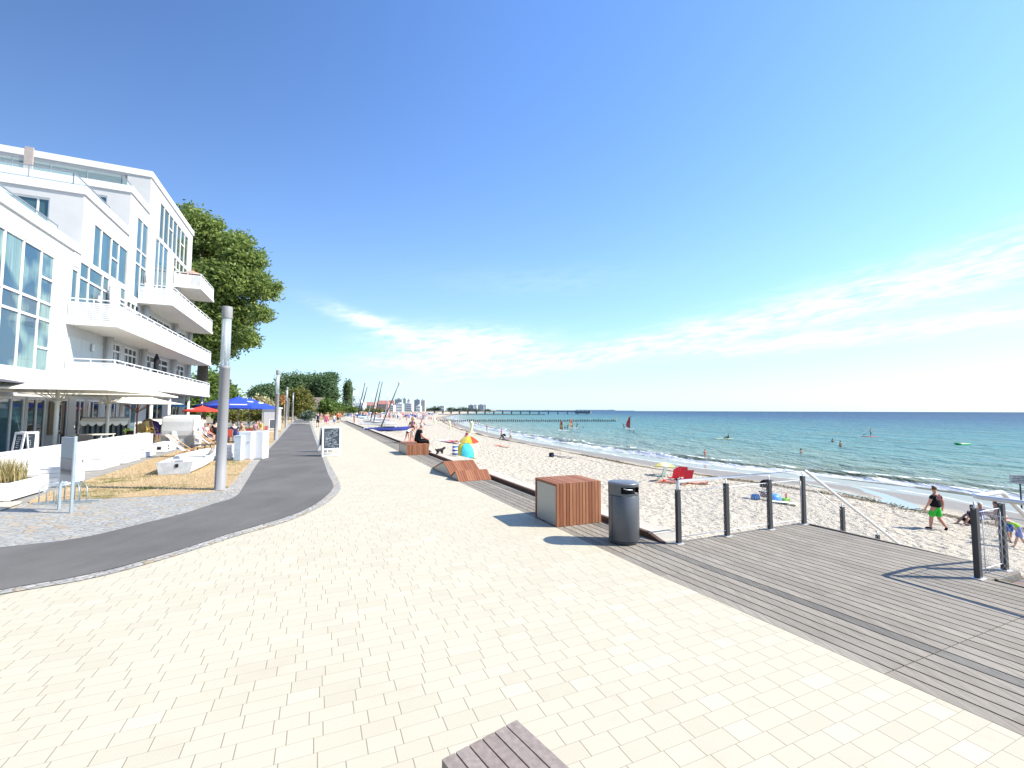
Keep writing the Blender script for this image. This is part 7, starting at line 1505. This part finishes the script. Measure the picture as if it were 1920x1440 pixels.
p, s = windsurfer(1074, 803.5, 18, 'orange windsurf sail right of the leftmost one', SAILO, -.08, R(14)); person(p + Vector((1.2, .2, .12)), R(90), 'windsurfer in black wetsuit holding the second orange sail', 'sail', 1.72, 'mid', 'long', 'long', 'black', 'black', 'brown', 1); person(p + Vector((-2.2, 1, -.9)), 0, 'swimmer with dark hair left of the second orange sail', 'stand', 1.7, 'mid', 'short', 'brief', 'navy', 'black', 'dark', 1)
p, s = windsurfer(1181, 805, 25, 'tall red windsurf sail alone on the right', SAILR, .06, R(-5)); person(p + Vector((-1.6, .3, .06)), R(-90), 'windsurfer in dark wetsuit leaning back left of the tall red sail', 'sail', 1.75, 'mid', 'long', 'long', 'black', 'black', 'brown', 1)
for (px, py, lab) in ((1188, 811, 'swimmer\'s head in front of the red windsurf board'), (1093.5, 801.5, 'dark swimmer with a white float right of the orange sails')):
    swimmer(px, py, lab, .5, 0, pose='stand', sleeves='short', shirt='navy', short='black', hair='dark', skin=1)
p = G(1358, 823, SEA); board('surfboard', 'white and yellow surfboard with a person lying on it', p, R(78), pmat('board_lemon', (.70, .70, .36), .5), 3.2, .6); person(p + Vector((.7, -.1, .10)), R(78), 'surfer in black wetsuit raised on the arms on the white surfboard', 'ground', 1.7, 'mid', 'long', 'long', 'black', 'black', 'dark', 1)
p = G(1630, 819, SEA); board('paddle_board', 'red stand-up paddle board with a paddler', p, R(85), pmat('board_red', (.55, .12, .10), .5), 3.1, .75); pd_ = person(p + Vector((.35, 0, .10)), R(60), 'stand-up paddler in white top and dark shorts', 'hold', 1.75, 'mid', 'short', 'shorts', 'white', 'navy', 'grey', 1); o = thing('paddle', 'paddle held out to the left by the stand-up paddler', 'paddle', p + Vector((.35, -.3, .10)), 0); MB().tube([(.25, 0, 1.55), (-1.55, -.1, .45)], .016, 6).build('shaft', MD, o); MB().add([(-1.55, -.11, .49), (-2.0, -.12, .36), (-2.05, -.12, .22), (-1.6, -.11, .40), (-1.55, -.08, .49), (-2.0, -.09, .36), (-2.05, -.09, .22), (-1.6, -.08, .40)], [(0, 1, 2, 3), (7, 6, 5, 4), (0, 4, 5, 1), (1, 5, 6, 2), (2, 6, 7, 3), (3, 7, 4, 0)]).build('blade', MD, o)
p = G(1805, 834, SEA); o = thing('inflatable_raft', 'bright green inflatable raft with a bather on it', 'raft', p, R(8)); GI = pmat('green_vinyl', (.05, .50, .14), .35); s = p.y / F_PX
for y in (-.28, .28): MB().tube([(-1.0, y, .14), (-.6, y, .10), (.6, y, .10), (1.0, y, .14)], [.12, .15, .15, .12], 10).build('side_tube', GI, o)
MB().tube([(-1.0, -.3, .2), (-1.05, .3, .2)], .16, 10).build('headrest', GI, o); MB().box(-.9, .95, -.26, .26, .02, .10, bev=.03).build('mattress', GI, o); person(p + Vector((.0, .0, .08)), R(98), 'bather lying on the bright green inflatable raft', 'lie', 1.6, 'mid', 'none', 'brief', None, 'black', 'dark', 2)
# groynes, buoys
PILE = pmat('groyne_timber', (.035, .032, .03), .85, var=.25)
pa, pb = G(818, 790.5, SEA), G(1153, 790.5, SEA); gr = thing('timber_groyne', 'row of dark timber piles running out into the sea, nearer groyne', 'groyne', pa, 0); base = MB().lathe([(.26, -1.6), (.26, .85), (.22, .95)], 7).build('pile', PILE, gr); rnd = random.Random(4)
for k in range(1, 96):
    c = base.copy(); COL.objects.link(c); c.parent = gr; q = (pb - pa) * (k / 95); c.location = (q.x, q.y, (rnd.random() - .5) * .35); c.scale = (1, 1, 1)
mk = thing('marker_post', 'yellow marker post at the seaward end of the nearer groyne', 'marker', pb + Vector((.6, 0, 0)), 0); MB().tube([(0, 0, -1), (0, 0, 2.0)], .10, 8).build('post', pmat('marker_yellow', (.62, .50, .10), .6), mk); MB().box(-.35, .35, -.05, .05, 1.4, 2.0).build('topmark', pmat('marker_yellow', (.62, .50, .10), .6), mk)
pa, pb = G(822, 778.2, SEA), G(1023, 778.2, SEA); b = MB(); n = 110
for k in range(n): q = pa.lerp(pb, k / n); b.tube([(q.x - pa.x, q.y - pa.y, -1.5), (q.x - pa.x, q.y - pa.y, 1.0 + rnd.random() * .3)], .42, 6)
tag(b.build('timber_groyne', PILE, None, pa), 'thin dark groyne line far behind the nearer groyne', 'groyne')
BU = pmat('buoy_white', (.70, .70, .68), .5)
for k, (px, py) in enumerate(((1260, 789), (1292, 785.5), (1308, 790.5), (1331, 788), (1445, 790.5), (995, 792), (942, 833))):
    p = G(px, py, SEA); s = p.y / F_PX; o = thing('buoy', 'small white buoy floating on the sea far from the groyne' if k < 5 else ('white buoy close to the nearer groyne' if k == 5 else 'white float in the water beside the pram walkers'), 'buoy', p, 0, 'white buoys'); MB().ball((0, 0, .12 * s * 3), .75 * s, n=8).build('float', BU, o); MB().tube([(0, 0, 0), (0, 0, 1.3 * s)], .15 * s, 6).build('top_post', BU, o)
# pier
PIERM = pmat('pier_dark', (.15, .165, .18), .7, var=.1); Yp = 640
pa, pb = at(800, 769, Yp + 70), at(1108, 770, Yp); pa.z = pb.z = 2.3; pr = thing('pier', 'long low dark pier reaching from the far beach into the sea', 'pier', (pa.x, pa.y, 0), math.atan2((pb - pa).y, (pb - pa).x)); Lp = (pb - pa).length
MB().box(0, Lp, -2.2, 2.2, .55, 1.75).build('deck', PIERM, pr); b = MB(); b.box(0, Lp, -2.2, -2.1, 2.7, 2.85); [b.box(x, x + .15, -2.2, -2.1, 1.75, 2.7) for x in range(0, int(Lp), 6)]; b.build('railing', PIERM, pr)
x = 14.0
pl0 = None
while x < Lp - 2:
    if pl0 is None: pl0 = MB().box(-.5, .5, -2, 2, SEA - 2, .55).build('pile', PIERM, pr); pl0.location = (x, 0, 0)
    else: c = pl0.copy(); COL.objects.link(c); c.parent = pr; c.location = (x, 0, 0)
    x += 14.2
MB().box(Lp - 22, Lp, -9, 9, -1.6, 1.2).build('head_platform', PIERM, pr); b = MB(); [b.box(Lp - 21 + k * 6, Lp - 18 + k * 6, -8, -5, 1.2, 2.2) for k in range(4)]; b.build('landing_frame', PIERM, pr)
# ================================================================ FAR TOWN
FGL = pmat('far_window_band', (.24, .29, .33), .4, var=.1)
def block(name, lab, x0, x1, ytop, Y, m, floors, ybot=768, cat='building', roof=None, yaw=0.0, dep=18, win=True, group=None):
    a, c, t = at(x0, ybot, Y), at(x1, ybot, Y), at((x0 + x1) / 2, ytop, Y); w = c.x - a.x; hgt = t.z + .8; o = thing(name, lab, cat, ((a.x + c.x) / 2, Y, -.8), yaw, group); MB().box(-w / 2, w / 2, 0, dep, 0, hgt).build('wall', m, o)
    if win:
        for k in range(floors): z = hgt * (k + .35) / floors; MB().box(-w / 2 + w * .04, w / 2 - w * .04, -.6, -.05, z, z + hgt / floors * .38).build('window_band', FGL, o)
    if roof:
        b = MB(); rh = hgt * .5; b.add([(-w / 2 - 1, -1, hgt), (w / 2 + 1, -1, hgt), (w / 2 + 1, dep + 1, hgt), (-w / 2 - 1, dep + 1, hgt), (-w / 2 + 1, dep / 2, hgt + rh), (w / 2 - 1, dep / 2, hgt + rh)], [(0, 1, 5, 4), (1, 2, 5), (2, 3, 4, 5), (3, 0, 4), (3, 2, 1, 0)]); b.build('roof', roof, o)
    else: MB().box(-w * .2, w * .15, dep * .3, dep * .6, hgt, hgt + 3).build('roof_hut', m, o)
    return o
FW = pmat('far_white', (.72, .73, .74), .7); FGY = pmat('far_grey', (.36, .40, .44), .7); FTE = pmat('far_teal', (.38, .46, .46), .7); FBE = pmat('far_beige', (.50, .47, .40), .7); FRED = pmat('far_red_roof', (.42, .20, .17), .8); FBR = pmat('far_brick', (.38, .23, .18), .8)
block('hotel_tower', 'grey hotel tower with a glass strip, left of the two towers', 740, 753, 748.5, 1150, FGY, 8); block('hotel_tower', 'teal glazed tower block joined to the grey hotel tower', 753, 761, 747.5, 1165, FTE, 8); block('hotel_tower', 'pale beige tower block right of the teal one', 761, 768, 749.5, 1180, FBE, 8)
block('hotel_tower', 'dark grey hotel tower, right of the two towers', 776.5, 787, 749.5, 1250, FGY, 9); block('hotel_tower', 'pale beige block joined to the right tower', 787, 796.5, 750.5, 1270, FBE, 8)
block('beach_hotel', 'bright white block in front of the left tower', 761, 772, 756, 1050, FW, 4); block('beach_hotel', 'low white terraced building left of the bright white block', 726, 738, 759.5, 980, FW, 3); block('beach_hotel', 'low white terraced building under the left tower', 742, 754, 757, 1000, FW, 3)
block('town_house', 'long brick house with red roof behind the catamaran masts', 706, 727, 758, 760, FBR, 2, roof=FRED, dep=10); block('town_house', 'brick house with red roof further left behind the masts', 684, 700, 760, 720, FBR, 2, roof=FRED, dep=10); block('beach_pavilion', 'pale beach pavilion between the two left masts', 666, 680, 755, 330, FW, 1, dep=8); block('town_house', 'red-roofed house left of the grey hotel tower', 727, 738, 757.5, 1200, FBR, 2, roof=FRED, dep=10)
block('beach_hotel', 'small white house below the right tower', 780, 788, 761, 1040, FW, 2); block('beach_hotel', 'white building between the far trees', 825, 833, 760.5, 1450, FW, 2); block('beach_hotel', 'white block on the far shore, left of the pair', 889, 894, 758.5, 1800, FW, 4); block('hotel_tower', 'grey block on the far shore left of the white one', 878, 888, 759.5, 1820, FGY, 5); block('hotel_tower', 'grey block on the far shore between the white ones', 896, 907, 759, 1850, FGY, 5); block('beach_hotel', 'white block on the far shore, right of the pair', 906, 912, 758.5, 1870, FW, 5)
FARL = m_leaf('far_leaf', (.03, .055, .035), (.06, .095, .055), .1)
GFT = 'trees on the far shore'
for k, (px, yt, rx, lab) in enumerate(((798, 763, 7, 'low dark tree left of the far tree line'), (806, 762, 8, 'far tree under the right tower'), (814, 758.5, 5, 'highest pointed tree of the far shore'), (817, 762, 6, 'far tree beside the pointed one'), (821.5, 758.5, 3.5, 'single round far tree in front of the white building'), (842, 760, 6, 'far tree right of the white building'), (850, 762, 8, 'low wide far tree'), (858, 763, 6, 'small far tree in a gap'), (867, 760, 8, 'far tree left of the grey block'), (874, 761.5, 8, 'far tree just before the grey block'), (892, 764, 8, 'low far tree between the blocks'), (915, 764.5, 6, 'last low far tree before the sea'), (697, 763, 9, 'dark tree behind the thick-masted catamarans'), (716, 765, 8, 'low tree in front of the red-roofed houses'))):
    Yf = 1300 if px > 790 else 600; b_ = at(px, 768.5, Yf); b_.z = -.6; s = Yf / F_PX; hh = (768.5 - yt); tree('far_tree', lab, b_, [(0, 0, hh * s * .55, rx * s, rx * s, hh * s * .45), (rx * .4 * s, 0, hh * s * .4, rx * .7 * s, rx * .6 * s, hh * s * .38)], 420, 1.6 if Yf > 1000 else .9, FARL, hh * s * .5, .5, 50 + k, GFT, limbs=False, gap=.35)
# low far shore under the town and a thin hazy coast on the horizon
b = MB(); sh_pts = [at(x, 770, Yq) for x, Yq in ((640, 560), (740, 900), (830, 1250), (925, 1750), (930, 2100), (700, 2100), (600, 900))]; b.prism([(p.x, p.y) for p in sh_pts], -3.4, -.75); structure(b.build('far_shore', EARTH))
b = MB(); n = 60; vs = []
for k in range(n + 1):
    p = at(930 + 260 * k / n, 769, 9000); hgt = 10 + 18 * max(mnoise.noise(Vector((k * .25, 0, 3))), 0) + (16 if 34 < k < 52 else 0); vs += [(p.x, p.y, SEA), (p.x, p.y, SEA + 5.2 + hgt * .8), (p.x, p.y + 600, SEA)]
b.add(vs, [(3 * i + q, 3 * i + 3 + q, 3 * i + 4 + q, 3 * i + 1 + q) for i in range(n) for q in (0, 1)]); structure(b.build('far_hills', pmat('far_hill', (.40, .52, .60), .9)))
# distant beach crowd: baskets, windbreaks, umbrellas and people that run into one bright mass
def crowd():
    rnd = random.Random(31); mats = [CL['white'], pmat('crowd_cream', (.66, .60, .50), .8), CL['red'], CL['blue'], SKIN[2], CL['navy'], CL['teal'], SKIN[1], pmat('crowd_lilac', (.48, .46, .60), .8), CL['coral']]; b = MB(); k = 0
    while k < 520:
        u = rnd.uniform(150, 760); v = vk(u) + (vw(u) - vk(u)) * rnd.uniform(.03, .84); z = beach_z(v, u); p = W(v, u, z); k += 1; m = rnd.randrange(len(mats)); t = rnd.random()
        if t < .45: w = rnd.uniform(.5, 1.0); b.box(p.x - w, p.x + w, p.y - .4, p.y + .4, z, z + rnd.uniform(.9, 1.6), rnd.choice((0, 0, 1, 1, 8, 3)))
        elif t < .6: b.tube([(p.x, p.y, z), (p.x, p.y, z + 1.9)], .05, 5, 0); b.lathe([(1.2, 1.7), (.7, 2.05), (.001, 2.2)], 8, (p.x, p.y, z), m)
        else: h = rnd.choice((.8, 1.7, 1.7)); b.lathe([(.12, 0), (.20, h * .5), (.24, h * .8), (.08, h * .86), (.10, h * .93), (.001, h)], 6, (p.x, p.y, z), rnd.choice((4, 7, 2, 5, 4, 9)))
    o = b.build('beach_crowd', mats); o['label'] = 'far-off crowd with beach chairs and windbreaks on the distant beach'; o['category'] = 'crowd'; stuff(o)
crowd()
# drift weed heaped along the water line
def weed():
    rnd = random.Random(9); b = MB()
    for k in range(7500):
        u = rnd.uniform(-6, 110); w = vw(u) - 5.6 - .9 * mnoise.noise(Vector((u * .2, 1, 0))) * 2 + rnd.gauss(0, .38)
        if mnoise.noise(Vector((u * .12, 4, 2))) < -.05: continue
        z = beach_z(w, u); p = W(w, u, z + .02); s = rnd.uniform(.025, .085); a = rnd.random() * 6.28; dx, dy = math.cos(a) * s, math.sin(a) * s
        b.add([(p.x - dx, p.y - dy, p.z), (p.x + dy * .5, p.y - dx * .5, p.z + s * .25), (p.x + dx, p.y + dy, p.z + s * .1), (p.x - dy * .5, p.y + dx * .5, p.z + s * .5)], [(0, 1, 2, 3), (0, 1, 3), (1, 2, 3)])
    o = b.build('seaweed', pmat('weed', (.085, .065, .025), .8, var=.4)); o['label'] = 'dark drift weed heaped along the wet sand'; o['category'] = 'seaweed'; stuff(o)
weed()
